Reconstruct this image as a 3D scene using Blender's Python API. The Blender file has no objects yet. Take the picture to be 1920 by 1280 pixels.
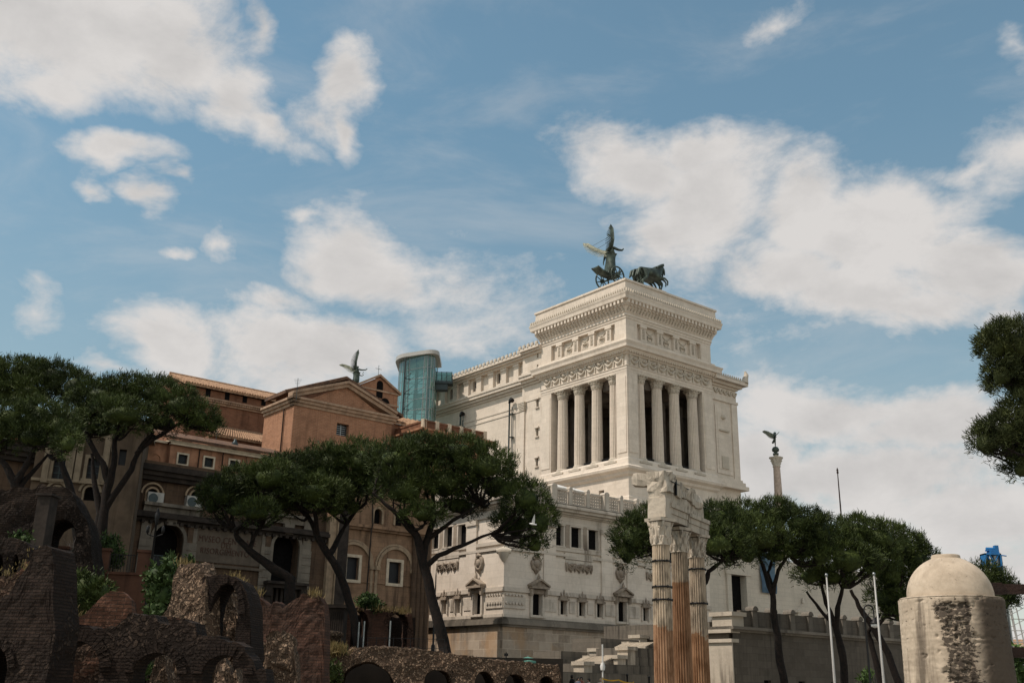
import bpy, bmesh, math, random
import numpy as np
from mathutils import Vector, Matrix, noise
random.seed(7); RNG = np.random.default_rng(11)
SC = bpy.context.scene; COL = SC.collection; R = math.radians

# ------------------------------------------------------------------ camera
FPX, PITCH, ROLL = 1920.0, 0.32518625, 0.01981785
EYE = Vector((0, 0, 1.6))
_cp, _sp, _cr, _sr = math.cos(PITCH), math.sin(PITCH), math.cos(ROLL), math.sin(ROLL)
_RX, _UP, _FW = Vector((1, 0, 0)), Vector((0, -_sp, _cp)), Vector((0, _cp, _sp))
_CX, _CY = _cr*_RX + _sr*_UP, -_sr*_RX + _cr*_UP
cam_data = bpy.data.cameras.new('camera'); cam = bpy.data.objects.new('camera', cam_data); COL.objects.link(cam)
cam_data.lens = 36.0; cam_data.sensor_width = 36.0; cam_data.clip_end = 9000; cam_data.clip_start = 0.1
cam.matrix_world = Matrix(((_CX.x, _CY.x, -_FW.x, EYE.x), (_CX.y, _CY.y, -_FW.y, EYE.y), (_CX.z, _CY.z, -_FW.z, EYE.z), (0, 0, 0, 1)))
SC.camera = cam
def ray(px, py):                       # direction of a photo pixel (1920x1280 frame)
    return _CX*((px-960)/FPX) + _CY*(-(py-640)/FPX) + _FW
def at(px, py, Y):                     # the point seen at a pixel, Y metres ahead
    d = ray(px, py); return EYE + d*(Y/d.y)

# ------------------------------------------------------------------ light
SUN_AZ, SUN_EL = R(-106), R(55)
SC.view_settings.view_transform = 'Standard'; SC.view_settings.look = 'None'; SC.view_settings.gamma = 1.0
SC.view_settings.exposure = EXPOSURE = -0.05
sd = bpy.data.lights.new('sun', 'SUN'); sd.energy = 3.9; sd.angle = R(0.5); sd.color = (1.0, 0.90, 0.79)
so = bpy.data.objects.new('sun', sd); COL.objects.link(so)
_sdir = Vector((math.sin(SUN_AZ)*math.cos(SUN_EL), math.cos(SUN_AZ)*math.cos(SUN_EL), math.sin(SUN_EL)))
so.rotation_euler = _sdir.to_track_quat('Z', 'Y').to_euler(); so.location = (-40, -60, 120)

# ------------------------------------------------------------------ node helper
class NT:
    def __init__(s, tree): s.t = tree; s.n = tree.nodes; s.l = tree.links
    def node(s, typ, **kw):
        n = s.n.new(typ)
        for k, v in kw.items():
            if k.startswith('i_'):
                key = k[2:]; key = int(key) if key.isdigit() else key.replace('_', ' ')
                s.put(n.inputs[key], v)
            else: setattr(n, k, v)
        return n
    def put(s, sock, v):
        if isinstance(v, bpy.types.NodeSocket): s.l.new(v, sock)
        else: sock.default_value = v
    def m(s, op, a, b=None, c=None, clamp=False):
        n = s.n.new('ShaderNodeMath'); n.operation = op; n.use_clamp = clamp
        for i, x in enumerate((a, b, c)):
            if x is not None: s.put(n.inputs[i], x)
        return n.outputs[0]
    def vm(s, op, a, b=None, out=0):
        n = s.n.new('ShaderNodeVectorMath'); n.operation = op
        for i, x in enumerate((a, b)):
            if x is not None: s.put(n.inputs[i], x)
        return n.outputs[out]
    def mix(s, f, a, b, typ='RGBA', blend='MIX'):
        n = s.n.new('ShaderNodeMix'); n.data_type = typ
        if typ == 'RGBA': n.blend_type = blend
        s.put(n.inputs[0], f)
        ia, ib = (6, 7) if typ == 'RGBA' else (2, 3)
        s.put(n.inputs[ia], a); s.put(n.inputs[ib], b)
        return n.outputs[2 if typ == 'RGBA' else 0]
    def ramp(s, f, lo, hi, a=0.0, b=1.0, smooth=True):
        n = s.n.new('ShaderNodeMapRange'); n.interpolation_type = 'SMOOTHSTEP' if smooth else 'LINEAR'
        for i, x in enumerate((f, lo, hi, a, b)): s.put(n.inputs[i], x)
        return n.outputs[0]
    def noise(s, v, scale, detail=4, rough=0.55, dist=0.0):
        n = s.node('ShaderNodeTexNoise', i_Vector=v, i_Scale=scale, i_Detail=detail, i_Roughness=rough, i_Distortion=dist)
        return n.outputs[0]
    def comb(s, x, y, z):
        n = s.n.new('ShaderNodeCombineXYZ')
        for i, q in enumerate((x, y, z)): s.put(n.inputs[i], q)
        return n.outputs[0]
    def sep(s, v):
        n = s.n.new('ShaderNodeSeparateXYZ'); s.put(n.inputs[0], v); return n.outputs
def rgb(c): return (c[0], c[1], c[2], 1.0)

# ------------------------------------------------------------------ sky with clouds
world = bpy.data.worlds.new('World'); SC.world = world; world.use_nodes = True
def build_sky():
    t = NT(world.node_tree); t.n.clear()
    sky = t.node('ShaderNodeTexSky', sky_type='NISHITA', sun_disc=False, sun_elevation=SUN_EL, sun_rotation=SUN_AZ,
                 altitude=50, air_density=1.0, dust_density=0.0, ozone_density=1.2)
    d = t.vm('NORMALIZE', t.node('ShaderNodeTexCoord').outputs['Generated'])
    x, y, z = t.sep(d)
    az = t.m('ARCTAN2', x, y); el = t.m('ARCSINE', z)
    p0 = t.comb(az, el, 0.0)
    n1 = t.node('ShaderNodeTexNoise', i_Vector=t.vm('MULTIPLY', d, (1, 1, 1.5)), i_Scale=7.0, i_Detail=5.0, i_Roughness=0.6)
    warp = t.vm('MULTIPLY', t.vm('SUBTRACT', n1.outputs['Color'], (0.5, 0.5, 0.5)), (0.11, 0.085, 0))
    p = t.vm('ADD', p0, warp)
    # puffs of cloud: place in the sky (deg of a photo pixel), half sizes, turn, density
    puffs = [(120, 60, 300, 120, 4, 1.2), (300, 90, 130, 105, 0, 1.1), (110, 150, 100, 62, 0, 1.0),
             (455, 50, 26, 62, 12, .55), (430, 175, 82, 62, -35, .8), (500, 225, 95, 34, -28, .68), (600, 215, 85, 52, 10, .62), (655, 135, 62, 70, 10, .95), (652, 235, 38, 75, -8, .9),
             (228, 287, 88, 34, 5, .95), (205, 372, 40, 30, 0, .75), (288, 382, 46, 32, -8, .8), (340, 345, 34, 16, 0, .5), (412, 452, 28, 34, 20, .55), (350, 487, 26, 16, 0, .5), (574, 415, 32, 20, 0, .5),
             (690, 505, 140, 84, -12, 1.15), (530, 560, 70, 36, 0, .6), (330, 655, 115, 62, -8, 1.0), (570, 670, 180, 78, 0, 1.2), (210, 690, 70, 22, 0, .6), (60, 600, 60, 50, -30, .42),
             (1190, 315, 130, 70, -12, 1.1), (1320, 290, 85, 48, -14, 1.0), (1330, 385, 130, 100, 20, 1.15), (1260, 440, 90, 48, 0, .9), (1525, 390, 105, 90, 10, 1.2), (1640, 440, 170, 95, -8, 1.2), (1480, 500, 110, 70, -10, 1.05), (1600, 545, 180, 55, -8, 1.05), (1830, 520, 140, 72, -20, 1.1), (1690, 570, 220, 40, -8, .85),
             (1330, 480, 70, 34, 0, .35), (1240, 590, 130, 45, 0, .38), (900, 540, 160, 70, 0, .36), (1540, 755, 200, 60, -8, 1.05), (1750, 800, 220, 80, -10, 1.15), (1620, 905, 330, 75, 0, 1.1), (1850, 960, 220, 90, 0, 1.0), (1430, 860, 90, 110, 0, .9), (1900, 620, 60, 60, 0, .6), (1750, 1090, 420, 110, 0, 1.0), (1700, 1250, 500, 90, 0, .9), (700, 1150, 700, 120, 0, .8),
             (1430, 45, 60, 26, 12, .4), (1900, 280, 90, 60, 30, .4), (1790, 318, 52, 18, 0, .36), (1910, 90, 26, 40, 0, .4),
             (1000, 640, 240, 60, 0, .34), (1100, 255, 40, 26, 0, .3), (850, 640, 120, 50, 0, .42)]
    field = None
    for cx, cy, rx, ry, rot, w in puffs:
        q = ray(cx, cy).normalized(); a0, e0 = math.atan2(q.x, q.y), math.asin(q.z)
        q2 = ray(cx+10, cy).normalized(); q3 = ray(cx, cy-10).normalized()
        sa = abs(math.atan2(q2.x, q2.y)-a0)/10*rx; se = abs(math.asin(q3.z)-e0)/10*ry
        mp = t.node('ShaderNodeMapping', vector_type='TEXTURE', i_Vector=p, i_Location=(a0, e0, 0), i_Rotation=(0, 0, R(rot)), i_Scale=(sa, se, 1))
        ln = t.vm('LENGTH', mp.outputs[0], out='Value')
        g = t.m('MULTIPLY', t.m('SUBTRACT', 1.25, ln), w)
        if field is None: field = g
        else:
            n = t.n.new('ShaderNodeMath'); n.operation = 'SMOOTH_MAX'; t.put(n.inputs[0], field); t.put(n.inputs[1], g); n.inputs[2].default_value = 0.12; field = n.outputs[0]
    field = t.m('MAXIMUM', field, -1.2)
    dv = t.vm('MULTIPLY', d, (1, 1, 1.7))
    fb = t.noise(dv, 8.0, 10, 0.66, 0.3)
    fb2 = t.noise(dv, 26.0, 7, 0.6, 0.2)
    dens = t.m('ADD', field, t.m('ADD', t.m('MULTIPLY', t.m('SUBTRACT', fb, 0.5), 2.1), t.m('MULTIPLY', t.m('SUBTRACT', fb2, 0.5), 0.7)))
    alpha = t.ramp(dens, -0.26, 0.82)
    veil = t.ramp(t.noise(t.vm('MULTIPLY', d, (1.3, 1.3, 4.2)), 3.2, 8, 0.62, 0.5), 0.45, 0.77, 0.03, 0.31)
    low = t.ramp(el, 0.02, 0.55, 0.26, 0.0)
    alpha = t.m('MAXIMUM', alpha, t.m('ADD', t.m('MULTIPLY', veil, 0.9), low))
    # unseen sky behind the viewer: bright cumulus added to fill the shaded faces
    back = t.ramp(y, 0.25, -0.15)
    cum = t.m('MULTIPLY', t.ramp(t.noise(dv, 3.0, 7, 0.6, 0.3), 0.42, 0.6), back)
    alpha = t.m('MAXIMUM', alpha, cum)
    body = t.noise(t.vm('ADD', dv, (0.013, 0.02, 0.05)), 6.0, 6, 0.55)
    thick = t.ramp(field, 0.35, 1.15)
    shade = t.m('ADD', t.m('MULTIPLY', thick, 0.24), t.m('MULTIPLY', t.m('SUBTRACT', 0.52, body), 1.05))
    fbs = t.noise(t.vm('ADD', dv, (-0.022, -0.004, 0.03)), 8.0, 10, 0.66, 0.3)
    relief = t.m('MULTIPLY', t.m('SUBTRACT', fbs, fb), 0.85)
    shade = t.m('ADD', t.m('ADD', shade, relief), t.ramp(el, 0.45, 0.72, -0.04, 0.16), clamp=True)
    cloud = t.mix(shade, rgb((7.2, 6.95, 6.75)), rgb((4.0, 3.95, 3.95)))
    cloud = t.mix(back, cloud, rgb((12.5, 11.6, 10.4)))
    blue = t.mix(1.0, sky.outputs[0], rgb(SKY_TINT), blend='MULTIPLY')
    blue = t.vm('SCALE', blue); blue.node.inputs['Scale'].default_value = 1.0; t.put(blue.node.inputs['Scale'], t.ramp(el, 0.05, 0.6, 0.66, 1.0))
    col = t.mix(alpha, blue, cloud)
    bg = t.node('ShaderNodeBackground', i_Color=col, i_Strength=0.1)
    t.l.new(bg.outputs[0], t.node('ShaderNodeOutputWorld').inputs[0])
    world.cycles.sampling_method = 'MANUAL'; world.cycles.sample_map_resolution = 512
SKY_TINT = (1.38, 1.60, 1.31)
build_sky()
SC.cycles.use_denoising = True
SC.cycles.max_bounces = 6; SC.cycles.diffuse_bounces = 3; SC.cycles.glossy_bounces = 3; SC.cycles.transparent_max_bounces = 12

# ------------------------------------------------------------------ directions of the monument's streets
AZ = -0.68067841
eL = Vector((math.sin(AZ), math.cos(AZ), 0)); eR = Vector((math.sin(AZ+math.pi/2), math.cos(AZ+math.pi/2), 0)); UPV = Vector((0, 0, 1))
class Frame:                            # a facade: u along e, z up, d outward along n
    def __init__(s, P, e, n): s.P = Vector((P.x, P.y, 0)); s.e = e.normalized(); s.n = n.normalized()
    def pt(s, u, z, d=0.0): return s.P + s.e*u + s.n*d + UPV*z
    def uz(s, px, py, d=0.0):
        r = ray(px, py); P0 = s.P + s.n*d
        k = (P0-EYE).dot(s.n)/r.dot(s.n); X = EYE + r*k
        return (X-s.P).dot(s.e), X.z
    def u(s, px, py, d=0.0): return s.uz(px, py, d)[0]
    def z(s, px, py, d=0.0): return s.uz(px, py, d)[1]

# ------------------------------------------------------------------ mesh builder
class MB:
    def __init__(s): s.v = []; s.f = []; s.sm = []
    def add(s, vs, fs, smooth=False):
        o = len(s.v); s.v.extend(tuple(q) for q in vs); s.f.extend(tuple(i+o for i in f) for f in fs); s.sm.extend([smooth]*len(fs)); return s
    def quad(s, a, b, c, d): return s.add((a, b, c, d), ((0, 1, 2, 3),))
    def hexa(s, p): return s.add(p, ((0, 1, 2, 3), (7, 6, 5, 4), (0, 4, 5, 1), (1, 5, 6, 2), (2, 6, 7, 3), (3, 7, 4, 0)))
    def box(s, F, u0, u1, z0, z1, d0, d1):
        return s.hexa([F.pt(u0, z0, d0), F.pt(u1, z0, d0), F.pt(u1, z0, d1), F.pt(u0, z0, d1), F.pt(u0, z1, d0), F.pt(u1, z1, d0), F.pt(u1, z1, d1), F.pt(u0, z1, d1)])
    def bx(s, c, sz): 
        F = Frame(Vector((c[0], c[1], 0)), Vector((1, 0, 0)), Vector((0, 1, 0)))
        return s.box(F, -sz[0]/2, sz[0]/2, c[2]-sz[2]/2, c[2]+sz[2]/2, -sz[1]/2, sz[1]/2)
    def prism(s, F, pts, d0, d1):       # polygon of (u,z) extruded from d0 to d1
        n = len(pts); A = [F.pt(u, z, d0) for u, z in pts]; B = [F.pt(u, z, d1) for u, z in pts]
        fs = [tuple(range(n)), tuple(range(2*n-1, n-1, -1))] + [(i, n+i, n+(i+1) % n, (i+1) % n) for i in range(n)]
        return s.add(A+B, fs)
    def tube(s, pts, rads, n=8, smooth=True, cap=True):
        pts = [Vector(p) for p in pts]; rings = []
        if not hasattr(rads, '__len__'): rads = [rads]*len(pts)
        ref = Vector((0.31, 0.17, 0.93))
        for i, p in enumerate(pts):
            t = (pts[min(i+1, len(pts)-1)]-pts[max(i-1, 0)]).normalized()
            a = t.cross(ref)
            if a.length < 0.1: a = t.cross(Vector((1, 0, 0)))
            a.normalize(); b = t.cross(a)
            rings.append([p + (a*math.cos(2*math.pi*k/n)+b*math.sin(2*math.pi*k/n))*rads[i] for k in range(n)])
        vs = [q for r in rings for q in r]; fs = []
        for i in range(len(rings)-1):
            for k in range(n): fs.append((i*n+k, i*n+(k+1) % n, (i+1)*n+(k+1) % n, (i+1)*n+k))
        s.add(vs, fs, smooth)
        if cap: s.add(rings[0], (tuple(range(n-1, -1, -1)),)); s.add(rings[-1], (tuple(range(n)),))
        return s
    def lathe(s, prof, n=24, c=(0, 0, 0), smooth=True, mod=None):   # prof: (r,z); mod(theta, i) scales r
        vs = []
        for i, (r, z) in enumerate(prof):
            for k in range(n):
                th = 2*math.pi*k/n; rr = r*(mod(th, i) if mod else 1)
                vs.append((c[0]+rr*math.cos(th), c[1]+rr*math.sin(th), c[2]+z))
        fs = [(i*n+k, i*n+(k+1) % n, (i+1)*n+(k+1) % n, (i+1)*n+k) for i in range(len(prof)-1) for k in range(n)]
        s.add(vs, fs, smooth)
        s.add(vs[:n], (tuple(range(n-1, -1, -1)),)); s.add(vs[-n:], (tuple(range(n)),))
        return s
    def ring(s, P, a0, a1, b0, b1, prof):    # mouldings run round a rectangle (a along eL, b along eR); prof: (offset, z)
        rs = []
        for o, z in prof:
            rs.append([P + eL*(a0-o) + eR*(b0-o) + UPV*z, P + eL*(a1+o) + eR*(b0-o) + UPV*z, P + eL*(a1+o) + eR*(b1+o) + UPV*z, P + eL*(a0-o) + eR*(b1+o) + UPV*z])
        vs = [q for r in rs for q in r]
        fs = [(i*4+k, i*4+(k+1) % 4, (i+1)*4+(k+1) % 4, (i+1)*4+k) for i in range(len(rs)-1) for k in range(4)]
        return s.add(vs, fs)
    def wall(s, F, u0, u1, z0, z1, holes, d=0.0, rev=0.4):   # a wall face with rectangular or arched openings and their reveals; hole: (ua,ub,za,zb[,'arch'])
        us = sorted({u0, u1, *[h[0] for h in holes], *[h[1] for h in holes]}); zs = sorted({z0, z1, *[h[2] for h in holes], *[h[3] for h in holes]})
        us = [q for q in us if u0 <= q <= u1]; zs = [q for q in zs if z0 <= q <= z1]
        for i in range(len(us)-1):
            for j in range(len(zs)-1):
                cu, cz = (us[i]+us[i+1])/2, (zs[j]+zs[j+1])/2
                if any(h[0] < cu < h[1] and h[2] < cz < h[3] for h in holes): continue
                s.quad(F.pt(us[i], zs[j], d), F.pt(us[i+1], zs[j], d), F.pt(us[i+1], zs[j+1], d), F.pt(us[i], zs[j+1], d))
        for h in holes:
            ua, ub, za, zb = h[:4]
            if len(h) > 4:
                r = (ub-ua)/2; sp = zb-r; N = 12; c = (ua+ub)/2
                arc = [(c-r*math.cos(math.pi*k/N), sp+r*math.sin(math.pi*k/N)) for k in range(N+1)]
                for k in range(N):
                    (p, q), (p2, q2) = arc[k], arc[k+1]
                    s.quad(F.pt(p, q, d), F.pt(p2, q2, d), F.pt(p2, zb, d), F.pt(p, zb, d))
                    s.quad(F.pt(p, q, d), F.pt(p2, q2, d), F.pt(p2, q2, d-rev), F.pt(p, q, d-rev))
                top = sp
            else:
                s.quad(F.pt(ua, zb, d), F.pt(ub, zb, d), F.pt(ub, zb, d-rev), F.pt(ua, zb, d-rev)); top = zb
            s.quad(F.pt(ua, za, d), F.pt(ub, za, d), F.pt(ub, za, d-rev), F.pt(ua, za, d-rev))
            for q in (ua, ub): s.quad(F.pt(q, za, d), F.pt(q, top, d), F.pt(q, top, d-rev), F.pt(q, za, d-rev))
        return s
    def archband(s, F, c, sp, r0, r1, d0, d1, foot=None, N=14):   # a half-round moulding, optionally carried down to foot as jambs
        for k in range(N):
            t0, t1 = math.pi*k/N, math.pi*(k+1)/N
            P = [(c-r*math.cos(t), sp+r*math.sin(t)) for t, r in ((t0, r0), (t1, r0), (t1, r1), (t0, r1))]
            s.hexa([F.pt(u, z, d0) for u, z in P]+[F.pt(u, z, d1) for u, z in P])
        if foot is not None:
            s.box(F, c-r1, c-r0, foot, sp, d0, d1); s.box(F, c+r0, c+r1, foot, sp, d0, d1)
        return s
    def build(s, name, mat, parent=None, at0=None):
        me = bpy.data.meshes.new(name)
        o = bpy.data.objects.new(name, me); COL.objects.link(o)
        org = Vector((0, 0, 0))
        if parent is not None:
            o.parent = parent; org = wloc(parent) if at0 is None else Vector(at0)
        elif at0 is not None: org = Vector(at0); o.location = org
        if parent is not None and at0 is not None: o.location = org - wloc(parent)
        V = np.array(s.v, dtype=np.float64).reshape(-1, 3) - np.array(org)
        me.from_pydata(V.tolist(), [], s.f); me.polygons.foreach_set('use_smooth', s.sm)
        me.materials.append(mat); me.update()
        return o
def wloc(o):
    p = Vector(o.location)
    while o.parent is not None: o = o.parent; p += o.location
    return p
def empty(name, loc, label, cat, group=None, rz=0):
    o = bpy.data.objects.new(name, None); COL.objects.link(o); o.location = loc; o.rotation_euler = (0, 0, rz); o.empty_display_size = 0.5
    return tag(o, label, cat, group)
def tag(o, label=None, cat=None, group=None, kind=None):
    if label: o['label'] = label
    if cat: o['category'] = cat
    if group: o['group'] = group
    if kind: o['kind'] = kind
    return o
def dup(o, parent=None, loc=None, rz=None, label=None):
    c = o.copy(); COL.objects.link(c)
    if parent is not None: c.parent = parent
    if loc is not None: c.location = loc
    if rz is not None: c.rotation_euler = (0, 0, rz)
    if label: c['label'] = label
    for ch in list(o.children): dup(ch, c)
    return c
# ------------------------------------------------------------------ materials
def newmat(name):
    m = bpy.data.materials.new(name); m.use_nodes = True; t = NT(m.node_tree); t.n.clear()
    b = t.node('ShaderNodeBsdfPrincipled'); o = t.node('ShaderNodeOutputMaterial'); t.l.new(b.outputs[0], o.inputs[0])
    return m, t, b
def surf_uv(t, e=None):
    g = t.node('ShaderNodeNewGeometry'); P = g.outputs['Position']
    if e is None: T = t.vm('NORMALIZE', t.vm('CROSS_PRODUCT', (0, 0, 1), g.outputs['True Normal']))
    else: T = tuple(e)
    u = t.vm('DOT_PRODUCT', P, T, out='Value')
    z = t.sep(P)[2]
    return P, u, z
def stone(name, c1, c2, block=(1.6, 0.6), joint=0.55, stain=0.5, staincol=(0.10, 0.085, 0.07), rust=0.0, rough=0.8, bump=0.25, stain_lo=0.5, mortar=0.012, sf=1.3):
    m, t, b = newmat(name); P, u, z = surf_uv(t)
    uv = t.comb(u, z, 0.0)
    br = t.node('ShaderNodeTexBrick', i_Vector=uv, i_Scale=1.0, i_Mortar_Size=mortar, i_Mortar_Smooth=0.3, i_Brick_Width=block[0], i_Row_Height=block[1], i_Bias=0.0)
    br.inputs['Color1'].default_value = rgb(c1); br.inputs['Color2'].default_value = rgb(c2)
    br.inputs['Mortar'].default_value = rgb([x*joint for x in c1])
    n = t.noise(P, 0.35, 6, 0.6); n2 = t.noise(P, 2.6, 5, 0.6)
    col = t.mix(t.ramp(n, 0.35, 0.7, 0, 0.5), br.outputs[0], rgb([x*0.8 for x in c2]))
    col = t.mix(t.ramp(n2, 0.4, 0.75, 0, 0.35), col, rgb([x*1.12 for x in c1]))
    st = t.noise(t.comb(t.m('MULTIPLY', u, sf), t.m('MULTIPLY', z, 0.16), t.m('MULTIPLY', t.sep(P)[1], 0.02)), 1.0, 6, 0.65)
    st = t.m('MULTIPLY', t.ramp(st, stain_lo, stain_lo+0.25), t.ramp(t.noise(P, 0.12, 3, 0.5), 0.35, 0.65))
    col = t.mix(t.m('MULTIPLY', st, stain), col, rgb(staincol))
    if rust:
        rs = t.noise(t.comb(t.m('MULTIPLY', u, 0.35), t.m('MULTIPLY', z, 0.22), 3.1), 1.0, 5, 0.6)
        col = t.mix(t.ramp(rs, 0.47, 0.68, 0, rust), col, rgb((0.40, 0.24, 0.12)))
    t.put(b.inputs['Base Color'], col); b.inputs['Roughness'].default_value = rough; b.inputs['Specular IOR Level'].default_value = 0.25
    h = t.m('ADD', t.m('MULTIPLY', br.outputs['Fac'], -0.4), t.m('MULTIPLY', t.noise(P, 5.0, 6, 0.65), 0.5))
    bp = t.node('ShaderNodeBump', i_Strength=bump, i_Distance=0.1, i_Height=h); t.l.new(bp.outputs[0], b.inputs['Normal'])
    return m
def brickm(name, c1, c2, mort, size=(0.45, 0.11), e=None, rubble=0.0, rubcol=(0.3, 0.25, 0.2), grime=0.4, grimecol=(0.03, 0.025, 0.02), bump=0.4, mscale=0.1, streak=0.0):
    m, t, b = newmat(name); P, u, z = surf_uv(t, e)
    br = t.node('ShaderNodeTexBrick', i_Vector=t.comb(u, z, 0.0), i_Scale=1.0, i_Mortar_Size=size[1]*mscale, i_Mortar_Smooth=0.4, i_Brick_Width=size[0], i_Row_Height=size[1])
    br.inputs['Color1'].default_value = rgb(c1); br.inputs['Color2'].default_value = rgb(c2); br.inputs['Mortar'].default_value = rgb(mort)
    col = br.outputs[0]; n = t.noise(P, 0.5, 6, 0.62)
    fine = t.noise(P, 6.0, 5, 0.7)
    h = t.m('MULTIPLY', br.outputs['Fac'], -0.5)
    if rubble:
        vo = t.node('ShaderNodeTexVoronoi', i_Vector=t.vm('ADD', P, t.vm('MULTIPLY', t.node('ShaderNodeTexNoise', i_Vector=P, i_Scale=4.0, i_Detail=5.0).outputs['Color'], (0.42, 0.42, 0.42))), i_Scale=7.5)
        cell = t.sep(vo.outputs['Color'])[0]
        rc = t.mix(t.m('POWER', cell, 1.6), rgb([x*0.5 for x in rubcol]), rgb([min(1, x*1.25) for x in rubcol]))
        rc = t.mix(t.ramp(vo.outputs['Distance'], 0.34, 0.58), rc, rgb([x*0.22 for x in rubcol]))
        k = t.ramp(t.noise(P, 0.33, 5, 0.65), 0.62-rubble*0.5, 0.72-rubble*0.5)
        col = t.mix(k, col, rc)
        h = t.mix(k, h, t.m('MULTIPLY', t.ramp(vo.outputs['Distance'], 0.3, 0.6), -1.0), typ='FLOAT')
    col = t.mix(t.ramp(fine, 0.35, 0.75, 0.0, 0.45), col, rgb([x*0.55 for x in c1]))
    col = t.mix(t.ramp(n, 0.45, 0.72, 0.0, grime), col, rgb(grimecol))
    if streak:
        s_ = t.noise(t.comb(t.m('MULTIPLY', u, 1.6), t.m('MULTIPLY', z, 0.14), 1.7), 1.0, 5, 0.62)
        col = t.mix(t.ramp(s_, 0.48, 0.72, 0, streak), col, rgb(grimecol))
    t.put(b.inputs['Base Color'], col); b.inputs['Roughness'].default_value = 0.92; b.inputs['Specular IOR Level'].default_value = 0.15
    h = t.m('ADD', h, t.m('MULTIPLY', fine, 0.7))
    bp = t.node('ShaderNodeBump', i_Strength=bump, i_Distance=0.12, i_Height=h); t.l.new(bp.outputs[0], b.inputs['Normal'])
    return m
def plain(name, c, rough=0.7, metal=0.0, var=0.25, scale=3.0, c2=None, bump=0.1, streak=0.0):
    m, t, b = newmat(name); P, u, z = surf_uv(t)
    c2 = c2 or [x*(1-var) for x in c]
    col = t.mix(t.ramp(t.noise(P, scale, 6, 0.62), 0.35, 0.68), rgb(c), rgb(c2))
    if streak: col = t.mix(t.ramp(t.noise(t.comb(t.m('MULTIPLY', u, 1.8), t.m('MULTIPLY', z, 0.12), 0.3), 1.0, 5, 0.6), 0.48, 0.7, 0, streak), col, rgb([x*0.3 for x in c]))
    t.put(b.inputs['Base Color'], col); b.inputs['Roughness'].default_value = rough; b.inputs['Metallic'].default_value = metal; b.inputs['Specular IOR Level'].default_value = 0.3
    if bump:
        bp = t.node('ShaderNodeBump', i_Strength=bump, i_Distance=0.08, i_Height=t.noise(P, scale*3, 5, 0.6)); t.l.new(bp.outputs[0], b.inputs['Normal'])
    return m
def foliage(name, dark, light, var=1.3):
    m, t, b = newmat(name); P = t.node('ShaderNodeNewGeometry').outputs['Position']
    n = t.noise(P, var, 5, 0.7); n2 = t.noise(P, 0.22, 3, 0.5)
    col = t.mix(t.ramp(t.m('ADD', t.m('MULTIPLY', n, 0.7), t.m('MULTIPLY', n2, 0.3)), 0.36, 0.64), rgb(dark), rgb(light))
    t.put(b.inputs['Base Color'], col); b.inputs['Roughness'].default_value = 0.65; b.inputs['Specular IOR Level'].default_value = 0.2
    return m
def travertine_pitted(name):
    m, t, b = newmat(name); P, u, z = surf_uv(t)
    n = t.noise(P, 9.0, 8, 0.7); band = t.noise(t.vm('MULTIPLY', P, (3.0, 3.0, 26.0)), 1.0, 6, 0.65, 0.3)
    col = t.mix(t.ramp(n, 0.3, 0.7), rgb((0.56, 0.455, 0.345)), rgb((0.36, 0.285, 0.21)))
    x, y, zz = t.sep(P)
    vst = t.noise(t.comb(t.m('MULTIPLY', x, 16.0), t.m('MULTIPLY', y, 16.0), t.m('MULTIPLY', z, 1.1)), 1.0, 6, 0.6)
    body = t.ramp(z, BOL_Z+0.012, BOL_Z-0.02)                          # side shade and weathering painted only below the rounded cap
    # shade on the side away from the sun painted dark, plus thin weather stains
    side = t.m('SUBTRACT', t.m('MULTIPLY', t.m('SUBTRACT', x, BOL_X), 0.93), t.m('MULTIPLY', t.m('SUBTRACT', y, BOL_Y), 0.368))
    shade_stains = t.m('MULTIPLY', t.ramp(side, 0.06, 0.12), t.ramp(vst, 0.02, 0.36))
    shade_stains = t.m('MAXIMUM', shade_stains, t.m('MULTIPLY', t.ramp(vst, 0.5, 0.66), 0.8))
    col = t.mix(t.m('MULTIPLY', shade_stains, t.m('MULTIPLY', body, 0.92)), col, rgb((0.06, 0.043, 0.031)))
    # pits
    pit = t.noise(t.vm('MULTIPLY', P, (52.0, 52.0, 88.0)), 1.0, 6, 0.66, 0.25)
    pm = t.noise(P, 5.5, 3, 0.5)
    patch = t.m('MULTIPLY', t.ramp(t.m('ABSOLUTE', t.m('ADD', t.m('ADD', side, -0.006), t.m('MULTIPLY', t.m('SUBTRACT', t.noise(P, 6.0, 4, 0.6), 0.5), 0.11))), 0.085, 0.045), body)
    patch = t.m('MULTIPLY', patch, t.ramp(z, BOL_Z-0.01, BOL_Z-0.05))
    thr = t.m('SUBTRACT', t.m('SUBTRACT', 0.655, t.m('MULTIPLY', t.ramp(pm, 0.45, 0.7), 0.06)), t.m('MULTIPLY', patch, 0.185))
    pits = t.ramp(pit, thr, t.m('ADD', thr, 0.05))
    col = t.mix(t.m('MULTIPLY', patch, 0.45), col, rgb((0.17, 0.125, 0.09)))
    col = t.mix(t.m('MULTIPLY', pits, 0.85), col, rgb((0.045, 0.034, 0.026)))
    t.put(b.inputs['Base Color'], col); b.inputs['Roughness'].default_value = 0.85; b.inputs['Specular IOR Level'].default_value = 0.2
    h = t.m('SUBTRACT', t.m('ADD', t.m('MULTIPLY', n, 0.35), t.m('MULTIPLY', band, 0.12)), t.m('MULTIPLY', pits, 1.6))
    bp = t.node('ShaderNodeBump', i_Strength=0.75, i_Distance=0.012, i_Height=h); t.l.new(bp.outputs[0], b.inputs['Normal'])
    return m
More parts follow.
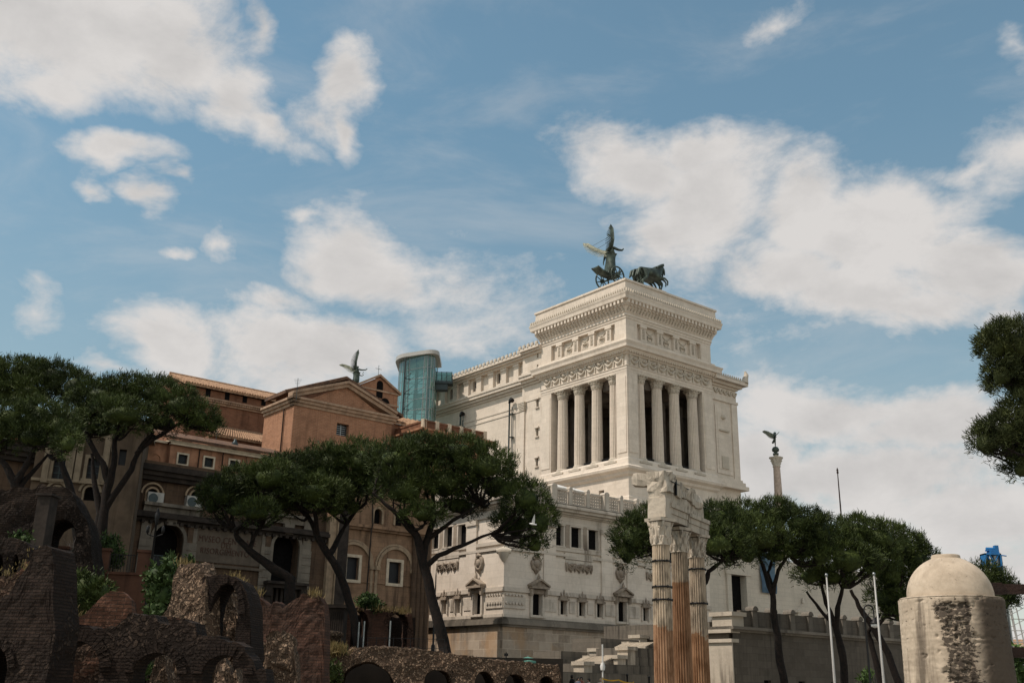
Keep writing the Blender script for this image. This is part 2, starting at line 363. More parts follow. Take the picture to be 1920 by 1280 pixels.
def glassm(name, tint, refl=0.25, clear=0.6):
    m = bpy.data.materials.new(name); m.use_nodes = True; t = NT(m.node_tree); t.n.clear()
    tr = t.node('ShaderNodeBsdfTransparent', i_Color=rgb(tint)); gl = t.node('ShaderNodeBsdfGlossy', i_Color=rgb((0.75, 0.9, 0.92)), i_Roughness=0.06)
    df = t.node('ShaderNodeBsdfDiffuse', i_Color=rgb((0.09, 0.19, 0.155)))
    lw = t.node('ShaderNodeLayerWeight', i_Blend=0.35)
    a = t.node('ShaderNodeMixShader', i_Fac=clear); t.l.new(df.outputs[0], a.inputs[1]); t.l.new(tr.outputs[0], a.inputs[2])
    c = t.node('ShaderNodeMixShader', i_Fac=t.m('ADD', t.m('MULTIPLY', lw.outputs['Fresnel'], 0.8), refl*0.3, clamp=True)); t.l.new(a.outputs[0], c.inputs[1]); t.l.new(gl.outputs[0], c.inputs[2])
    t.l.new(c.outputs[0], t.node('ShaderNodeOutputMaterial').inputs[0]); return m

_bp = at(1782, 1122, 4.5); BOL_X, BOL_Z, BOL_Y = _bp.x, _bp.z, 4.5
M = {}
M['marble'] = stone('white_marble', (0.69, 0.60, 0.505), (0.61, 0.525, 0.435), (2.2, 0.8), 0.60, 0.42, (0.30, 0.24, 0.18), bump=0.15, stain_lo=0.48)
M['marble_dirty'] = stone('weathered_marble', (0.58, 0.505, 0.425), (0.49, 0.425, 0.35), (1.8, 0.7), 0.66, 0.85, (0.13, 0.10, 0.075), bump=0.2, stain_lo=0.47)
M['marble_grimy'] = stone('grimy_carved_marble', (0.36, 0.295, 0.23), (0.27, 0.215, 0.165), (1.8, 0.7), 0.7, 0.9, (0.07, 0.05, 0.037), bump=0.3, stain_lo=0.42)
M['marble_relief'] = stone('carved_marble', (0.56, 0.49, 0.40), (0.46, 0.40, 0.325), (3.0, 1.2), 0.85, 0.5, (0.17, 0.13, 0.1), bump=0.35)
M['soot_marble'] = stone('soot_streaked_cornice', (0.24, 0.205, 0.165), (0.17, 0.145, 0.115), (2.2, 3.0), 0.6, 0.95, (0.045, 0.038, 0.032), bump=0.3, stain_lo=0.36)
M['base_tufa'] = stone('stained_base_blocks', (0.44, 0.36, 0.28), (0.24, 0.185, 0.135), (1.9, 0.95), 1.25, 0.9, (0.07, 0.05, 0.035), rust=0.55, bump=0.3, stain_lo=0.45, mortar=0.03)
M['travertine'] = stone('travertine_ashlar', (0.56, 0.49, 0.40), (0.50, 0.44, 0.36), (2.0, 0.62), 0.62, 0.25, (0.2, 0.16, 0.12), bump=0.2)
M['soot_travertine'] = stone('soot_black_travertine', (0.135, 0.112, 0.088), (0.095, 0.078, 0.06), (1.5, 0.6), 0.45, 1.0, (0.016, 0.014, 0.012), bump=0.35, stain_lo=0.46, sf=2.6)
M['grey_step'] = stone('grey_stair_stone', (0.17, 0.145, 0.115), (0.13, 0.11, 0.088), (2.4, 0.7), 0.45, 1.0, (0.03, 0.026, 0.022), bump=0.3, stain_lo=0.45, sf=2.0)
M['dark'] = plain('dark_opening', (0.012, 0.011, 0.011), 0.9, var=0.4, bump=0)
M['dark'].node_tree.nodes['Principled BSDF'].inputs['Specular IOR Level'].default_value = 0.02
M['pane'] = plain('window_glass', (0.014, 0.015, 0.018), 0.5, var=0.5, scale=0.8, bump=0)
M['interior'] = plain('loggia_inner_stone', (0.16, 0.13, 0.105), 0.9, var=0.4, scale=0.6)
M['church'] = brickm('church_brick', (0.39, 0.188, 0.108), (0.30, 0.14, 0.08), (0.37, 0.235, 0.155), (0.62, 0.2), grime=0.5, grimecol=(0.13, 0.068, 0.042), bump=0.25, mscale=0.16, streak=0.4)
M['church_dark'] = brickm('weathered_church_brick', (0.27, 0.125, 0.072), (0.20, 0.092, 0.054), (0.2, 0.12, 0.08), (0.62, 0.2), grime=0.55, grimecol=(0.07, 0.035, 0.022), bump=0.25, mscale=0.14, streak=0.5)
M['church_trim'] = plain('pale_brick_moulding', (0.40, 0.27, 0.185), 0.9, var=0.3, scale=1.2, streak=0.4)
M['stucco'] = plain('orange_stucco', (0.38, 0.19, 0.11), 0.9, var=0.42, scale=0.9, streak=0.6)
M['stucco_trim'] = plain('pale_stone_trim', (0.56, 0.46, 0.34), 0.85, var=0.25, scale=2)
M['tile'] = plain('roof_tiles', (0.40, 0.25, 0.15), 0.9, c2=(0.20, 0.11, 0.065), scale=2.2, bump=0.4)
M['tile_dark'] = plain('old_dark_roof_tiles', (0.16, 0.09, 0.055), 0.9, c2=(0.07, 0.042, 0.03), scale=1.2, bump=0.4)
M['museum'] = brickm('museum_brown_wall', (0.115, 0.073, 0.047), (0.09, 0.058, 0.038), (0.07, 0.048, 0.034), (1.3, 0.5), grime=0.45, grimecol=(0.03, 0.021, 0.015), bump=0.15, mscale=0.04, streak=0.8)
M['museum_warm'] = brickm('museum_ochre_wall', (0.30, 0.185, 0.113), (0.25, 0.154, 0.096), (0.19, 0.12, 0.077), (1.5, 0.55), grime=0.45, grimecol=(0.05, 0.032, 0.022), bump=0.15, mscale=0.04, streak=0.75)
M['museum_black'] = plain('soot_black_moulding', (0.045, 0.034, 0.027), 0.95, var=0.55, scale=1.0, bump=0.3, streak=0.4)
M['museum_quoin'] = plain('pale_pilaster_edge', (0.34, 0.245, 0.16), 0.9, var=0.35, scale=1.5, streak=0.3)
M['portal'] = stone('grey_portal_stone', (0.20, 0.168, 0.13), (0.145, 0.122, 0.096), (0.9, 0.6), 0.5, 0.8, (0.035, 0.03, 0.026), bump=0.3, stain_lo=0.44)
M['sign_panel'] = plain('grey_plaster_panel', (0.125, 0.097, 0.072), 0.95, var=0.3, scale=0.9, streak=0.3)
M['letters'] = plain('faded_red_letters', (0.085, 0.044, 0.030), 0.9, var=0.3, scale=2)
M['pale_church'] = plain('brown_grey_plaster', (0.115, 0.08, 0.053), 0.95, var=0.35, scale=0.7, streak=0.45)
M['pale_trim'] = plain('pale_plaster_trim', (0.24, 0.185, 0.125), 0.95, var=0.3, scale=1.3, streak=0.4)
M['orange_wall'] = plain('orange_garden_wall', (0.11, 0.052, 0.032), 0.95, var=0.35, scale=0.9, streak=0.5)
M['bronze'] = plain('dark_bronze', (0.035, 0.042, 0.034), 0.5, 0.35, c2=(0.09, 0.115, 0.092), scale=1.1, bump=0.2)
M['lit_verdigris'] = plain('sunlit_verdigris', (0.27, 0.265, 0.19), 0.6, 0.1, c2=(0.11, 0.125, 0.095), scale=2, bump=0.1)  # pale patina of one wing, with the sunlight put into its colour
M['granite'] = plain('pink_granite_shaft', (0.52, 0.40, 0.32), 0.6, var=0.3, scale=2)
M['iron'] = plain('black_iron', (0.015, 0.014, 0.014), 0.5, 0.4, var=0.3, bump=0.05)
M['rust_iron'] = plain('rusty_iron_bar', (0.05, 0.027, 0.02), 0.6, 0.5, c2=(0.022, 0.015, 0.012), scale=7, bump=0.25)
M['pole'] = plain('pale_grey_paint', (0.40, 0.385, 0.36), 0.4, var=0.1, bump=0)
M['steel'] = plain('grey_steel', (0.30, 0.31, 0.31), 0.35, 0.6, var=0.2, bump=0.05)
M['darksteel'] = plain('dark_steel', (0.045, 0.06, 0.062), 0.45, 0.4, var=0.2, bump=0)
M['glass'] = glassm('teal_glass', (0.50, 0.66, 0.59), 0.2, 0.64)
M['bark'] = plain('pine_bark', (0.018, 0.011, 0.008), 0.95, c2=(0.006, 0.005, 0.004), scale=5, bump=0.6)
M['pine'] = foliage('pine_needles', (0.012, 0.020, 0.005), (0.064, 0.086, 0.018))
M['pine_dry'] = foliage('olive_pine_needles', (0.016, 0.022, 0.006), (0.075, 0.088, 0.024))
M['shrub'] = foliage('shrub_leaves', (0.014, 0.026, 0.008), (0.070, 0.115, 0.026), 2.5)
M['ivy'] = foliage('ivy_leaves', (0.008, 0.016, 0.005), (0.05, 0.082, 0.02), 3.0)
M['dry_grass'] = foliage('dry_grass', (0.10, 0.075, 0.028), (0.24, 0.17, 0.065), 2.5)
M['grass'] = foliage('green_grass', (0.03, 0.045, 0.014), (0.11, 0.13, 0.04), 2.5)
M['pale_flower'] = foliage('pale_plumes', (0.14, 0.11, 0.09), (0.34, 0.28, 0.24), 3)
M['ruin_brick'] = brickm('ruin_brick', (0.19, 0.09, 0.056), (0.11, 0.052, 0.034), (0.075, 0.052, 0.038), (0.38, 0.12), e=(1, 0, 0), rubble=0.42, rubcol=(0.145, 0.095, 0.065), grime=0.5, bump=0.9)
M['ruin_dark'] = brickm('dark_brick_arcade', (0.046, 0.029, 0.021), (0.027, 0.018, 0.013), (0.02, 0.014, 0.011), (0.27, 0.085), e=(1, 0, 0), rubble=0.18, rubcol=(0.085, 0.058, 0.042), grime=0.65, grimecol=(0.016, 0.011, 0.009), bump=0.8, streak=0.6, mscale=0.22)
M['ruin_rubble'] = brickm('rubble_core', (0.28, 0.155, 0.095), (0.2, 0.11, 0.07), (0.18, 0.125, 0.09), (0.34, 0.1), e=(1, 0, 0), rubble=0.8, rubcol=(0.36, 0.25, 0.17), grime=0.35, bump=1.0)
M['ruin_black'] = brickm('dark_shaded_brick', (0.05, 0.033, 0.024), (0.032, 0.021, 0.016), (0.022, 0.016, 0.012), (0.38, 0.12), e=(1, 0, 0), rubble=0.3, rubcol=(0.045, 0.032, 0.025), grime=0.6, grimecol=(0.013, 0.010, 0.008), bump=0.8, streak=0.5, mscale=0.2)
M['ruin_red'] = brickm('red_ruin_wall', (0.12, 0.06, 0.04), (0.07, 0.036, 0.026), (0.05, 0.034, 0.026), (0.4, 0.13), e=(1, 0, 0), rubble=0.2, rubcol=(0.12, 0.07, 0.05), grime=0.55, bump=0.6, streak=0.3)
M['earth'] = plain('earth', (0.035, 0.027, 0.02), 0.95, var=0.4, scale=0.5)  # kept near black to stand in for shade inside the long wall's arches
M['asphalt'] = plain('asphalt', (0.05, 0.048, 0.046), 0.9, var=0.2, scale=2)
M['paving'] = plain('stone_paving', (0.18, 0.16, 0.135), 0.9, var=0.25, scale=1)
M['antique'] = stone('antique_marble', (0.52, 0.445, 0.355), (0.42, 0.355, 0.28), (5, 5), 0.9, 0.85, (0.085, 0.068, 0.052), bump=0.6, stain_lo=0.43, sf=2.2)
M['blue'] = plain('blue_paint', (0.02, 0.17, 0.42), 0.45, var=0.3, bump=0.05)
M['bluebanner'] = plain('blue_banner_cloth', (0.085, 0.14, 0.19), 0.8, c2=(0.04, 0.07, 0.11), scale=0.5, bump=0)
M['white'] = plain('white_paint', (0.72, 0.70, 0.66), 0.6, var=0.12, bump=0)
M['teal_cloth'] = plain('teal_cloth', (0.10, 0.25, 0.20), 0.8, var=0.2, bump=0)
M['yellow'] = plain('yellow_tape', (0.55, 0.30, 0.02), 0.5, var=0.15, bump=0)
M['feather'] = plain('white_feathers', (0.78, 0.76, 0.72), 0.8, var=0.1, bump=0)
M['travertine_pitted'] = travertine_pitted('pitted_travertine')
def shaft_mat(name, zsplit, wob, lo, hi):     # antique shaft: pale marble above, orange-brown brickwork or marble below a ragged line
    m, t, b = newmat(name); P, u, z = surf_uv(t)
    k = t.ramp(t.m('ADD', z, t.m('MULTIPLY', t.m('SUBTRACT', t.noise(P, 1.8, 4, 0.6), 0.5), wob)), zsplit-0.06, zsplit+0.06)
    n = t.noise(t.vm('MULTIPLY', P, (1, 1, 0.35)), 2.5, 7, 0.65)
    c = t.mix(k, t.mix(t.ramp(n, 0.35, 0.7), rgb(lo), rgb((lo[0]*.5, lo[1]*.42, lo[2]*.35))), t.mix(t.ramp(n, 0.40, 0.66), rgb(hi), rgb([x*0.45 for x in hi])))
    t.put(b.inputs['Base Color'], c); b.inputs['Roughness'].default_value = 0.85; b.inputs['Specular IOR Level'].default_value = 0.2
    bp = t.node('ShaderNodeBump', i_Strength=0.4, i_Distance=0.06, i_Height=t.noise(P, 6, 6, 0.65)); t.l.new(bp.outputs[0], b.inputs['Normal'])
    return m
# ------------------------------------------------------------------ ground
g = MB(); g.add([(-4000, -400, 0), (4000, -400, 0), (4000, 8000, 0), (-4000, 8000, 0)], [(0, 1, 2, 3)])
tag(g.build('ground', M['paving']), kind='structure')

# ------------------------------------------------------------------ the white marble monument
K = at(1178, 862, 165.0); K.z = 0
J = at(943, 1157, 120.0); J.z = 0
TL, TR = Frame(K, eL, -eR), Frame(K, eR, -eL)
LL, LR = Frame(J, eL, -eR), Frame(J, eR, -eL)
mon = empty('monument', (K.x, K.y, 0), 'huge white marble monument with a columned corner tower and carved lower block', 'monument')
W, MM, MD, MRL = 22.0, M['marble'], M['marble_dirty'], M['marble_relief']
# tower body
w = MB()
for F in (TL, TR):
    w.wall(F, 0, W, 37.2, 56.4, [(2.6, 19.2, 37.2, 52.4)], 0, 1.6)
    w.wall(F, 0, W, 30.5, 37.2, [(5.7, 7.0, 31.2, 33.0)] if F is TL else [], 0, 1.0)
    for u0, u1 in ((0.25, 2.35), (19.45, W-0.25)): w.box(F, u0, u1, 38.6, 51.6, 0, 0.10)
w.box(TL, 0.01, W-0.01, 0, 30.5, -W, 0.6); w.box(TR, 0.0, 0.5, 0, 30.4, -1, 0.6)
w.box(TL, 1.6, W, 36.6, 37.15, -W+0.1, -1.6)
w.build('tower_wall', MM, mon)
w = MB()
w.box(TL, 1.5, W-0.2, 52.42, 53.2, -W+0.2, -1.5)
FA, FB = Frame(K+eL*W, eR, eL), Frame(K+eR*W, eL, eR)
ua, za = FA.uz(1105, 828); ub, zb = FB.uz(1285, 785)
w.wall(FA, 0.4, W-0.4, 37.1, 53, [(ua-0.35, ua+0.35, 37.3, za)], -0.2, 0.8)
w.wall(FB, 0.4, W-0.4, 37.1, 53, [(ub-0.42, ub+0.42, 37.3, zb)], -0.2, 0.8)
for a in (6.0, 13.5):                      # inner piers and beams of the loggia
    w.box(TL, a, a+1.5, 50.6, 52.4, -W+1, -1.7); w.box(TR, a, a+1.5, 50.7, 52.4, -W+1, -1.7)
for a, b in ((6, 5.2), (13.5, 5.2), (5.2, 13.5), (13.5, 13.5), (18, 5), (5, 18)): w.box(TL, a, a+1.5, 37.2, 50.6, -b-1.5, -b)
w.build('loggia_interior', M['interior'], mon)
w = MB(); w.quad(TL.pt(5.6, 31.1, -0.9), TL.pt(7.1, 31.1, -0.9), TL.pt(7.1, 33.1, -0.9), TL.pt(5.6, 33.1, -0.9)); w.build('window', M['dark'], mon)
# podium mouldings
w = MB()
w.ring(K, 0, W, 0, W, [(0.02, 34.6), (0.35, 34.9), (0.45, 35.3), (1.0, 35.7), (1.1, 36.1), (0.7, 36.4), (0.6, 36.9), (0.25, 37.0), (0.2, 37.5), (0.02, 37.8)])
w.ring(K, 0, W, 0, W, [(0.02, 31.4), (0.3, 31.2), (0.35, 30.7), (0.8, 30.5), (0.9, 30.0), (1.5, 29.8), (1.6, 28.8), (1.9, 28.6), (1.9, 20)])
w.build('podium_moulding', MM, mon)
# fluted columns
def flute(th, i): return 1 - 0.12*max(0, .3-.8*math.cos(20*th))**0.6
def make_column(name, r, h, mat, capmat, parent, loc, fl=True):
    s = MB(); prof = [(r*1.0, 0.0)]+[(r*(1-0.13*(k/8)**1.6), h*(0.05+0.85*k/8)) for k in range(9)]
    s.lathe(prof, 160 if fl else 28, mod=flute if fl else None)
    o = s.build(name, mat); o.parent = parent
    o.location = Vector(loc)-wloc(parent) if parent is not None else Vector(loc)
    b = MB(); b.lathe([(r*1.35, 0), (r*1.38, h*0.012), (r*1.3, h*0.02), (r*1.12, h*0.026), (r*1.2, h*0.036), (r*1.15, h*0.045), (r*1.0, h*0.052)], 24); b.bx((0, 0, -h*0.0105), (r*2.9, r*2.9, h*0.02))
    ob = b.build('base', capmat); ob.parent = o
    c = MB(); z0, hc = h*0.9, h*0.1; rt = r*0.87
    def leaf(k): return lambda th, i: 1 + (0.10 if i % 2 else 0.02)*math.cos(8*th+(math.pi if i > 3 else 0))
    c.lathe([(rt*1.08, z0), (rt*1.1, z0+hc*0.04), (rt*0.98, z0+hc*0.07), (rt*1.05, z0+hc*0.2), (rt*1.26, z0+hc*0.34), (rt*1.06, z0+hc*0.38), (rt*1.14, z0+hc*0.55), (rt*1.4, z0+hc*0.68), (rt*1.16, z0+hc*0.72), (rt*1.35, z0+hc*0.86)], 48, mod=leaf(0))
    for q in range(4):
        th = math.pi/4+q*math.pi/2; ux, uy = math.cos(th), math.sin(th)
        c.tube([(rt*1.1*ux, rt*1.1*uy, z0+hc*0.55), (rt*1.45*ux, rt*1.45*uy, z0+hc*0.8), (rt*1.72*ux, rt*1.72*uy, z0+hc*0.86), (rt*1.6*ux, rt*1.6*uy, z0+hc*0.70)], [rt*0.14, rt*0.16, rt*0.17, rt*0.12], 6)
        th = q*math.pi/2; ux, uy = math.cos(th), math.sin(th)
        c.tube([(rt*1.3*ux, rt*1.3*uy, z0+hc*0.80), (rt*1.42*ux, rt*1.42*uy, z0+hc*0.98)], rt*0.17, 6)
        for dq in (-0.35, 0.35):
            a = th+dq; c.tube([(rt*1.1*math.cos(a), rt*1.1*math.sin(a), z0+hc*0.1), (rt*1.2*math.cos(a), rt*1.2*math.sin(a), z0+hc*0.5), (rt*1.42*math.cos(a), rt*1.42*math.sin(a), z0+hc*0.62)], [rt*0.12, rt*0.1, rt*0.08], 5)
    N = 32; top = []
    for k in range(N):
        th = 2*math.pi*k/N; f = (abs(math.cos(2*(th))))**2.2; top.append(rt*(1.75-0.38*f))
    vs = [(top[k]*math.cos(2*math.pi*k/N), top[k]*math.sin(2*math.pi*k/N), z) for z in (z0+hc*0.87, z0+hc*1.0) for k in range(N)]
    c.add(vs, [(k, (k+1) % N, N+(k+1) % N, N+k) for k in range(N)]+[tuple(range(N, 2*N)), tuple(range(N-1, -1, -1))])
    oc = c.build('capital', capmat); oc.parent = o
    return o
rzc = math.atan2(eR.y, eR.x)
c0 = make_column('column', 0.98, 15.1, MM, MRL, mon, TL.pt(3.85, 37.35, -0.95)); c0.rotation_euler = (0, 0, rzc)
mk = wloc(mon)
for F, us, d in ((TL, (8.25, 12.65, 17.05), -0.95), (TR, (3.85, 8.25, 12.65, 17.4), -0.95)):
    for u in us: dup(c0, mon, F.pt(u, 37.35, d)-mk)
for F in (TL, TR):                          # balustrades between the columns
    s = MB()
    for u0, u1 in ((5.0, 7.1), (9.4, 11.5), (13.8, 15.9)):
        s.box(F, u0, u1, 38.3, 38.45, -1.0, -0.85); s.box(F, u0, u1, 37.35, 37.5, -1.0, -0.85)
        for k in range(8): u = u0+(u1-u0)*(k+0.5)/8; s.box(F, u-0.06, u+0.06, 37.5, 38.3, -0.97, -0.88)
    s.build('parapet_rail', M['iron'], mon)
# entablature of the tower
w = MB()
w.ring(K, 0, W, 0, W, [(0.03, 52.45), (0.06, 52.9), (0.12, 52.95), (0.12, 53.35), (0.25, 53.45), (0.05, 53.6)])
w.ring(K, 0, W, 0, W, [(0.02, 55.4), (0.3, 55.5), (0.35, 55.75), (0.75, 55.95), (0.9, 56.3), (1.3, 56.4), (1.35, 56.9), (1.55, 57.35), (1.55, 57.45), (0.6, 57.5), (0.5, 58.2), (0.1, 58.25)])
for F in (TL, TR):
    for k in range(38): u = 0.1+k*0.58; w.box(F, u, u+0.3, 55.72, 56.0, 0.3, 0.72)
w.build('cornice', MM, mon)
w = MB()
for F in (TL, TR):                          # swags and rosettes of the frieze
    n = 9
    for k in range(n):
        u = 0.7+k*(W-1.4)/n; du = (W-1.4)/n
        w.tube([F.pt(u+du*q/6, 55.15-1.05*math.sin(math.pi*q/6), 0.1) for q in range(7)], [0.10, 0.2, 0.26, 0.3, 0.26, 0.2, 0.10], 6)
        w.tube([F.pt(u+du/2-0.28, 54.85, 0.05), F.pt(u+du/2, 54.95, 0.3), F.pt(u+du/2+0.28, 54.85, 0.05)], [0.2, 0.34, 0.2], 6)
        w.box(F, u-0.13, u+0.13, 53.75, 55.25, 0, 0.2); w.tube([F.pt(u, 55.2, 0), F.pt(u, 55.2, 0.3)], 0.28, 7)
    w.build('frieze', MRL, mon); w = MB()

# attic
w = MB()
for F in (TL, TR):
    w.wall(F, 0, W, 56.4, 63.2, [(2.7, 19.3, 58.6, 61.5)], 0, 0.7)
    w.quad(F.pt(2.5, 58.4, -0.66), F.pt(19.5, 58.4, -0.66), F.pt(19.5, 61.7, -0.66), F.pt(2.5, 61.7, -0.66))
    for u in (4.4, 8.6, 12.8, 17.2):
        w.box(F, u-0.62, u+0.62, 58.55, 61.5, -0.9, -0.12); w.box(F, u-0.8, u+0.8, 61.05, 61.5, -0.9, 0.02); w.box(F, u-0.75, u+0.75, 58.55, 58.9, -0.9, 0.0)
w.box(TL, 0.05, W-0.05, 63, 67, -W+0.05, -0.05)
w.build('attic_wall', MM, mon)
w = MB(); rr = random.Random(3)
for F in (TL, TR):
    for u in (4.4, 8.6, 12.8, 17.2):
        for k in range(7): z = 59.1+k*0.27; w.tube([F.pt(u-0.3, z, -0.12), F.pt(u, z+0.12, -0.0), F.pt(u+0.3, z, -0.12)], [0.06, 0.12, 0.06], 5)
    for u in (6.5, 10.7, 15.0):
        w.tube([F.pt(u-1.1+2.2*q/6, 61.1-0.7*math.sin(math.pi*q/6), -0.62) for q in range(7)], 0.13, 5)
        w.lathe([(0.1, 0), (0.55, 0.1), (0.5, 0.25), (0.1, 0.35)], 10, tuple(F.pt(u, 59.7, -0.7))); w.box(F, u-0.9, u+0.9, 58.9, 59.15, -0.9, -0.55)
        w.tube([F.pt(u+0.62*math.cos(q*math.pi/6), 59.75+0.62*math.sin(q*math.pi/6), -0.62) for q in range(13)], 0.11, 5)
    w.build('attic_relief', MRL, mon); w = MB()
w = MB()
w.ring(K, 0, W, 0, W, [(0.02, 61.9), (0.12, 62.0), (0.12, 62.35), (0.25, 62.4), (0.2, 62.9), (0.35, 63.0), (0.45, 63.4), (0.95, 64.2), (0.95, 64.7), (1.55, 64.95), (1.6, 65.5), (1.75, 65.9), (1.75, 66.05), (0.9, 66.1), (0.85, 68.3), (1.05, 68.4), (1.05, 68.75), (-1.0, 68.8)])
for F in (TL, TR):
    n = 26
    for k in range(n):
        u = -0.8+k*(W+1.6)/n; w.box(F, u, u+0.46, 64.25, 64.95, 0.85, 1.45); w.box(F, u+0.05, u+0.41, 63.95, 64.25, 0.75, 1.15)
w.build('top_cornice', MM, mon)
w = MB()
for F in (TL, TR):
    n = 30
    for k in range(n):
        u = -0.2+k*(W+0.4)/n; w.tube([F.pt(u+0.35, 63.9, 0.78), F.pt(u+0.3, 63.45, 0.66), F.pt(u+0.1, 63.1, 0.45)], [0.16, 0.14, 0.05], 5)
    w.build('leaf_frieze', M['marble_relief'], mon); w = MB(); n = 46
    for k in range(n):
        u = -1.55+k*(W+3.1)/n; w.tube([F.pt(u+0.25, 66.0, 1.6), F.pt(u+0.25, 66.5, 1.65), F.pt(u+0.25, 66.75, 1.55)], [0.2, 0.2, 0.06], 5)
    w.build('antefix_row', M['marble_relief'], mon); w = MB()
# slit bay and long rear wing
w = MB()
slit = [(23.1, 23.75, z0, z0+1.5) for z0 in (39.6, 45.2, 50.7)]
w.wall(TL, W, 27.6, 30, 56.4, slit, -0.35, 0.5)
w.wall(TL, W, 27.6, 57.4, 62.2, [(23.3, 23.75, 57.9, 59.0), (23.3, 23.75, 60.3, 61.4)], -0.35, 0.5)
w.box(TL, 27.6, 27.9, 30, 62.1, -8, -0.35)
WD = -1.0
win = [(TL.u(px, 735, WD), ) for px in (852, 893, 939)]
uw = sorted([TL.u(846, 746, WD-.5), TL.u(889, 735, WD-.5), TL.u(934.5, 722, WD-.5)]); pu = [TL.u(px, 736, WD) for px in (831, 853, 874, 897.5, 920, 944, 967)]
w.wall(TL, 27.9, 58, 30, 57.6, [], WD, 0.5)
w.wall(TL, 27.9, 58, 57.6, 61.2, [(u-0.5, u+0.5, 58.3, 60.4) for u in uw], WD-0.5, 0.7)
w.box(TL, 57.4, 58, 20, 61, -9, WD-0.02); w.box(TL, W, 58, 61, 61.2, -9, WD-0.5)
w.build('wing_wall', MM, mon)
for h in slit+[(23.3, 23.75, 57.9, 59.0), (23.3, 23.75, 60.3, 61.4)]: MB().box(TL, h[0]-.1, h[1]+.1, h[2]-.1, h[3]+.1, -0.95, -0.8).build('slit_window', M['dark'], mon)
for u in uw: MB().box(TL, u-.6, u+.6, 58.2, 60.5, WD-1.2, WD-1.05).build('wing_window', M['dark'], mon)
w = MB()
for h in slit: w.box(TL, h[0]-0.3, h[1]+0.3, h[3]+0.02, h[3]+0.3, -0.35, 0.0); w.box(TL, h[0]-0.2, h[1]+0.2, h[2]-0.2, h[2]-0.02, -0.35, -0.1)
for d, u0, u1 in ((-0.35, W, 27.6), (WD, 27.6, 58.2)):
    o = -0.35 if u0 > 25 else 0
    for (z0, z1, e) in ((52.3, 52.9, .12), (55.4, 55.8, .3), (55.8, 56.3, .75), (56.3, 56.9, 1.25), (56.9, 57.3, 1.45), (61.2, 61.6, .4), (61.6, 62.0, .9), (62.0, 62.5, 1.3)):
        w.box(TL, u0, u1, z0+o, z1+o, d-1.2, d+e)
for u in pu: w.box(TL, u-0.75, u+0.75, 57.0, 60.85, WD-1.2, WD+0.05); w.box(TL, u-0.9, u+0.9, 60.3, 60.85, WD-1.2, WD+0.2); w.box(TL, u-0.9, u+0.9, 57.0, 57.5, WD-1.2, WD+0.2)
w.box(TL, 26.9, 28.1, 31, 50.6, -0.8, -0.05)
w.box(TL, 22, 58, 51.0, 51.3, WD-0.5, -0.2 if False else WD+0.12)
w.build('wing_cornice', MM, mon)
w = MB()
for k in range(6): z = 50.7+k*0.28; w.box(TL, 26.8-0.05*k, 28.2+0.05*k, z, z+0.24, -0.6, 0.08+0.05*k)
w.build('pilaster_capital', MRL, mon); w = MB()
for k in range(30):
    u = 22.6+k*1.2; d = -0.35+1.1 if u < 27.6 else WD+1.1; z = 62.45 if u < 27.6 else 62.1
    w.tube([TL.pt(u, z, d), TL.pt(u, z+0.55, d+0.05), TL.pt(u, z+0.95, d-0.15)], [0.34, 0.36, 0.1], 6)
w.build('crest_ornament', MRL, mon)
# block right of the tower
w = MB()
w.box(TR, W, 29.3, 20, 55.2, -16, -0.5)
w.box(TR, 27.6, 29.2, 37.4, 51.8, -0.5, -0.25); w.box(TR, 23.0, 27.2, 38.4, 51.0, -0.5, -0.36); w.box(TR, 23.5, 26.7, 39.2, 50.4, -0.36, -0.30)
w.build('side_bay_wall', MM, mon)
w = MB()
for z0, z1, e in ((51.9, 52.4, .25), (54.6, 55.0, .3), (55.0, 55.5, .9), (55.5, 56.2, 1.7), (36.6, 37.3, .7), (37.3, 37.8, .35), (35.9, 36.6, 1.1)): w.box(TR, W+0.01, 29.3+e, z0, z1, -16-e, -0.5+e)
w.build('side_bay_cornice', MM, mon)
w = MB()
for k in range(5):
    u = 23+k*1.3; w.tube([TR.pt(u+1.2*q/5, 54.2-0.8*math.sin(math.pi*q/5), -0.42) for q in range(6)], 0.2, 5)
for k in range(14): u = 22.3+k*0.6; w.tube([TR.pt(u, 56.1, 1.1), TR.pt(u, 56.7, 1.15)], [0.24, 0.1], 5)
w.build('side_bay_frieze', MRL, mon); w = MB()
w.tube([TR.pt(30.4, 56.1, 0.9), TR.pt(30.6, 57.0, 0.9), TR.pt(31.0, 57.8, 0.9), TR.pt(30.7, 58.5, 0.9)], [0.7, 0.55, 0.45, 0.15], 7)
w.build('acroterion', MRL, mon); w = MB()
w.box(TR, 23.8, 26.4, 46.2, 46.5, -0.3, 0.0); w.lathe([(0.1, 0), (.6, .2), (.5, .8), (.1, 1)], 8, tuple(TR.pt(25, 48.4, -0.4))); w.box(TR, 24.2, 26, 39.4, 41.6, -.3, -.15)
w.build('side_bay_ornament', MRL, mon)

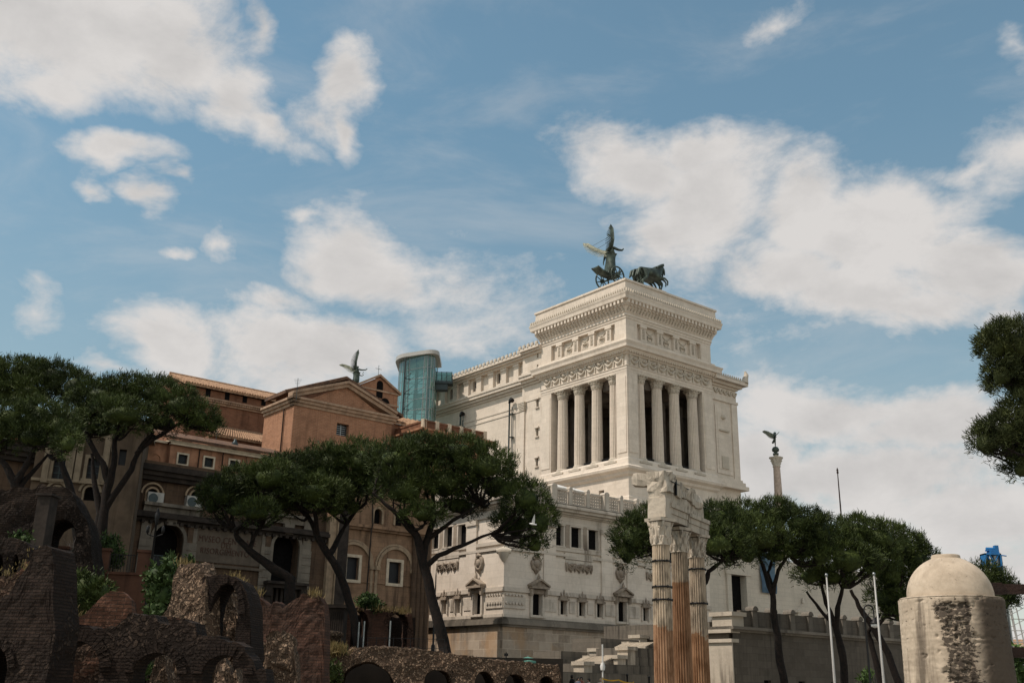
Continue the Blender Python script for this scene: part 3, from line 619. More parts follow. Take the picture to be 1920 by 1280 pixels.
# ------------------------------------------------------------------ lower block of the monument
TOP = 22.3
w = MB(); wb = MB(); trim = MB(); cor = MB()
def facade(F, L, bays, small, attic, garl, nofirst=False):
    holes = [(u-0.75, u+0.75, 9.6, 12.0) for u in bays]+[(u-0.5, u+0.5, 9.9, 11.5) for u in small]
    w.wall(F, 0, L, 8.9, 16.4, holes, 0, 0.55)
    w.wall(F, 0, L, 16.4, TOP, [(u-0.82, u+0.82, 17.9, 20.4) for u in attic], -0.12, 0.6)
    wb.wall(F, 0, L, 0, 8.4, [], 0, 0.3)
    for h in holes+[(u-0.82, u+0.82, 17.9, 20.4) for u in attic]:
        MB().box(F, h[0]-.1, h[1]+.1, h[2]-.1, h[3]+.1, -0.62, -0.5).build('window_pane', M['dark'], mon)
    # base cornice (soot), string courses
    for z0, z1, e in ((8.1, 8.35, .22), (8.35, 8.75, .5), (8.75, 8.98, .36), (8.98, 9.15, .15)): cor.box(F, -e, L, z0, z1, -0.5, e)
    # raised panels between the small windows
    pan = sorted(bays+small); 
    for a, b in zip(pan[:-1], pan[1:]):
        if b-a > 1.9: trim.box(F, a+1.05, b-1.05, 10.1, 11.5, 0, 0.09)
    for k in range(len(bays)):
        u0 = 0.1 if k == 0 else None
    trim.box(F, -0.25, L, 12.0, 12.2, 0, 0.25); trim.box(F, -0.18, L, 12.2, 12.5, 0, 0.18)
    segs = sorted([0]+[u for u in bays]+[L])
    trim.box(F, 0, L, 9.16, 9.5, 0, 0.12)
    orn = MB()
    for u in (0.4, ): orn.box(F, 0.0, 3.2, 10.15, 11.4, 0.0, 0.14)
    for k in range(6): u = 0.35+k*0.48; orn.tube([F.pt(u, 10.75, 0.1), F.pt(u, 10.75, 0.28)], 0.2, 7); orn.box(F, u-0.14, u+0.14, 11.55, 11.75, 0, 0.26)
    orn.build('corner_relief', MD, mon)
    for u in bays:                         # window with a small pediment on brackets
        orn = MB()
        for s_ in (-1, 1): trim.box(F, u+s_*0.75-0.16+s_*0.16, u+s_*0.75+0.16+s_*0.16, 9.5, 11.95, 0, 0.22); orn.box(F, u+s_*1.1-0.16, u+s_*1.1+0.16, 11.75, 12.5, 0, 0.55)
        trim.box(F, u-1.15, u+1.15, 9.3, 9.52, 0, 0.35)
        orn.box(F, u-1.35, u+1.35, 12.55, 12.8, 0, 0.8)
        orn.prism(F, [(u-1.35, 12.8), (u+1.35, 12.8), (u, 13.55)], 0, 0.55)
        for s_ in (-1, 1): orn.hexa([F.pt(u, 13.5, 0), F.pt(u+s_*1.45, 12.78, 0), F.pt(u+s_*1.45, 12.78, 0.85), F.pt(u, 13.5, 0.85), F.pt(u, 13.72, 0), F.pt(u+s_*1.45, 12.98, 0), F.pt(u+s_*1.45, 12.98, 0.85), F.pt(u, 13.72, 0.85)])
        orn.tube([F.pt(u, 13.6, 0.4), F.pt(u, 13.85, 0.4), F.pt(u-0.05, 14.1, 0.4), F.pt(u, 14.35, 0.35)], [0.2, 0.22, 0.15, 0.04], 7)
        orn.box(F, u-0.95, u+0.95, 12.02, 12.5, 0, 0.3)
        orn.build('window_pediment', M['marble_grimy'], mon); orn = MB()   # cartouche above
        c = u-0.2; zc = 15.45
        orn.tube([F.pt(c+0.62*math.cos(q*math.pi/8), zc+0.72*math.sin(q*math.pi/8), 0.12) for q in range(17)], [0.2 if q % 2 else 0.27 for q in range(17)], 6)
        orn.lathe([(0.05, -0.55), (0.42, -0.4), (0.5, 0), (0.42, 0.4), (0.05, 0.55)], 10, tuple(F.pt(c, zc, 0.02)))
        orn.tube([F.pt(c, zc-0.75, 0.15), F.pt(c, zc-1.0, 0.12), F.pt(c, zc-1.2, 0.08)], [0.36, 0.26, 0.1], 6); orn.tube([F.pt(c-0.4, zc+0.8, 0.2), F.pt(c, zc+0.9, 0.3), F.pt(c+0.4, zc+0.8, 0.2)], [0.15, 0.28, 0.15], 6)
        orn.build('cartouche', M['marble_grimy'], mon)
    for u in small:                        # small window with crested hood
        orn = MB()
        orn.box(F, u-0.72, u+0.72, 11.5, 11.72, 0, 0.5); orn.box(F, u-0.6, u+0.6, 11.72, 12.0, 0, 0.35)
        for q in (-0.5, 0, 0.5): orn.tube([F.pt(u+q, 12.0, 0.28), F.pt(u+q, 12.42+(0.35 if q == 0 else 0), 0.25)], [0.2, 0.04], 5)
        for s_ in (-1, 1): trim.box(F, u+s_*0.6-0.1, u+s_*0.6+0.1, 9.8, 11.5, 0, 0.2)
        orn.build('window_hood', M['marble_grimy'], mon)
    for u in garl:                         # three-swag garland under a tablet
        orn = MB()
        trim.box(F, u-2.3, u+2.3, 16.45, 17.2, -0.1, 0.14); trim.box(F, u-2.2, u+2.2, 15.9, 16.35, 0, 0.06)
        for k in range(3):
            c = u-1.36+k*1.36
            for dz, rr_ in ((0, .16), (-0.25, .13)): orn.tube([F.pt(c-0.66+1.32*q/6, 15.9+dz-0.42*math.sin(math.pi*q/6), 0.12) for q in range(7)], [rr_*0.7, rr_, rr_*1.25, rr_*1.4, rr_*1.25, rr_, rr_*0.7], 6)
            orn.tube([F.pt(c-0.3, 15.8, 0.1), F.pt(c, 15.75, 0.42), F.pt(c+0.3, 15.8, 0.1)], [0.1, 0.26, 0.1], 6)
            orn.tube([F.pt(c, 15.3, 0.1), F.pt(c+0.05, 14.9, 0.12)], [0.2, 0.12], 6)
        for k in range(4): c = u-2.04+k*1.36; orn.tube([F.pt(c, 16.0, 0.1), F.pt(c, 15.4, 0.15), F.pt(c, 14.95, 0.08)], [0.2, 0.17, 0.06], 6)
        orn.build('garland', M['marble_grimy'], mon)
    # attic storey: pilasters, frames, sill
    trim.box(F, -0.1, L, 16.7, 17.0, -0.12, 0.16); trim.box(F, 0, L, 17.35, 17.75, -0.12, 0.1)
    for u in attic:
        for s_ in (-1, 1): trim.box(F, u+s_*0.97-0.14, u+s_*0.97+0.14, 17.8, 20.55, -0.12, 0.03)
        trim.box(F, u-1.12, u+1.12, 20.4, 20.58, -0.12, 0.1); trim.box(F, u-1.12, u+1.12, 17.75, 17.92, -0.12, 0.15)
    orn = MB()
    for a, b in zip(attic[:-1], attic[1:]):
        if b-a < 4: MB().box(F, (a+b)/2-0.33, (a+b)/2+0.33, 17.4, 20.6, -0.12, 0.06).build('carved_pier', M['marble_grimy'], mon)
    # big flat pilasters framing each group
    for u in garl:
        for s_ in (-4.75, 4.75):
            if 0 < u+s_ < L: w.box(F, u+s_-0.95, u+s_+0.95, 12.5, 20.6, -0.3, 0.12); trim.box(F, u+s_-1.05, u+s_+1.05, 20.0, 20.55, -0.2, 0.3)
    for z0, z1, e in ((20.6, 20.95, .1), (20.95, 21.6, .0), (21.6, 21.75, .25)): trim.box(F, -e, L, z0, z1, -0.3, e)
    for z0, z1, e in ((21.75, 22.0, .5), (22.0, 22.35, .95), (22.35, 22.6, 1.25), (22.6, 22.75, 1.1)): trim.box(F, -e, L, z0, z1, -0.5, e)
    cor.box(F, -1.0, L, 22.76, 22.9, -0.5, 0.95)
facade(LR, 36.0, [5.0, 19.0, 33.0], [9.1, 12.1, 15.1, 23.2, 26.2, 29.2], [8.35, 11.3, 14.2, 22.4, 25.3, 28.2], [11.7, 25.7])
facade(LL, 34.0, [4.75, 18.0], [8.5, 11.3, 14.2, 22, 25], [8.3, 11.2, 14.1, 22, 25], [11.0, 24.0])
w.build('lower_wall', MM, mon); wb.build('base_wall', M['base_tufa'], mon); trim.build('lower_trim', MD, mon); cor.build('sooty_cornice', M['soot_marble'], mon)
w = MB(); w.box(LR, -0.3, 36, 22.4, 22.74, -34, 0.3); w.build('terrace', MM, mon)
w = MB(); c = J - eL*0.35 - eR*0.35; w.tube([c+UPV*15.2, c+UPV*15.7, c+UPV*16.3], [0.15, 0.5, 0.75], 8); w.tube([c+UPV*16.4-eL*0.6+eR*0.6, c+UPV*16.5, c+UPV*16.4+eL*0.6-eR*0.6], [.3, .5, .3], 8); w.build('corner_mask', MRL, mon)
# balustrade of the terrace
def balpost(F, u, big):
    s = MB(); a = 0.42 if big else 0.27
    s.box(F, u-a, u+a, 22.9, 24.95, 0.1, 0.1+2*a)
    s.prism(F, [(u-a*1.1, 24.9), (u+a*1.1, 24.9), (u+a*0.8, 25.12), (u+a*0.3, 25.22), (u-a*0.3, 25.22), (u-a*0.8, 25.12)], 0.06, 0.14+2*a)
    return s
for F in (LR, LL):
    us = [1.0+k*2.95 for k in range(12 if F is LR else 11)]
    for k, u in enumerate(us): balpost(F, u, k % 3 == 2).build('balustrade_post', MD, mon)
    for k in range(len(us)-1):
        s = MB(); a, b = us[k]+0.5, us[k+1]-0.45
        s.box(F, a, b, 22.9, 23.1, 0.25, 0.5); s.box(F, a, b, 24.62, 24.85, 0.22, 0.53)
        n = 5; du = (b-a)/n
        for i in range(n):
            for j in range(4):
                uc, zc = a+du*(i+.5), 23.28+j*0.365
                s.tube([F.pt(uc+0.13*math.cos(q*math.pi/3), zc+0.15*math.sin(q*math.pi/3), 0.37) for q in range(7)], 0.075, 4, cap=False)
        for i in range(n+1): s.box(F, a+du*i-0.03, a+du*i+0.03, 23.1, 24.55, 0.3, 0.44)
        for j in range(3): s.box(F, a, b, 23.44+j*0.365, 23.49+j*0.365, 0.31, 0.43)
        s.build('balustrade_panel', MD, mon)
# right-hand end of the monument behind the pines
w = MB(); ud = LR.u(1386, 1120, 0.0)
w.box(LR, 35.9, 36, 0, 22.4, -20, -.01); w.wall(LR, 36.02, 88, 0, 20, [(LR.u(1370, 1120), LR.u(1398, 1120), LR.z(1386, 1148), LR.z(1386, 1078))], 0.0, 0.9)
w.build('end_wall', M['travertine'], mon)
w = MB(); a, b, z0, z1 = LR.u(1370, 1120), LR.u(1398, 1120), LR.z(1386, 1148), LR.z(1386, 1078)
for q0, q1 in ((a-0.9, a), (b, b+0.9)): w.box(LR, q0, q1, z0-1, z1, 0, 0.3)
w.box(LR, a-1.1, b+1.1, z1, z1+0.8, 0, 0.4)
for q in (1.8, 1.35): w.box(LR, 36.1, 88, LR.z(1500, 1160)-q, LR.z(1500, 1160)-q+0.25, 0, 0.3)
u, z = LR.uz(1505, 1150); w.box(LR, u-1.6, u+1.6, z-1.2, z+0.1, 0, 0.4); w.prism(LR, [(u-1.9, z+0.1), (u+1.9, z+0.1), (u, z+1.6)], 0, 0.5); w.tube([LR.pt(u, z+1.5, .25), LR.pt(u, z+2.3, .25)], [.3, .08], 6)
w.build('end_wall_trim', M['travertine'], mon)
w = MB(); w.quad(*[LR.pt(x, y, -0.8) for x, y in ((a-.1, z0-.1), (b+.1, z0-.1), (b+.1, z1+.1), (a-.1, z1+.1))]); w.build('tall_doorway', M['dark'], mon)
bu0, bz0 = LR.uz(1425, 1110); bu1, bz1 = LR.uz(1448, 1038)
w = MB(); n = 8
for k in range(n):
    d0, d1 = 0.35+0.12*math.sin(k*1.1), 0.35+0.12*math.sin((k+1)*1.1); q0, q1 = bz0+(bz1-bz0)*k/n, bz0+(bz1-bz0)*(k+1)/n
    w.hexa([LR.pt(bu0, q0, d0), LR.pt(bu1, q0, d0), LR.pt(bu1, q0, d0+.04), LR.pt(bu0, q0, d0+.04), LR.pt(bu0, q1, d1), LR.pt(bu1, q1, d1), LR.pt(bu1, q1, d1+.04), LR.pt(bu0, q1, d1+.04)])
ban = w.build('banner', M['bluebanner'], None, at0=LR.pt(bu0, bz0, .3)); tag(ban, 'tall blue banner hanging on the pale stone wall behind a pine trunk', 'banner')
# lower annex at the far right
AN = LR.pt(90, 0); AR = Frame(AN, eR, -eL)
an = empty('annex_building', (AN.x, AN.y, 0), 'low pale stone annex with a small tower glimpsed between the right-hand pine trunks', 'building')
h = LR.z(1620, 1186) ; zt = AR.z(1640, 1186)
w = MB(); w.wall(AR, -2.0, 40, 0, zt, [(q, q+1.3, zt-6, zt-3.6) for q in (1, 7, 13, 19)], -3.0, 0.5); w.box(AR, -2, 40, zt, zt+.6, -12, -2.5)
u, z = AR.uz(1665, 1168, -5); w.box(AR, u-2.2, u+2.2, zt+.6, z+2, -9, -5); w.box(AR, u-2.5, u+2.5, z+2, z+2.4, -9.3, -4.7); w.build('wall', M['travertine'], an)
for q in (1, 7, 13, 19): MB().box(AR, q-.1, q+1.4, zt-6.1, zt-3.5, -3.6, -3.45).build('window', M['dark'], an)
# black drain pipes with curved hoods on the white wing wall
def vent(px, ytop, ybot, label):
    F = TL; d = WD+0.7
    u, z1 = F.uz(px, ytop, d); z0 = 30.5
    o = empty('floodlight_mast', F.pt(u, z0, d), label, 'floodlight', 'black masts in front of the white wing')
    s = MB(); s.tube([F.pt(u, z0, d), F.pt(u, z1, d)], 0.16, 8); s.tube([F.pt(u-0.75, z0, d), F.pt(u-0.75, z1-1.0, d)], 0.07, 6)
    for k in range(5): z = z0+(z1-z0)*(k+.5)/5; s.box(F, u-0.8, u+0.1, z, z+.1, d-.7, d+.05)
    s.build('mast', M['darksteel'], o)
    s = MB(); s.tube([F.pt(u+0.1, z1-.1, d), F.pt(u-0.1, z1+.35, d), F.pt(u-0.6, z1+.5, d+.1), F.pt(u-1.0, z1+.2, d+.15)], [.22, .3, .42, .44], 10); s.build('lamp_head', M['iron'], o)
vent(955.5, 755, 860, 'taller black floodlight mast rising from the pine top to the white wing')
vent(863.5, 780, 805, 'shorter black floodlight mast by the ochre roof terrace')
# ------------------------------------------------------------------ bronze groups
def skin_obj(name, joints, edges, mat, parent, root, sub=2, loc=(0, 0, 0)):
    """one continuous body: joints {name: (x,y,z,r[,r2])} joined by edges, grown with a Skin modifier"""
    names = list(joints); me = bpy.data.meshes.new(name)
    me.from_pydata([joints[k][:3] for k in names], [(names.index(a), names.index(b)) for a, b in edges], [])
    o = bpy.data.objects.new(name, me); COL.objects.link(o); o.parent = parent; o.location = loc
    me.materials.append(mat)
    md = o.modifiers.new('Skin', 'SKIN'); md.use_smooth_shade = True
    for i, k in enumerate(names):
        q = joints[k]; sv = me.skin_vertices[0].data[i]; sv.radius = (q[3], q[4] if len(q) > 4 else q[3]); sv.use_root = (k == root)
    if sub: m2 = o.modifiers.new('Subdivision', 'SUBSURF'); m2.levels = sub; m2.render_levels = sub
    return o
def wing(name, mat, parent, pts, span, sgn, loc=(0, 0, 0)):
    """feathered wing: pts = spine polyline (local), feathers trail away from it"""
    s = MB(); pts = [Vector(p) for p in pts]; n = len(pts); tr = Vector(span)
    prev = None
    for layer, (k0, lw) in enumerate(((1.0, 1.0), (0.6, 0.8))):
        for i in range(26):
            t = i/25*(n-1); j = min(int(t), n-2); p = pts[j].lerp(pts[j+1], t-j); ax = (pts[j+1]-pts[j]).normalized()
            ln = (0.35+0.65*math.sin(math.pi*min(1, 0.25+0.6*i/25)))*k0
            dirv = (tr*(1-0.55*i/25) + ax*(0.2+1.1*i/25)*tr.length).normalized()
            wd = tr.cross(ax).normalized(); L = tr.length*ln; sd = dirv.cross(wd).normalized()*0.13
            a = p+wd*0.05*sgn*(layer+1)
            s.hexa([a-sd-wd*.03, a+sd-wd*.03, a+sd+wd*.03, a-sd+wd*.03, a+dirv*L-sd*.3-wd*.01, a+dirv*L+sd*.3-wd*.01, a+dirv*L+sd*.3+wd*.01, a+dirv*L-sd*.3+wd*.01])
    s.tube(pts, [0.2-0.13*i/(n-1) for i in range(n)], 7)
    o = s.build(name, mat); o.parent = parent; o.location = loc; return o
def winged_figure(root, loc, arm='spread', lit=True):
    """robed woman with raised wings; facing +x, about 5.6 m tall"""
    f = skin_obj('figure', {'hip': (0, 0, 2.75, .74, .70), 'hem': (-.1, 0, .1, 1.0, .9), 'knee': (.12, 0, 1.35, .86, .78), 'hem2': (-.45, .1, .05, .4, .3),
        'waist': (0.02, 0, 3.3, .56, .56), 'chest': (.06, 0, 4.0, .62, .76), 'neck': (.1, 0, 4.62, .2), 'head': (.16, 0, 5.1, .36, .33), 'crown': (.18, 0, 5.38, .24),
        'shl': (.03, -.6, 4.3, .27), 'shr': (.03, .6, 4.3, .27), 'ell': (.85, -.8, 4.1, .2), 'hal': (1.75, -.75, 4.3, .15), 'fil': (2.05, -.75, 4.7, .1),
        'elr': (-.25 if arm == 'spread' else .6,   .85, 3.3, .2), 'har': (-.5 if arm == 'spread' else 1.4, .95, 2.3 if arm == 'spread' else 3.15, .1), 'fir': (-.55 if arm == 'spread' else 1.75, .9, 1.8 if arm == 'spread' else 3.6, .08)},
        [('hip', 'knee'), ('knee', 'hem'), ('knee', 'hem2'), ('hip', 'waist'), ('waist', 'chest'), ('chest', 'neck'), ('neck', 'head'), ('head', 'crown'), ('chest', 'shl'), ('shl', 'ell'), ('ell', 'hal'), ('hal', 'fil'), ('chest', 'shr'), ('shr', 'elr'), ('elr', 'har'), ('har', 'fir')], M['bronze'], root, 'hip', 2, loc)
    L = Vector(loc)
    s = MB()                                            # folds of the robe
    for k in range(11):
        a = 2*math.pi*k/11; s.tube([L+Vector((.5*math.cos(a), .5*math.sin(a), 2.8)), L+Vector((.1+.64*math.cos(a+.1), .6*math.sin(a+.1), 1.5)), L+Vector((-.1+.86*math.cos(a+.2), .78*math.sin(a+.2), 0.05))], [.05, .1, .13], 5)
    dr = s.build('robe_folds', M['bronze']); dr.parent = root
    return f
# quadriga on the tower
TC = at(1167, 547, 176.0); ROOF = TC.z; TC.z = 0
quad = empty('bronze_chariot', tuple(TC+UPV*ROOF), 'dark bronze winged woman driving a four-horse chariot on the corner tower roof', 'sculpture', rz=math.atan2(eR.y, eR.x))
w = MB(); w.bx((1.9, 0, (67.5-ROOF)/2+.1), (12.0, 4.3, ROOF-67.5+.2)); w.bx((7.2, 0, 1.0), (5.0, 4.2, 1.9)); w.build('plinth', M['marble'], None).parent = quad
def wheel(y, x, r):
    s = MB(); n = 28
    s.tube([(x+r*math.cos(2*math.pi*k/n), y, r+.24+r*math.sin(2*math.pi*k/n)) for k in range(n+1)], .15, 7, cap=False)
    h = s.build('wheel', M['bronze'], None); h.parent = quad
    s = MB()
    for k in range(8): a = math.pi/8+2*math.pi*k/8; s.tube([(x, y, r+.24), (x+r*math.cos(a), y, r+.24+r*math.sin(a))], [.12, .07], 6)
    s.build('spokes', M['bronze'], None).parent = h
    s = MB(); s.tube([(x, y-.35, r+.24), (x, y+.35, r+.24)], .3, 10); s.build('hub', M['bronze'], None).parent = h
for y in (-2.0, 2.0): wheel(y, -3.2, 1.6)
s = MB(); s.tube([(-3.2, -2, 1.6), (-3.2, 2, 1.6)], .16, 8)
s.prism(Frame(Vector((0, 0, 0)), Vector((1, 0, 0)), Vector((0, 1, 0))), [(-6.9, 2.75), (-6.0, 2.2), (-4.6, 1.9), (-2.2, 1.9), (-1.4, 2.2), (-1.2, 3.2), (-1.5, 3.4), (-1.8, 2.6), (-2.4, 2.3), (-4.6, 2.2), (-6.0, 2.5), (-6.9, 3.0)], -.75, .75)
for y in (-.8, .8): s.tube([(-7.0, y, 2.95), (-5.8, y, 2.4), (-4.2, y, 2.25), (-2.4, y, 2.4), (-1.5, y, 3.2), (-1.25, y, 3.45)], [.16, .24, .2, .18, .18, .2], 8)
for k in range(5): s.tube([(-1.35, -.7+k*.35, 3.0), (-1.1, -.7+k*.35, 3.4), (-1.3, -.7+k*.35, 3.6)], [.18, .2, .08], 6)
s.tube([(-1.3, 0, 2.0), (1.5, 0, 2.0), (4.5, 0, 2.9)], .13, 8); s.build('chariot_body', M['bronze'], None).parent = quad
winged_figure(quad, (-3.0, 0, 2.35)).scale = (1.25, 1.25, 1.26)
wing('wing', M['bronze'], quad, [(-3.1, -.3, 7.3), (-3.3, -.9, 8.0), (-3.25, -1.2, 9.2), (-3.1, -1.0, 10.6), (-3.0, -.8, 11.6)], (-1.3, .5, -.9), 1)
wing('wing', M['lit_verdigris'], quad, [(-3.2, .3, 7.2), (-3.7, 1.3, 7.5), (-4.1, 2.4, 8.2), (-4.3, 3.6, 9.1), (-4.4, 4.4, 9.7)], (-.7, -.5, -1.7), -1)
s = MB()
for a, b in (((-3.25, -1.2, 9.2), (-4.1, 2.4, 8.2)), ((-3.1, -1.0, 10.3), (-4.3, 3.8, 9.0))): s.tube([a, b], .035, 4)
s.build('wing_stay', M['bronze'], None).parent = quad
def horse(lean):
    j = {'croup': (-1.45, 0, 3.1, .62, .66), 'belly': (0, 0, 2.95, .66, .70), 'chest': (1.25, 0, 3.1, .66, .74), 'n1': (1.85, 0, 3.75, .38, .56), 'n2': (2.3, 0+lean*.1, 4.4, .27, .46), 'poll': (2.75, lean*.2, 4.72, .22, .32), 'jaw': (3.1, lean*.25, 4.35, .2, .27), 'muz': (3.25, lean*.28, 3.75, .14, .18), 'lip': (3.22, lean*.28, 3.55, .11, .13),
         'fl1': (1.5, .38, 2.5, .3, .27), 'fl2': (2.3, .42, 2.2, .17), 'fl3': (2.75, .42, 1.6, .12), 'fl4': (2.6, .42, 1.1, .12), 'fl5': (2.5, .42, .95, .12),
         'fr1': (1.5, -.38, 2.5, .3, .27), 'fr2': (2.55, -.42, 2.65, .17), 'fr3': (3.2, -.42, 2.3, .12), 'fr4': (3.15, -.42, 1.75, .11), 'fr5': (3.05, -.42, 1.6, .12),
         'hl1': (-1.5, .42, 2.4, .42, .36), 'hl2': (-1.1, .45, 1.75, .26), 'hl3': (-1.75, .45, 1.1, .16), 'hl4': (-1.55, .45, .4, .11), 'hl5': (-1.4, .45, .1, .15),
         'hr1': (-1.5, -.42, 2.4, .42, .36), 'hr2': (-1.5, -.45, 1.65, .26), 'hr3': (-2.35, -.45, 1.1, .16), 'hr4': (-2.35, -.45, .4, .11), 'hr5': (-2.2, -.45, .1, .15),
         't1': (-2.05, 0, 3.3, .18), 't2': (-2.55, 0, 3.1, .22), 't3': (-2.75, 0, 2.4, .24), 't4': (-3.05, 0, 1.8, .1)}
    e = [('croup', 'belly'), ('belly', 'chest'), ('chest', 'n1'), ('n1', 'n2'), ('n2', 'poll'), ('poll', 'jaw'), ('jaw', 'muz'), ('muz', 'lip'), ('croup', 't1'), ('t1', 't2'), ('t2', 't3'), ('t3', 't4')]
    for p, b in (('fl', 'chest'), ('fr', 'chest'), ('hl', 'croup'), ('hr', 'croup')): e += [(b, p+'1'), (p+'1', p+'2'), (p+'2', p+'3'), (p+'3', p+'4'), (p+'4', p+'5')]
    return j, e
j, e = horse(1)
hz = skin_obj('horse', j, e, M['bronze'], quad, 'belly', 2, (7.2, 1.45, 1.9)); hz.scale = (1.25, 1.25, 1.22)
s = MB()
for k in range(14):
    t = k/13; p = Vector((1.55+1.25*t, 0, 4.15+.95*t-.22*t*t)); s.tube([p, p+Vector((-.25, .18*(-1)**k, .22)), p+Vector((-.55, .3*(-1)**k, -.15))], [.1, .13, .04], 5)
for y in (-.12, .12): s.tube([(2.72, y, 4.9), (2.78, y, 5.25)], [.09, .03], 5)
mn = s.build('mane', M['bronze'], None); mn.parent = hz
for k, y in enumerate((.75, .05, -.65)): dup(hz, quad, (7.2+.25*(k % 2), y, 1.9))
# second winged figure, on the far tower
p = at(667, 718, 262.0)
q2 = empty('bronze_statue', (p.x, p.y, p.z), 'winged bronze woman holding out a branch, rising behind the church gable', 'statue', rz=R(20))
winged_figure(q2, (0, 0, -0.6), 'hold').scale = (1.3, 1.3, 1.0)
s = MB(); s.tube([(1.75, .9, 2.9), (2.1, 1.0, 3.6)], [.05, .09], 6); s.build('branch', M['bronze'], None).parent = q2
wing('wing', M['bronze'], q2, [(-.1, -.3, 3.8), (-.3, -.6, 4.6), (-.35, -.9, 5.8), (-.1, -.9, 7.2), (.1, -.8, 8.2)], (-1.3, .1, -1.0), 1)
wing('wing', M['lit_verdigris'], q2, [(-.1, .3, 3.8), (-.9, .9, 4.2), (-1.7, 1.6, 4.9), (-2.6, 2.4, 5.4), (-3.4, 2.9, 5.6)], (-.4, .2, -1.4), -1)
s = MB()
for k in range(6): s.tube([(-.4-.25*k, -.8, -1.5), (-.6-.15*k, -.8, .5), (-.3, -.8, .9)], .08, 5)
s.bx((-.3, 0, -6), (1.6, 1.6, 12)); s.build('stand', M['darksteel'], None).parent = q2

# victory column with a small winged statue
p = at(1453, 862, 186.0); pb = at(1461, 950, 186.0)
VX, VY, VZ = pb.x, pb.y, p.z
vc = empty('granite_column', (VX, VY, 0), 'tall pink granite column rising alone behind the right-hand pines', 'column')
s = MB(); hh = VZ-1.3; r0 = 0.74
s.lathe([(r0*1.15, 0), (r0*1.15, hh*.3), (r0*1.12, hh*.6), (r0, hh*.85), (r0*.83, hh)], 24); o = s.build('shaft', M['granite']); o.parent = vc
s = MB(); rt = .66
s.lathe([(rt*1.1, hh), (rt*1.12, hh+.15), (rt*.95, hh+.2), (rt*1.3, hh+.7), (rt*1.1, hh+.75), (rt*1.6, hh+1.15), (rt*1.3, hh+1.25), (rt*1.7, hh+1.6), (rt*1.7, hh+1.8), (rt*.7, hh+1.85), (rt*.6, hh+2.3)], 32, mod=lambda th, i: 1+(.1*math.cos(8*th) if 3 <= i <= 6 else (.14*abs(math.cos(2*th)) if i in (7, 8) else 0))); o = s.build('capital', M['marble_relief']); o.parent = vc
vs_ = empty('small_bronze_statue', (VX, VY, hh+2.2), 'small green bronze winged figure on a globe at the top of the granite column', 'statue', rz=R(-30))
s = MB(); s.lathe([(.05, 0), (.5, .0), (.55, .35), (.2, .45), (.62, .75), (.68, 1.1), (.45, 1.5), (.1, 1.65)], 16); s.build('globe', M['bronze'], None).parent = vs_
vk = 0.52
f = skin_obj('figure', {k: tuple(x*vk for x in v) for k, v in {'hip': (0, 0, 2.9, .42, .36), 'hem': (-1.0, 0, 1.2, .55, .4), 'foot': (.05, 0, .1, .16), 'waist': (.1, 0, 3.4, .33), 'chest': (.25, 0, 4.05, .4), 'neck': (.35, 0, 4.65, .15), 'head': (.42, 0, 5.05, .28), 'crown': (.45, 0, 5.3, .15), 'sh': (.3, .5, 4.3, .2), 'el': (.9, .9, 4.9, .14), 'ha': (1.5, 1.1, 5.6, .1), 'sh2': (.3, -.5, 4.3, .2), 'el2': (.6, -.9, 3.6, .14), 'ha2': (1.0, -1.0, 3.2, .1)}.items()},
    [('hip', 'hem'), ('hip', 'foot'), ('hip', 'waist'), ('waist', 'chest'), ('chest', 'neck'), ('neck', 'head'), ('head', 'crown'), ('chest', 'sh'), ('sh', 'el'), ('el', 'ha'), ('chest', 'sh2'), ('sh2', 'el2'), ('el2', 'ha2')], M['bronze'], vs_, 'hip', 2, (0, 0, 1.6))
wing('wing', M['lit_verdigris'], vs_, [(0, .2, 3.8), (-.8, .7, 4.3), (-1.6, 1.3, 4.9), (-2.3, 1.7, 5.2)], (-.2, .1, -.9), -1)
wing('wing', M['bronze'], vs_, [(0, -.2, 3.8), (.2, -.9, 4.0), (.5, -1.6, 3.9), (.8, -2.2, 3.4)], (-.2, .1, -.9), 1)
# thin pole on the monument's far side
p = at(1570, 880, 172.0); s = MB(); s.tube([(p.x, p.y, 0), (p.x, p.y, p.z-6), (p.x, p.y, p.z-.6)], [.15, .12, .08], 8); s.lathe([(.1, -.7), (.22, -.5), (.1, -.3), (.2, -.15), (.03, .35)], 8, (p.x, p.y, p.z))
tag(s.build('flagpole', M['rust_iron'], None, at0=(p.x, p.y, 0)), 'bare dark flagpole standing against the clouds right of the granite column', 'flagpole')

# ------------------------------------------------------------------ glass lift tower
Y0 = 196.0
a = at(742, 660, Y0); b = at(816, 654, Y0); LX0, LX1, LZ = a.x, b.x, a.z
lift = empty('glass_lift_tower', ((LX0+LX1)/2, Y0+3, 0), 'curved teal glass lift tower with a pale flat roof beside the white wing', 'lift tower')
def rplan(grow=0.0, n=10):                    # rounded-nose plan running away to the right
    x0, x1, y0, y1 = LX0-grow, LX1+grow, Y0-grow, Y0+9+grow; r = 2.6; P = []
    for k in range(n+1): t = math.pi+math.pi/2*k/n; P.append((x0+r+r*math.cos(t), y0+3.4+(r+.6)*math.sin(t)))
    for k in range(n+1): t = -math.pi/2+math.pi/2*k/n; P.append((x1-r+r*math.cos(t), y0+2.6+r*math.sin(t)))
    P += [(x1, y1), (x0, y1)]; return [(x, y+(x1-x)/(x1-x0)*4.5) for x, y in P]
P = rplan(); NP = len(P)
H0 = 30.0
s = MB()
for k in range(NP-1): s.quad((*P[k], H0), (*P[k+1], H0), (*P[k+1], LZ), (*P[k], LZ))
s.build('glazing', M['glass'], lift)
s = MB()
for k in range(0, NP, 2): s.tube([(*P[k], H0), (*P[k], LZ)], .075, 5)
zz = H0
while zz < LZ: s.tube([(*q, zz) for q in P], .05, 4); zz += 2.15
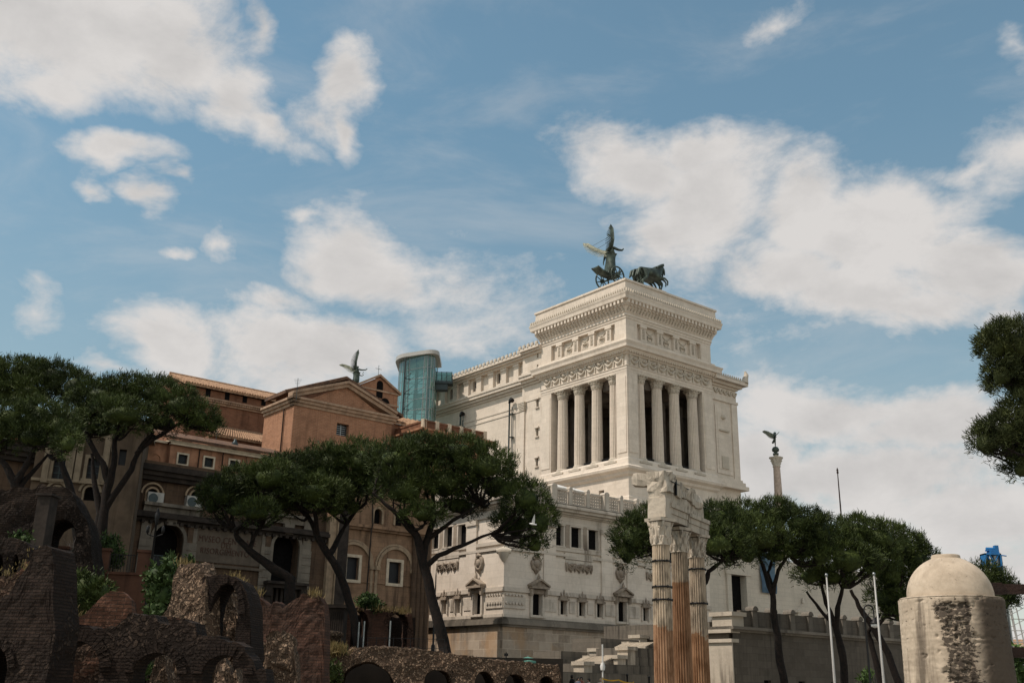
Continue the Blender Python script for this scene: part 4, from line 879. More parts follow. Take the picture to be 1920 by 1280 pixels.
s.build('mullions', M['steel'], lift)
s = MB()
for x, y in ((LX0+1.7, Y0+3), (LX0+1.7, Y0+6.5), (LX1-1.5, Y0+3), (LX1-1.5, Y0+6.5), (LX0+4, Y0+3), (LX0+4, Y0+6.5)): s.tube([(x, y, H0), (x, y, LZ-.4)], .16, 6)
zz = H0+1.5
while zz < LZ-3:
    for y in (Y0+3, Y0+6.5):
        s.tube([(LX0+1.7, y, zz), (LX0+4, y, zz+2.15)], .07, 5); s.tube([(LX0+4, y, zz), (LX1-1.5, y, zz+2.15)], .07, 5); s.tube([(LX0+1.7, y, zz), (LX1-1.5, y, zz)], .08, 5)
    zz += 3.2
s.build('inner_frame', M['darksteel'], lift)
s = MB(); s.bx((LX1-3.2, Y0+4.8, LZ-9), (2.2, 2.6, 3.0)); s.bx((LX0+2.9, Y0+4.8, LZ-16), (1.9, 2.6, 3.0)); s.build('lift_car', M['glass'], lift)
s = MB(); Q = rplan(.75)
s.add([(*q, z) for z in (LZ-.05, LZ+.75) for q in Q], [tuple(range(len(Q)-1, -1, -1)), tuple(range(len(Q), 2*len(Q)))]+[(k, (k+1) % len(Q), len(Q)+(k+1) % len(Q), len(Q)+k) for k in range(len(Q))]); s.build('roof', M['pole'], lift)
s = MB(); e0 = Vector((LX1, Y0+5, 0)); wz = at(838, 706, Y0).z; ex = at(846, 700, Y0).x
s.bx(((LX1+ex)/2, Y0+5, wz), (ex-LX1+.2, 2.4, .5)); s.bx(((LX1+ex)/2-.4, Y0+5, wz-.9), (ex-LX1-1, 1.8, 1.2))
for y in (Y0+3.9, Y0+6.1):
    for k in range(4): x = LX1+.2+(ex-LX1-.3)*k/3; s.tube([(x, y, wz), (x, y, wz+2.2)], .07, 5)
    s.tube([(LX1, y, wz+2.1), (ex, y, wz+2.1)], .06, 5)
s.build('footbridge', M['darksteel'], lift)
s = MB(); s.bx(((LX1+ex)/2, Y0+3.9, wz+1.1), (ex-LX1, .05, 1.8)); s.build('bridge_glass', M['glass'], lift)
M['ac_grey'] = plain('dusty_white_casing', (0.42, 0.40, 0.36), 0.7, var=.2, bump=0)
# ------------------------------------------------------------------ brick church on the hill
CC = at(552, 757, 130.0); CC.z = 0
CR, CL = Frame(CC, eR, -eL), Frame(CC, eL, -eR); TD = CL.u(494, 800)
ch = empty('brick_church', (CC.x, CC.y, 0), 'brick church with a pale trimmed pediment above the pines', 'church')
zc = CR.z(552, 757); ue = CR.u(735, 790); uA, zA = CR.uz(650, 725)
we0, wz1 = CR.uz(632, 792); we1, wz0 = CR.uz(653, 819)
w = MB(); w.wall(CR, 0, ue, 0, zc, [(we0, we1, wz0, wz1)], 0, 0.7)
w.prism(CR, [(0, zc), (ue, zc), (uA, zA+.1)], -1.0, -0.15)
w.box(CR, 0.02, ue-.02, 0, zc, -19, -1.2) if False else None
w.wall(CL, 0, TD, 0, zc, [], 0, .3); w.box(CR, ue-.3, ue, 0, zc, -TD, -.02)
w.build('transept_wall', M['church'], ch)
MB().box(CR, we0-.1, we1+.1, wz0-.1, wz1+.1, -.8, -.66).build('window_pane', M['pane'], ch)
s = MB(); s.box(CR, (we0+we1)/2-.05, (we0+we1)/2+.05, wz0, wz1, -.62, -.55)
for k in range(1, 6): z = wz0+(wz1-wz0)*k/6; s.box(CR, we0, we1, z-.03, z+.03, -.62, -.56)
s.build('window_bars', M['steel'], ch)
s = MB()                                   # horizontal and raking cornices of the pediment
for z0, z1, e in ((zc-.15, zc+.25, .18), (zc+.25, zc+.65, .45), (zc+.65, zc+.95, .7)): s.box(CR, -e, ue+e, z0, z1, -.9, e); s.box(CL, -e, TD, z0, z1, -.5, e)
def rake(F, p, q, h0, h1, d0, d1, s):
    s.hexa([F.pt(p[0], p[1]+h0, d0), F.pt(q[0], q[1]+h0, d0), F.pt(q[0], q[1]+h0, d1), F.pt(p[0], p[1]+h0, d1), F.pt(p[0], p[1]+h1, d0), F.pt(q[0], q[1]+h1, d0), F.pt(q[0], q[1]+h1, d1), F.pt(p[0], p[1]+h1, d1)])
for p, q in (((-.5, zc+.9), (uA, zA)), ((ue+.5, zc+.9), (uA, zA))):
    rake(CR, p, q, -.1, .4, -1, .3, s); rake(CR, p, q, .4, .75, -1, .6, s)
s.build('pediment_cornice', M['church_trim'], ch)
# upper gable and roof behind the pediment
uB, zB = CR.uz(648, 712, -3.5); e0, ez0 = CR.uz(492, 764, -3.5); e1, ez1 = CR.uz(742, 775, -3.5)
uL, zL = CR.uz(553, 733, -3.5)
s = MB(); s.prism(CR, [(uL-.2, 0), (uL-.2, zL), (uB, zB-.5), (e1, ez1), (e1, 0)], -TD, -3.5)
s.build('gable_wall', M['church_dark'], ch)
s = MB()
slope = (zB-zL)/(uB-uL)
lo = (uL-1.6, zL-1.6*slope)
rake(CR, lo, (uB, zB), 0, .35, -TD-.6, -3.0, s); rake(CR, (e1+1.0, ez1-.5), (uB, zB), 0, .35, -TD-.6, -3.0, s)
for k in range(9):                         # tile ridges on the slope
    d = -TD-.3+k*(TD-2.9)/8; s.tube([CR.pt(lo[0], lo[1]+.36, d), CR.pt(uB, zB+.36, d)], .13, 5); s.tube([CR.pt(e1+1, ez1-.5+.36, d), CR.pt(uB, zB+.36, d)], .13, 5)
s.build('gable_roof', M['tile_dark'], ch)
s = MB(); u, z = CR.uz(534, 766, 0)
X = CL.pt(2.4, 0, .12); s.tube([CL.pt(2.4, CL.z(535, 767), .2), CL.pt(2.5, CL.z(535, 767)-.6, .16), CL.pt(2.5, 22, .16)], .09, 6); s.build('drainpipe', M['rust_iron'], ch)
# low wing right of the transept with tiled roof
rw0, rz0 = CR.uz(735, 790, -4); rw1, rz1 = CR.uz(782, 800, -4)
s = MB(); s.box(CR, ue+.02, rw1+5, 0, rz1-.2, -16, -4); s.build('side_wing_wall', M['church'], ch)
s = MB()
for k in range(14): a = ue+.1+k*(rw1+5-ue)/14; s.tube([CR.pt(a, rz1-.1, -3.4), CR.pt(a, rz1+2.0, -8)], .24, 6)
s.hexa([CR.pt(ue, rz1-.35, -3.4), CR.pt(rw1+5, rz1-.35, -3.4), CR.pt(rw1+5, rz1+1.8, -8), CR.pt(ue, rz1+1.8, -8), CR.pt(ue, rz1-.15, -3.4), CR.pt(rw1+5, rz1-.15, -3.4), CR.pt(rw1+5, rz1+2, -8), CR.pt(ue, rz1+2, -8)])
s.build('side_wing_roof', M['tile'], ch)
# long nave on the left
NV = at(335, 712, 142.0); NV.z = 0
NF = Frame(NV, eR, -eL)
nz = lambda px, py: NF.z(px, py); n0 = NF.u(352, 740); n1 = NF.u(536, 748); 
zr = NF.z(352, 716)                         # roof edge
za_, zb_ = NF.z(380, 733), NF.z(380, 750)
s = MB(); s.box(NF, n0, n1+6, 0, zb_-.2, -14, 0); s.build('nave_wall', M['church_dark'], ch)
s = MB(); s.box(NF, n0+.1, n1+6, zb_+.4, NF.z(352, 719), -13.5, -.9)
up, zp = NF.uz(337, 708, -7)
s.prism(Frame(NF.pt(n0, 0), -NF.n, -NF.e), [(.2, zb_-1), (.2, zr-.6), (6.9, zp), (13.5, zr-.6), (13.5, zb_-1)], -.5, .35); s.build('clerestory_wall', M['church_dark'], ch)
s = MB()
for px in (390, 426, 459, 494): u, z = NF.uz(px, 737 + (px-390)*.16, -.9); s.box(NF, u-.35, u+.35, z-.55, z+.55, -1.2, -.82)
s.build('clerestory_opening', M['dark'], ch)
s = MB()
ze = NF.z(352, 718)
for sg in (0, 1):
    dA, dB = (-.2, -7.0) if sg == 0 else (-13.8, -7.0)
    s.hexa([NF.pt(n0-.5, ze-.1, dA), NF.pt(n1+6, ze-.1, dA), NF.pt(n1+6, zp, dB), NF.pt(n0-.5, zp, dB), NF.pt(n0-.5, ze+.2, dA), NF.pt(n1+6, ze+.2, dA), NF.pt(n1+6, zp+.3, dB), NF.pt(n0-.5, zp+.3, dB)])
for k in range(52): a = n0-.3+k*(n1+6-n0)/52; s.tube([NF.pt(a, ze+.24, -.15), NF.pt(a, zp+.34, -7)], .16, 5)
s.tube([NF.pt(n0-.5, zp+.4, -7), NF.pt(n1+6, zp+.4, -7)], .26, 6); s.build('nave_roof', M['tile'], ch)
s = MB(); 
for z0, z1, e in ((zb_-.35, zb_-.05, .25), (zb_+.25, zb_+.45, .7)): s.box(NF, n0-.2, n1+6, z0, z1, -1.2, e)
for k in range(60): a = n0+k*(n1+6-n0)/60; s.box(NF, a, a+.28, zb_-.05, zb_+.25, -.2, .55)
s.build('nave_cornice', M['church_trim'], ch)
# lower aisle with tiled lean-to roof in front of the nave
lx0, lz0 = NF.uz(392, 816, 7); lx1, lz1 = NF.uz(527, 832, 7)
s = MB(); s.box(NF, lx0, lx1+3, 0, lz0, .05, 7); s.build('aisle_wall', M['church_dark'], ch)
s = MB(); zt = NF.z(432, 812, 2.5)
s.hexa([NF.pt(lx0-.3, lz0-.05, 7.4), NF.pt(lx1+3, lz0-.05, 7.4), NF.pt(lx1+3, zt+1, .05), NF.pt(lx0+4, zt+1, .05), NF.pt(lx0-.3, lz0+.2, 7.4), NF.pt(lx1+3, lz0+.2, 7.4), NF.pt(lx1+3, zt+1.3, .05), NF.pt(lx0+4, zt+1.3, .05)])
for k in range(36): a = lx0+k*(lx1+3-lx0)/36; s.tube([NF.pt(a, lz0+.25, 7.4), NF.pt(a+ (4*(1-k/36)), zt+1.35, .1)], .15, 5)
s.build('aisle_roof', M['tile'], ch)
# brick gable with an arched opening and an iron cross
GP = at(707, 760, 152.0); GP.z = 0; GF = Frame(GP, eR, -eL)
g0, gz0 = GF.uz(672, 722); g1, gz1 = GF.uz(746, 738); gu, gz = GF.uz(711, 707)
gb = empty('brick_gable', (GP.x, GP.y, 0), 'narrow brick gable with an arched opening and thin cross behind the church roof', 'church gable')
au, az_ = GF.uz(712, 727)
s = MB(); zsq = min(gz0, gz1)
s.wall(GF, g0, g1, 0, zsq, [], 0, .8); s.prism(GF, [(g0, zsq), (g1, zsq), (gu, gz)], -.9, 0); s.box(GF, g0, g1, 0, zsq, -10, -.02)
s.build('wall', M['church'], gb)
s = MB()
s.prism(GF, [(au-.55, az_-1.6), (au+.55, az_-1.6)]+[(au+.55*math.cos(k*math.pi/8), az_+.6+.55*math.sin(k*math.pi/8)) for k in range(9)], -.1, .06)
ru, rz_ = GF.uz(722, 751); s.prism(GF, [(ru+.8*math.cos(k*math.pi/8), rz_-.4+.8*math.sin(k*math.pi/8)) for k in range(9)], -.1, .06); s.build('arched_opening', M['dark'], gb)
s = MB()
for p, q in (((g0-.4, zsq-.2), (gu, gz+.1)), ((g1+.4, zsq-.2), (gu, gz+.1))): rake(GF, p, q, 0, .35, -1.2, .4, s)
for z in (zsq-.3, zsq-2.2): s.box(GF, g0-.15, g1+.15, z, z+.25, -.3, .2)
s.build('cornice', M['church_trim'], gb)
s = MB(); s.tube([GF.pt(gu, gz, -.3), GF.pt(gu, gz+2.0, -.3)], .05, 5); s.tube([GF.pt(gu-.55, gz+1.4, -.3), GF.pt(gu+.55, gz+1.4, -.3)], .045, 5); s.build('cross', M['steel'], gb)

# ------------------------------------------------------------------ ochre roof terrace
OP = at(794, 812, 138.0); OP.z = 0; OR_, OL_ = Frame(OP, eR, -eL), Frame(OP, eL, -eR)
ob = empty('ochre_building', (OP.x, OP.y, 0), 'ochre stucco building with a balustraded roof terrace below the white wing', 'building')
o1, oz1 = OR_.uz(920, 832); oz = OR_.z(794, 806)
s = MB(); s.box(OR_, 0, o1-.8, 0, oz-.6, -12, 0); s.build('wall', M['stucco'], ob)
s = MB()
for z0, z1, e in ((oz-.9, oz-.5, .25), (oz-.5, oz-.1, .6), (oz-.1, oz+.15, 1.0)): s.box(OR_, -e, o1-.8+e, z0, z1, -12-e, e)
s.build('cornice', M['stucco'], ob)
for k in range(6):
    u = .2+k*(o1-1.2)/5; s = MB(); s.box(OR_, u-.28, u+.28, oz+.16, oz+1.65, -.6, 0); s.build('balustrade_pier', M['stucco_trim'], ob)
s = MB(); s.box(OR_, 0, o1-.8, oz+1.35, oz+1.55, -.5, -.1); s.box(OR_, 0, o1-.8, oz+.16, oz+.35, -.5, -.1)
for k in range(62): u = .2+k*(o1-1.3)/62; s.box(OR_, u, u+.12, oz+.35, oz+1.35, -.38, -.22)
s.box(OL_, 0, 9, oz+1.3, oz+1.55, -.5, -.1); s.box(OL_, 0, 9, oz+.16, oz+1.3, -.4, -.2)
s.build('balustrade', M['church_dark'], ob)

# ------------------------------------------------------------------ museum
MP = at(795, 1200, 114.0); MP.z = 0; MF = Frame(MP, eR, -eL)
MLs = Frame(MP, eL, -eR)
mu = empty('museum_building', (MP.x, MP.y, 0), 'soot-brown museum with arched portals and carved wall lettering behind the pines', 'museum')
uL0 = -46.0
zc1 = 20.5; zc0 = 19.35                      # dark cornice
arch = []
def ahole(px0, px1, pyb, pyt, d=0.0): return (MF.u(px0, pyb, d), MF.u(px1, pyb, d), MF.z((px0+px1)/2, pyb, d), MF.z((px0+px1)/2, pyt, d), 'arch')
p1 = (MF.u(284, 1030), MF.u(341, 1030), 3.0, MF.z(316, 982), 'arch')
p2 = (MF.u(508, 1060), MF.u(558, 1060), MF.z(533, 1092), MF.z(533, 998), 'arch')
a1 = ahole(273, 294, 944, 915); a2 = ahole(355, 376, 952, 920)
uS = MF.u(607, 1080)                         # where the projecting strip begins
w = MB(); w.wall(MF, uL0, uS, 0, 20.5, [p1, p2], 0, 1.2) if False else None
zmid = MF.z(420, 965)
w.wall(MF, uL0, uS, 0, 15.9, [p1, p2], 0, 1.4); w.wall(MF, uL0, uS, 15.9, zc1+.5, [h for h in (a1, a2)], -0.25, .7)
w.box(MF, uL0, uS, 15.7, 15.9, -.9, 0.0); w.box(MF, uL0, 0, 0, zc1+.4, -22, -9)
w.build('front_wall', M['museum'], mu)
for h in (p1, p2, a1, a2): MB().box(MF, h[0]-.2, h[1]+.2, h[2]-.2, h[3]+.1, -1.6 if h in (p1, p2) else -1.0, -1.45 if h in (p1, p2) else -.9).build('arched_doorway' if h in (p1, p2) else 'arched_window', M['dark'], mu)
s = MB(); a = p1[0]; b = p1[0]+1.2
s.box(MF, a+.05, b+.5, 3, 12.6, -1.42, -1.36); s.build('door_leaf', M['pane'], mu)
s = MB()
for u in (a+.1, a+.75, a+1.5): s.box(MF, u, u+.1, 3, 12.6, -1.36, -1.28)
for z in (10.3, 11.4, 12.5): s.box(MF, a, a+1.6, z, z+.1, -1.36, -1.27)
s.build('door_frame', M['darksteel'], mu)
for h in (p1, p2):                           # pale stone portals
    c, r = (h[0]+h[1])/2, (h[1]-h[0])/2; sp = h[3]-r; ft = 3.0 if h is p1 else h[2]
    s = MB(); s.archband(MF, c, sp, r, r+.32, -.1, .22, ft); s.box(MF, c-r-1.25, c-r-.33, ft-2, sp+r+1.5, 0, .16); s.box(MF, c+r+.33, c+r+1.25, ft-2, sp+r+1.5, 0, .16)
    s.prism(MF, [(c-.42, h[3]-.15), (c+.42, h[3]-.15), (c+.55, h[3]+.85), (c-.55, h[3]+.85)], 0, .45)
    s.box(MF, c-r-1.35, c+r+1.35, sp+r+1.5, sp+r+1.8, -.1, .5); s.box(MF, c-r-.33, c+r+.33, sp+r+.9, sp+r+1.5, 0, .1)
    for k in range(int((sp-ft+2)/.75)):
        for x in (c-r-.8, c+r+.8): s.box(MF, x-.5, x+.5, ft-1.9+k*.75, ft-1.9+k*.75+.68, .1, .22)
    s.build('portal', M['portal'], mu)
# balcony under the second portal
s = MB(); c = (p2[0]+p2[1])/2; bz = p2[2]
s.box(MF, c-2.2, c+2.2, bz-.25, bz, 0, 1.3); s.box(MF, c-2.15, c+2.15, bz-.6, bz-.25, 0, 1.0)
for x in (c-1.9, c+1.9): s.box(MF, x-.3, x+.3, bz-3, bz-.6, 0, .8); s.box(MF, x-.36, x+.36, bz-1.4, bz-.6, 0, 1.0)
for k in range(6): x = c-1.3+k*.52; s.box(MF, x-.12, x+.12, bz-3, bz-.6, 0, .5)
s.build('balcony', M['museum_black'], mu)
for h in (a1, a2):
    c, r = (h[0]+h[1])/2, (h[1]-h[0])/2; s = MB(); s.archband(MF, c, h[3]-r, r, r+.16, -.25, .02, h[2]); s.archband(MF, c, h[3]-r, r+.42, r+.58, -.25, .05); s.build('window_moulding', M['museum_quoin'], mu)
# cornices
s = MB()
for z0, z1, e in ((zc0-.2, zc0+.2, .3), (zc0+.2, zc0+.6, .6), (zc0+.6, zc1, .9)): s.box(MF, uL0, 1.0 if False else uS+2, z0, z1, -.6, e)
for z0, z1, e in ((15.4, 15.7, .3), (15.7, 16.05, .75), (16.05, 16.25, .5)): s.box(MF, uL0, uS, z0-.0, z1, -.3, e)
for k in range(46): u = uL0+.3+k*(uS-uL0)/46; s.box(MF, u, u+.3, 15.2, 15.5, 0, .45)
s.build('cornice', M['museum_black'], mu)
# lettered panel
s0, sz1 = MF.uz(370, 985); s1, sz0 = MF.uz(486, 1062)
s = MB(); s.box(MF, s0, s1, sz0, sz1, 0, .08); s.box(MF, s0-.25, s1+.25, sz0-.45, sz0-.2, 0, .3); o = s.build('sign_panel', M['sign_panel'], mu)
s = MB()
for q in (s0-.9, s1+.35): s.box(MF, q, q+.55, 6, 15.2, 0, .2)
s.box(MF, s0-.9, s1+.9, sz1+.05, sz1+.3, 0, .22); s.build('panel_frame', M['museum'], mu)
def text(txt, px0, px1, py0, py1, d=.11):
    u0, zt = MF.uz(px0, py0); zb = MF.z(px0, py1); u1 = MF.u(px1, py1)
    fc = bpy.data.curves.new('lettering', 'FONT'); fc.body = txt; fc.size = 1.0; fc.extrude = .02; fc.resolution_u = 3; fc.space_character = 1.12; fc.offset = -0.004
    f = bpy.data.objects.new('lettering_curve', fc); COL.objects.link(f); bpy.context.view_layer.update()
    me = bpy.data.meshes.new_from_object(f.evaluated_get(bpy.context.evaluated_depsgraph_get())); bpy.data.objects.remove(f)
    V = np.array([v.co for v in me.vertices]); mn_, mx_ = V.min(0), V.max(0)
    L_ = bpy.data.objects.new('lettering', me); COL.objects.link(L_); L_.parent = o; org = wloc(o)
    for v in me.vertices:
        q = MF.pt(u0+(v.co.x-mn_[0])/(mx_[0]-mn_[0])*(u1-u0), zb+(v.co.y-mn_[1])/(mx_[1]-mn_[1])*(zt-zb), d+v.co.z) - org
        v.co = q
    me.materials.clear(); me.materials.append(M['letters'])
text('MVSEO CENTRALE', 373, 480, 1002, 1014); text('DEL', 415, 434, 1016, 1027); text('RISORGIMENTO', 376, 466, 1025, 1036)
# right part: projecting strip, tall wall with two blind arches
q0, q1, q2 = uS, MF.u(622, 1080), MF.u(632, 1080)
s = MB(); s.box(MF, q0, q0+.8, 0, 17.9, -.5, .5); s.box(MF, q0+.85, q1, 0, 18.4, -.5, .75); s.build('pilaster_edge', M['museum_quoin'], mu)
s = MB(); s.box(MF, q1, q1+1.3, 0, 18.9, -.5, .6); s.build('dark_pilaster', M['museum_black'], mu)
bw0 = q1+1.3
wa = [(MF.u(648, 1080), MF.u(671, 1080), MF.z(660, 1086), MF.z(660, 1044)), (MF.u(727, 1090), MF.u(750, 1090), MF.z(738, 1093), MF.z(738, 1053))]
ws = [ahole(701, 716, 981, 953), ahole(741, 757, 985, 957)]
w = MB(); w.wall(MF, bw0, .4, 0, 17.4, wa, 0, .5); w.wall(MF, bw0, .4, 17.4, 24, ws, -.2, .5); w.box(MLs, 0, 4.5, 0, 24, -.5, -.39) ; w.box(MF, bw0, .35, 17.2, 17.4, -.8, 0)
w.box(MF, bw0, .3, 17.5, 24, -4.5, -.81)
w.build('side_wall', M['museum_warm'], mu)
for h in wa:
    MB().box(MF, h[0]-.1, h[1]+.1, h[2]-.1, h[3]+.1, -.6, -.42).build('window_pane', M['pane'], mu)
    s = MB(); t_ = .3
    s.box(MF, h[0]-t_, h[0], h[2]-t_, h[3]+t_, -.1, .12); s.box(MF, h[1], h[1]+t_, h[2]-t_, h[3]+t_, -.1, .12); s.box(MF, h[0], h[1], h[3], h[3]+t_, -.1, .118); s.box(MF, h[0], h[1], h[2]-t_, h[2], -.1, .13); s.build('window_frame', M['stucco_trim'], mu)
    s = MB(); c = (h[0]+h[1])/2; s.archband(MF, c, 13.4, 1.95, 2.25, 0, .22); s.archband(MF, c, 13.4, 2.3, 2.5, 0, .12)
    for x in (c-2.45, c+2.15): s.box(MF, x, x+.3, 6, 13.0, 0, .12)
    s.box(MF, c-2.75, c-1.95, 13.0, 13.4, 0, .3); s.box(MF, c+1.95, c+2.75, 13.0, 13.4, 0, .3); s.build('blind_arch', M['museum_quoin'], mu)
for h in ws:
    MB().box(MF, h[0]-.1, h[1]+.1, h[2]-.1, h[3]+.05, -.8, -.62).build('arched_window', M['dark'], mu)
    c, r = (h[0]+h[1])/2, (h[1]-h[0])/2; s = MB(); s.archband(MF, c, h[3]-r, r, r+.2, -.3, 0, h[2]); s.build('window_moulding', M['museum_quoin'], mu)
s = MB(); s.box(MF, bw0, .5, 16.95, 17.2, 0, .35); s.box(MF, bw0, .5, 17.2, 17.5, -.3, .6)
s.build('string_course', M['museum_warm'], mu); MB().box(MF, bw0, .4, 11.6, 11.8, 0, .1).build('string_course', M['museum_warm'], mu)
s = MB()
for k in range(4): x = -1.9+k*.55; s.tube([MF.pt(x, 0, .35), MF.pt(x, 17, .3)], .32, 8)
s.build('engaged_shafts', M['museum'], mu)
# air conditioners on the upper sills
for h, px, lab in ((a1, 277, 'small white air conditioner on the left arched window sill of the brown museum'), (a2, 361, 'small white air conditioner on the arched sill beside the dark pine crown')):
    u = h[0]+.75 if h is a1 else h[0]+.3; z = h[2]-.1
    o = empty('air_conditioner', MF.pt(u, z, .1), lab, 'air conditioner', 'air conditioners on the museum sills')
    s = MB(); s.box(MF, u-.75, u+.75, z, z+1.15, -.3, .35); s.box(MF, u+.25, u+.7, z+.1, z+1.05, .35, .37); s.build('casing', M['ac_grey'], o)
    s = MB(); s.prism(MF, [(u-.25+.45*math.cos(k*math.pi/8), z+.58+.45*math.sin(k*math.pi/8)) for k in range(16)], .35, .39); s.build('fan', M['darksteel'], o)

# ------------------------------------------------------------------ orange house on top of the museum
HF = Frame(MF.pt(0, 0, -2.5), eR, -eL)
hb = empty('orange_house', tuple(HF.pt(HF.u(400, 890), 0)), 'orange stucco house with small pale framed lattice windows above the museum cornice', 'house')
hw = []
for px, py in ((342, 861), (391, 867), (438, 872), (491, 880)):
    u, z = HF.uz(px, py); hw.append((u-.45, u+.45, z-.46, z+.46))
h0, h1 = HF.u(322, 860), HF.u(545, 880); ht = HF.z(345, 833); hm = HF.u(468, 860)
bw = (HF.u(284, 870), HF.u(303, 870), HF.z(292, 874), HF.z(292, 849), 'arch')
w = MB(); w.wall(HF, h0-.01, h1, 17.5, ht, hw, 0, .25); w.box(HF, h0-14, h1, 0, ht, -9, -.6) ; w.wall(HF, h0-14, h0, 17.5, ht-.15, [bw], -.5, .4)
w.box(HF, h0-.3, h0+.3, 17.5, ht-.2, -.6, .12); w.box(HF, hm-.35, hm+.35, 17.5, ht-.2, -.4, .12); w.build('wall', M['stucco'], hb)
for h in hw:
    MB().box(HF, h[0]-.1, h[1]+.1, h[2]-.1, h[3]+.1, -.4, -.22).build('window_pane', M['pane'], hb)
    s = MB(); t_ = .17
    s.box(HF, h[0]-t_, h[0], h[2]-t_, h[3]+t_, -.1, .12); s.box(HF, h[1], h[1]+t_, h[2]-t_, h[3]+t_, -.1, .12); s.box(HF, h[0], h[1], h[3], h[3]+t_, -.1, .118); s.box(HF, h[0]-.1, h[1]+.1, h[2]-t_, h[2], -.1, .15); s.build('window_frame', M['stucco_trim'], hb)
    s = MB()
    for k in range(-5, 6):
        for sg in (-1, 1):
            a, b = h[0]+k*.2, h[0]+k*.2+sg*.92
            def cl(u): return min(max(u, h[0]), h[1])
            A0, B0 = cl(a), cl(b); 
            if abs(b-a) < .01 or abs(A0-B0) < .05: continue
            s.tube([HF.pt(A0, h[2]+.92*abs(A0-a)/.92, -.12), HF.pt(B0, h[2]+.92*abs(B0-a)/.92, -.12)], .014, 4, cap=False)
    s.build('lattice', M['darksteel'], hb)
MB().box(HF, bw[0]-.1, bw[1]+.1, bw[2]-.1, bw[3], -1.0, -.88).build('arched_window', M['pane'], hb)
s = MB(); s.box(HF, h0-.6, h1, ht, ht+.2, -.6, .5); s.box(HF, h0-14, h0-.6, ht-.15, ht+.05, -1, 0)
for k in range(64): u = h0-.4+k*(h1-h0)/64; s.box(HF, u, u+.2, ht-.22, ht, 0, .42)
s.build('eaves', M['stucco_trim'], hb)
s = MB()
s.hexa([HF.pt(h0-.8, ht+.2, .8), HF.pt(h1, ht+.2, .8), HF.pt(h1, ht+1.9, -5), HF.pt(h0-.8, ht+1.9, -5), HF.pt(h0-.8, ht+.32, .8), HF.pt(h1, ht+.32, .8), HF.pt(h1, ht+2.1, -5), HF.pt(h0-.8, ht+2.1, -5)])
for k in range(70): u = h0-.7+k*(h1-h0+.6)/70; s.tube([HF.pt(u, ht+.36, .85), HF.pt(u, ht+2.1, -5)], .12, 5)
s.build('roof', M['tile_dark'], hb)
s = MB(); u, z = HF.uz(440, 835, -2); s.lathe([(.28, -1), (.28, 0), (.36, .15), (.2, .4), (.06, .7)], 10, tuple(HF.pt(u, z, -2))); s.build('chimney_cap', M['darksteel'], hb)
# gabled bits above the house roof
# ------------------------------------------------------------------ pale church on the left, behind the pines
PF = Frame(Vector((at(160, 880, 88).x, 88, 0)), Vector((math.sin(R(74)), math.cos(R(74)), 0)), Vector((math.cos(R(74)), -math.sin(R(74)), 0)))
pc = empty('pale_church', tuple(PF.pt(0, 0)), 'brown plastered church front with tall pale framed windows behind the left pines', 'church')
f0, f1 = PF.u(62, 880), PF.u(262, 880)
pw = [(PF.u(x0, 880), PF.u(x1, 880), PF.z((x0+x1)/2, 898), PF.z((x0+x1)/2, 859)) for x0, x1 in ((99, 121), (163, 186))]
pa = [(PF.u(x0, 930), PF.u(x1, 930), PF.z((x0+x1)/2, 938), PF.z((x0+x1)/2, 912), 'arch') for x0, x1 in ((157, 178), (95, 114))]
pn = (PF.u(222, 860), PF.u(236, 860), PF.z(229, 872), PF.z(229, 842))
zt = PF.z(160, 790)
w = MB(); w.wall(PF, f0, f1, 0, zt, pw+pa+[pn], 0, .5); w.box(PF, f0, f1, 0, zt, -16, -.7); w.build('front_wall', M['pale_church'], pc)
for h in pw+[pn]:
    MB().box(PF, h[0]-.1, h[1]+.1, h[2]-.1, h[3]+.1, -.65, -.45).build('window_pane', M['pane'], pc)
    if h is pn: continue
    s = MB(); t_ = .28
    s.box(PF, h[0]-t_, h[0], h[2]-t_, h[3]+t_, -.1, .12); s.box(PF, h[1], h[1]+t_, h[2]-t_, h[3]+t_, -.1, .12); s.box(PF, h[0], h[1], h[3], h[3]+t_, -.1, .118); s.box(PF, h[0]-t_-.1, h[1]+t_+.1, h[2]-t_-.1, h[2], -.1, .2); s.build('window_frame', M['pale_trim'], pc)
    s = MB(); s.box(PF, (h[0]+h[1])/2-.05, (h[0]+h[1])/2+.05, h[2], h[3], -.45, -.38)
    for k in (1, 2): z = h[2]+(h[3]-h[2])*k/3; s.box(PF, h[0], h[1], z-.04, z+.04, -.45, -.39)
    s.build('glazing_bars', M['darksteel'], pc)
    s = MB(); c = (h[0]+h[1])/2; s.archband(PF, c, h[3]+.7, 1.25, 1.5, 0, .2); s.build('arched_niche', M['pale_trim'], pc)
for h in pa:
    MB().box(PF, h[0]-.1, h[1]+.1, h[2]-.1, h[3]+.05, -.65, -.48).build('arched_window', M['dark'], pc)
    c, r = (h[0]+h[1])/2, (h[1]-h[0])/2; s = MB(); s.archband(PF, c, h[3]-r, r, r+.16, -.1, .1, h[2]); s.archband(PF, c, h[3]-r, r+.3, r+.5, -.1, .16); s.build('window_moulding', M['pale_trim'], pc)
for px in (86, 132, 146, 196):
    u = PF.u(px, 880); s = MB(); s.box(PF, u-.25, u+.25, PF.z(px, 905), zt-1, 0, .35); s.build('pilaster', M['pale_trim'], pc)
s = MB(); s.box(PF, f0-.3, f1+.3, zt-.3, zt, -1, .5); s.box(PF, f0-.5, f1+.5, zt, zt+.3, -16.5, .9); z = PF.z(140, 903); s.box(PF, f0, PF.u(196, 900), z-.12, z+.12, 0, .3)
s.prism(PF, [(f0+3, zt+.3), (f1-3, zt+.3), ((f0+f1)/2, zt+3.5)], -16, 0); s.build('cornice', M['pale_trim'], pc)
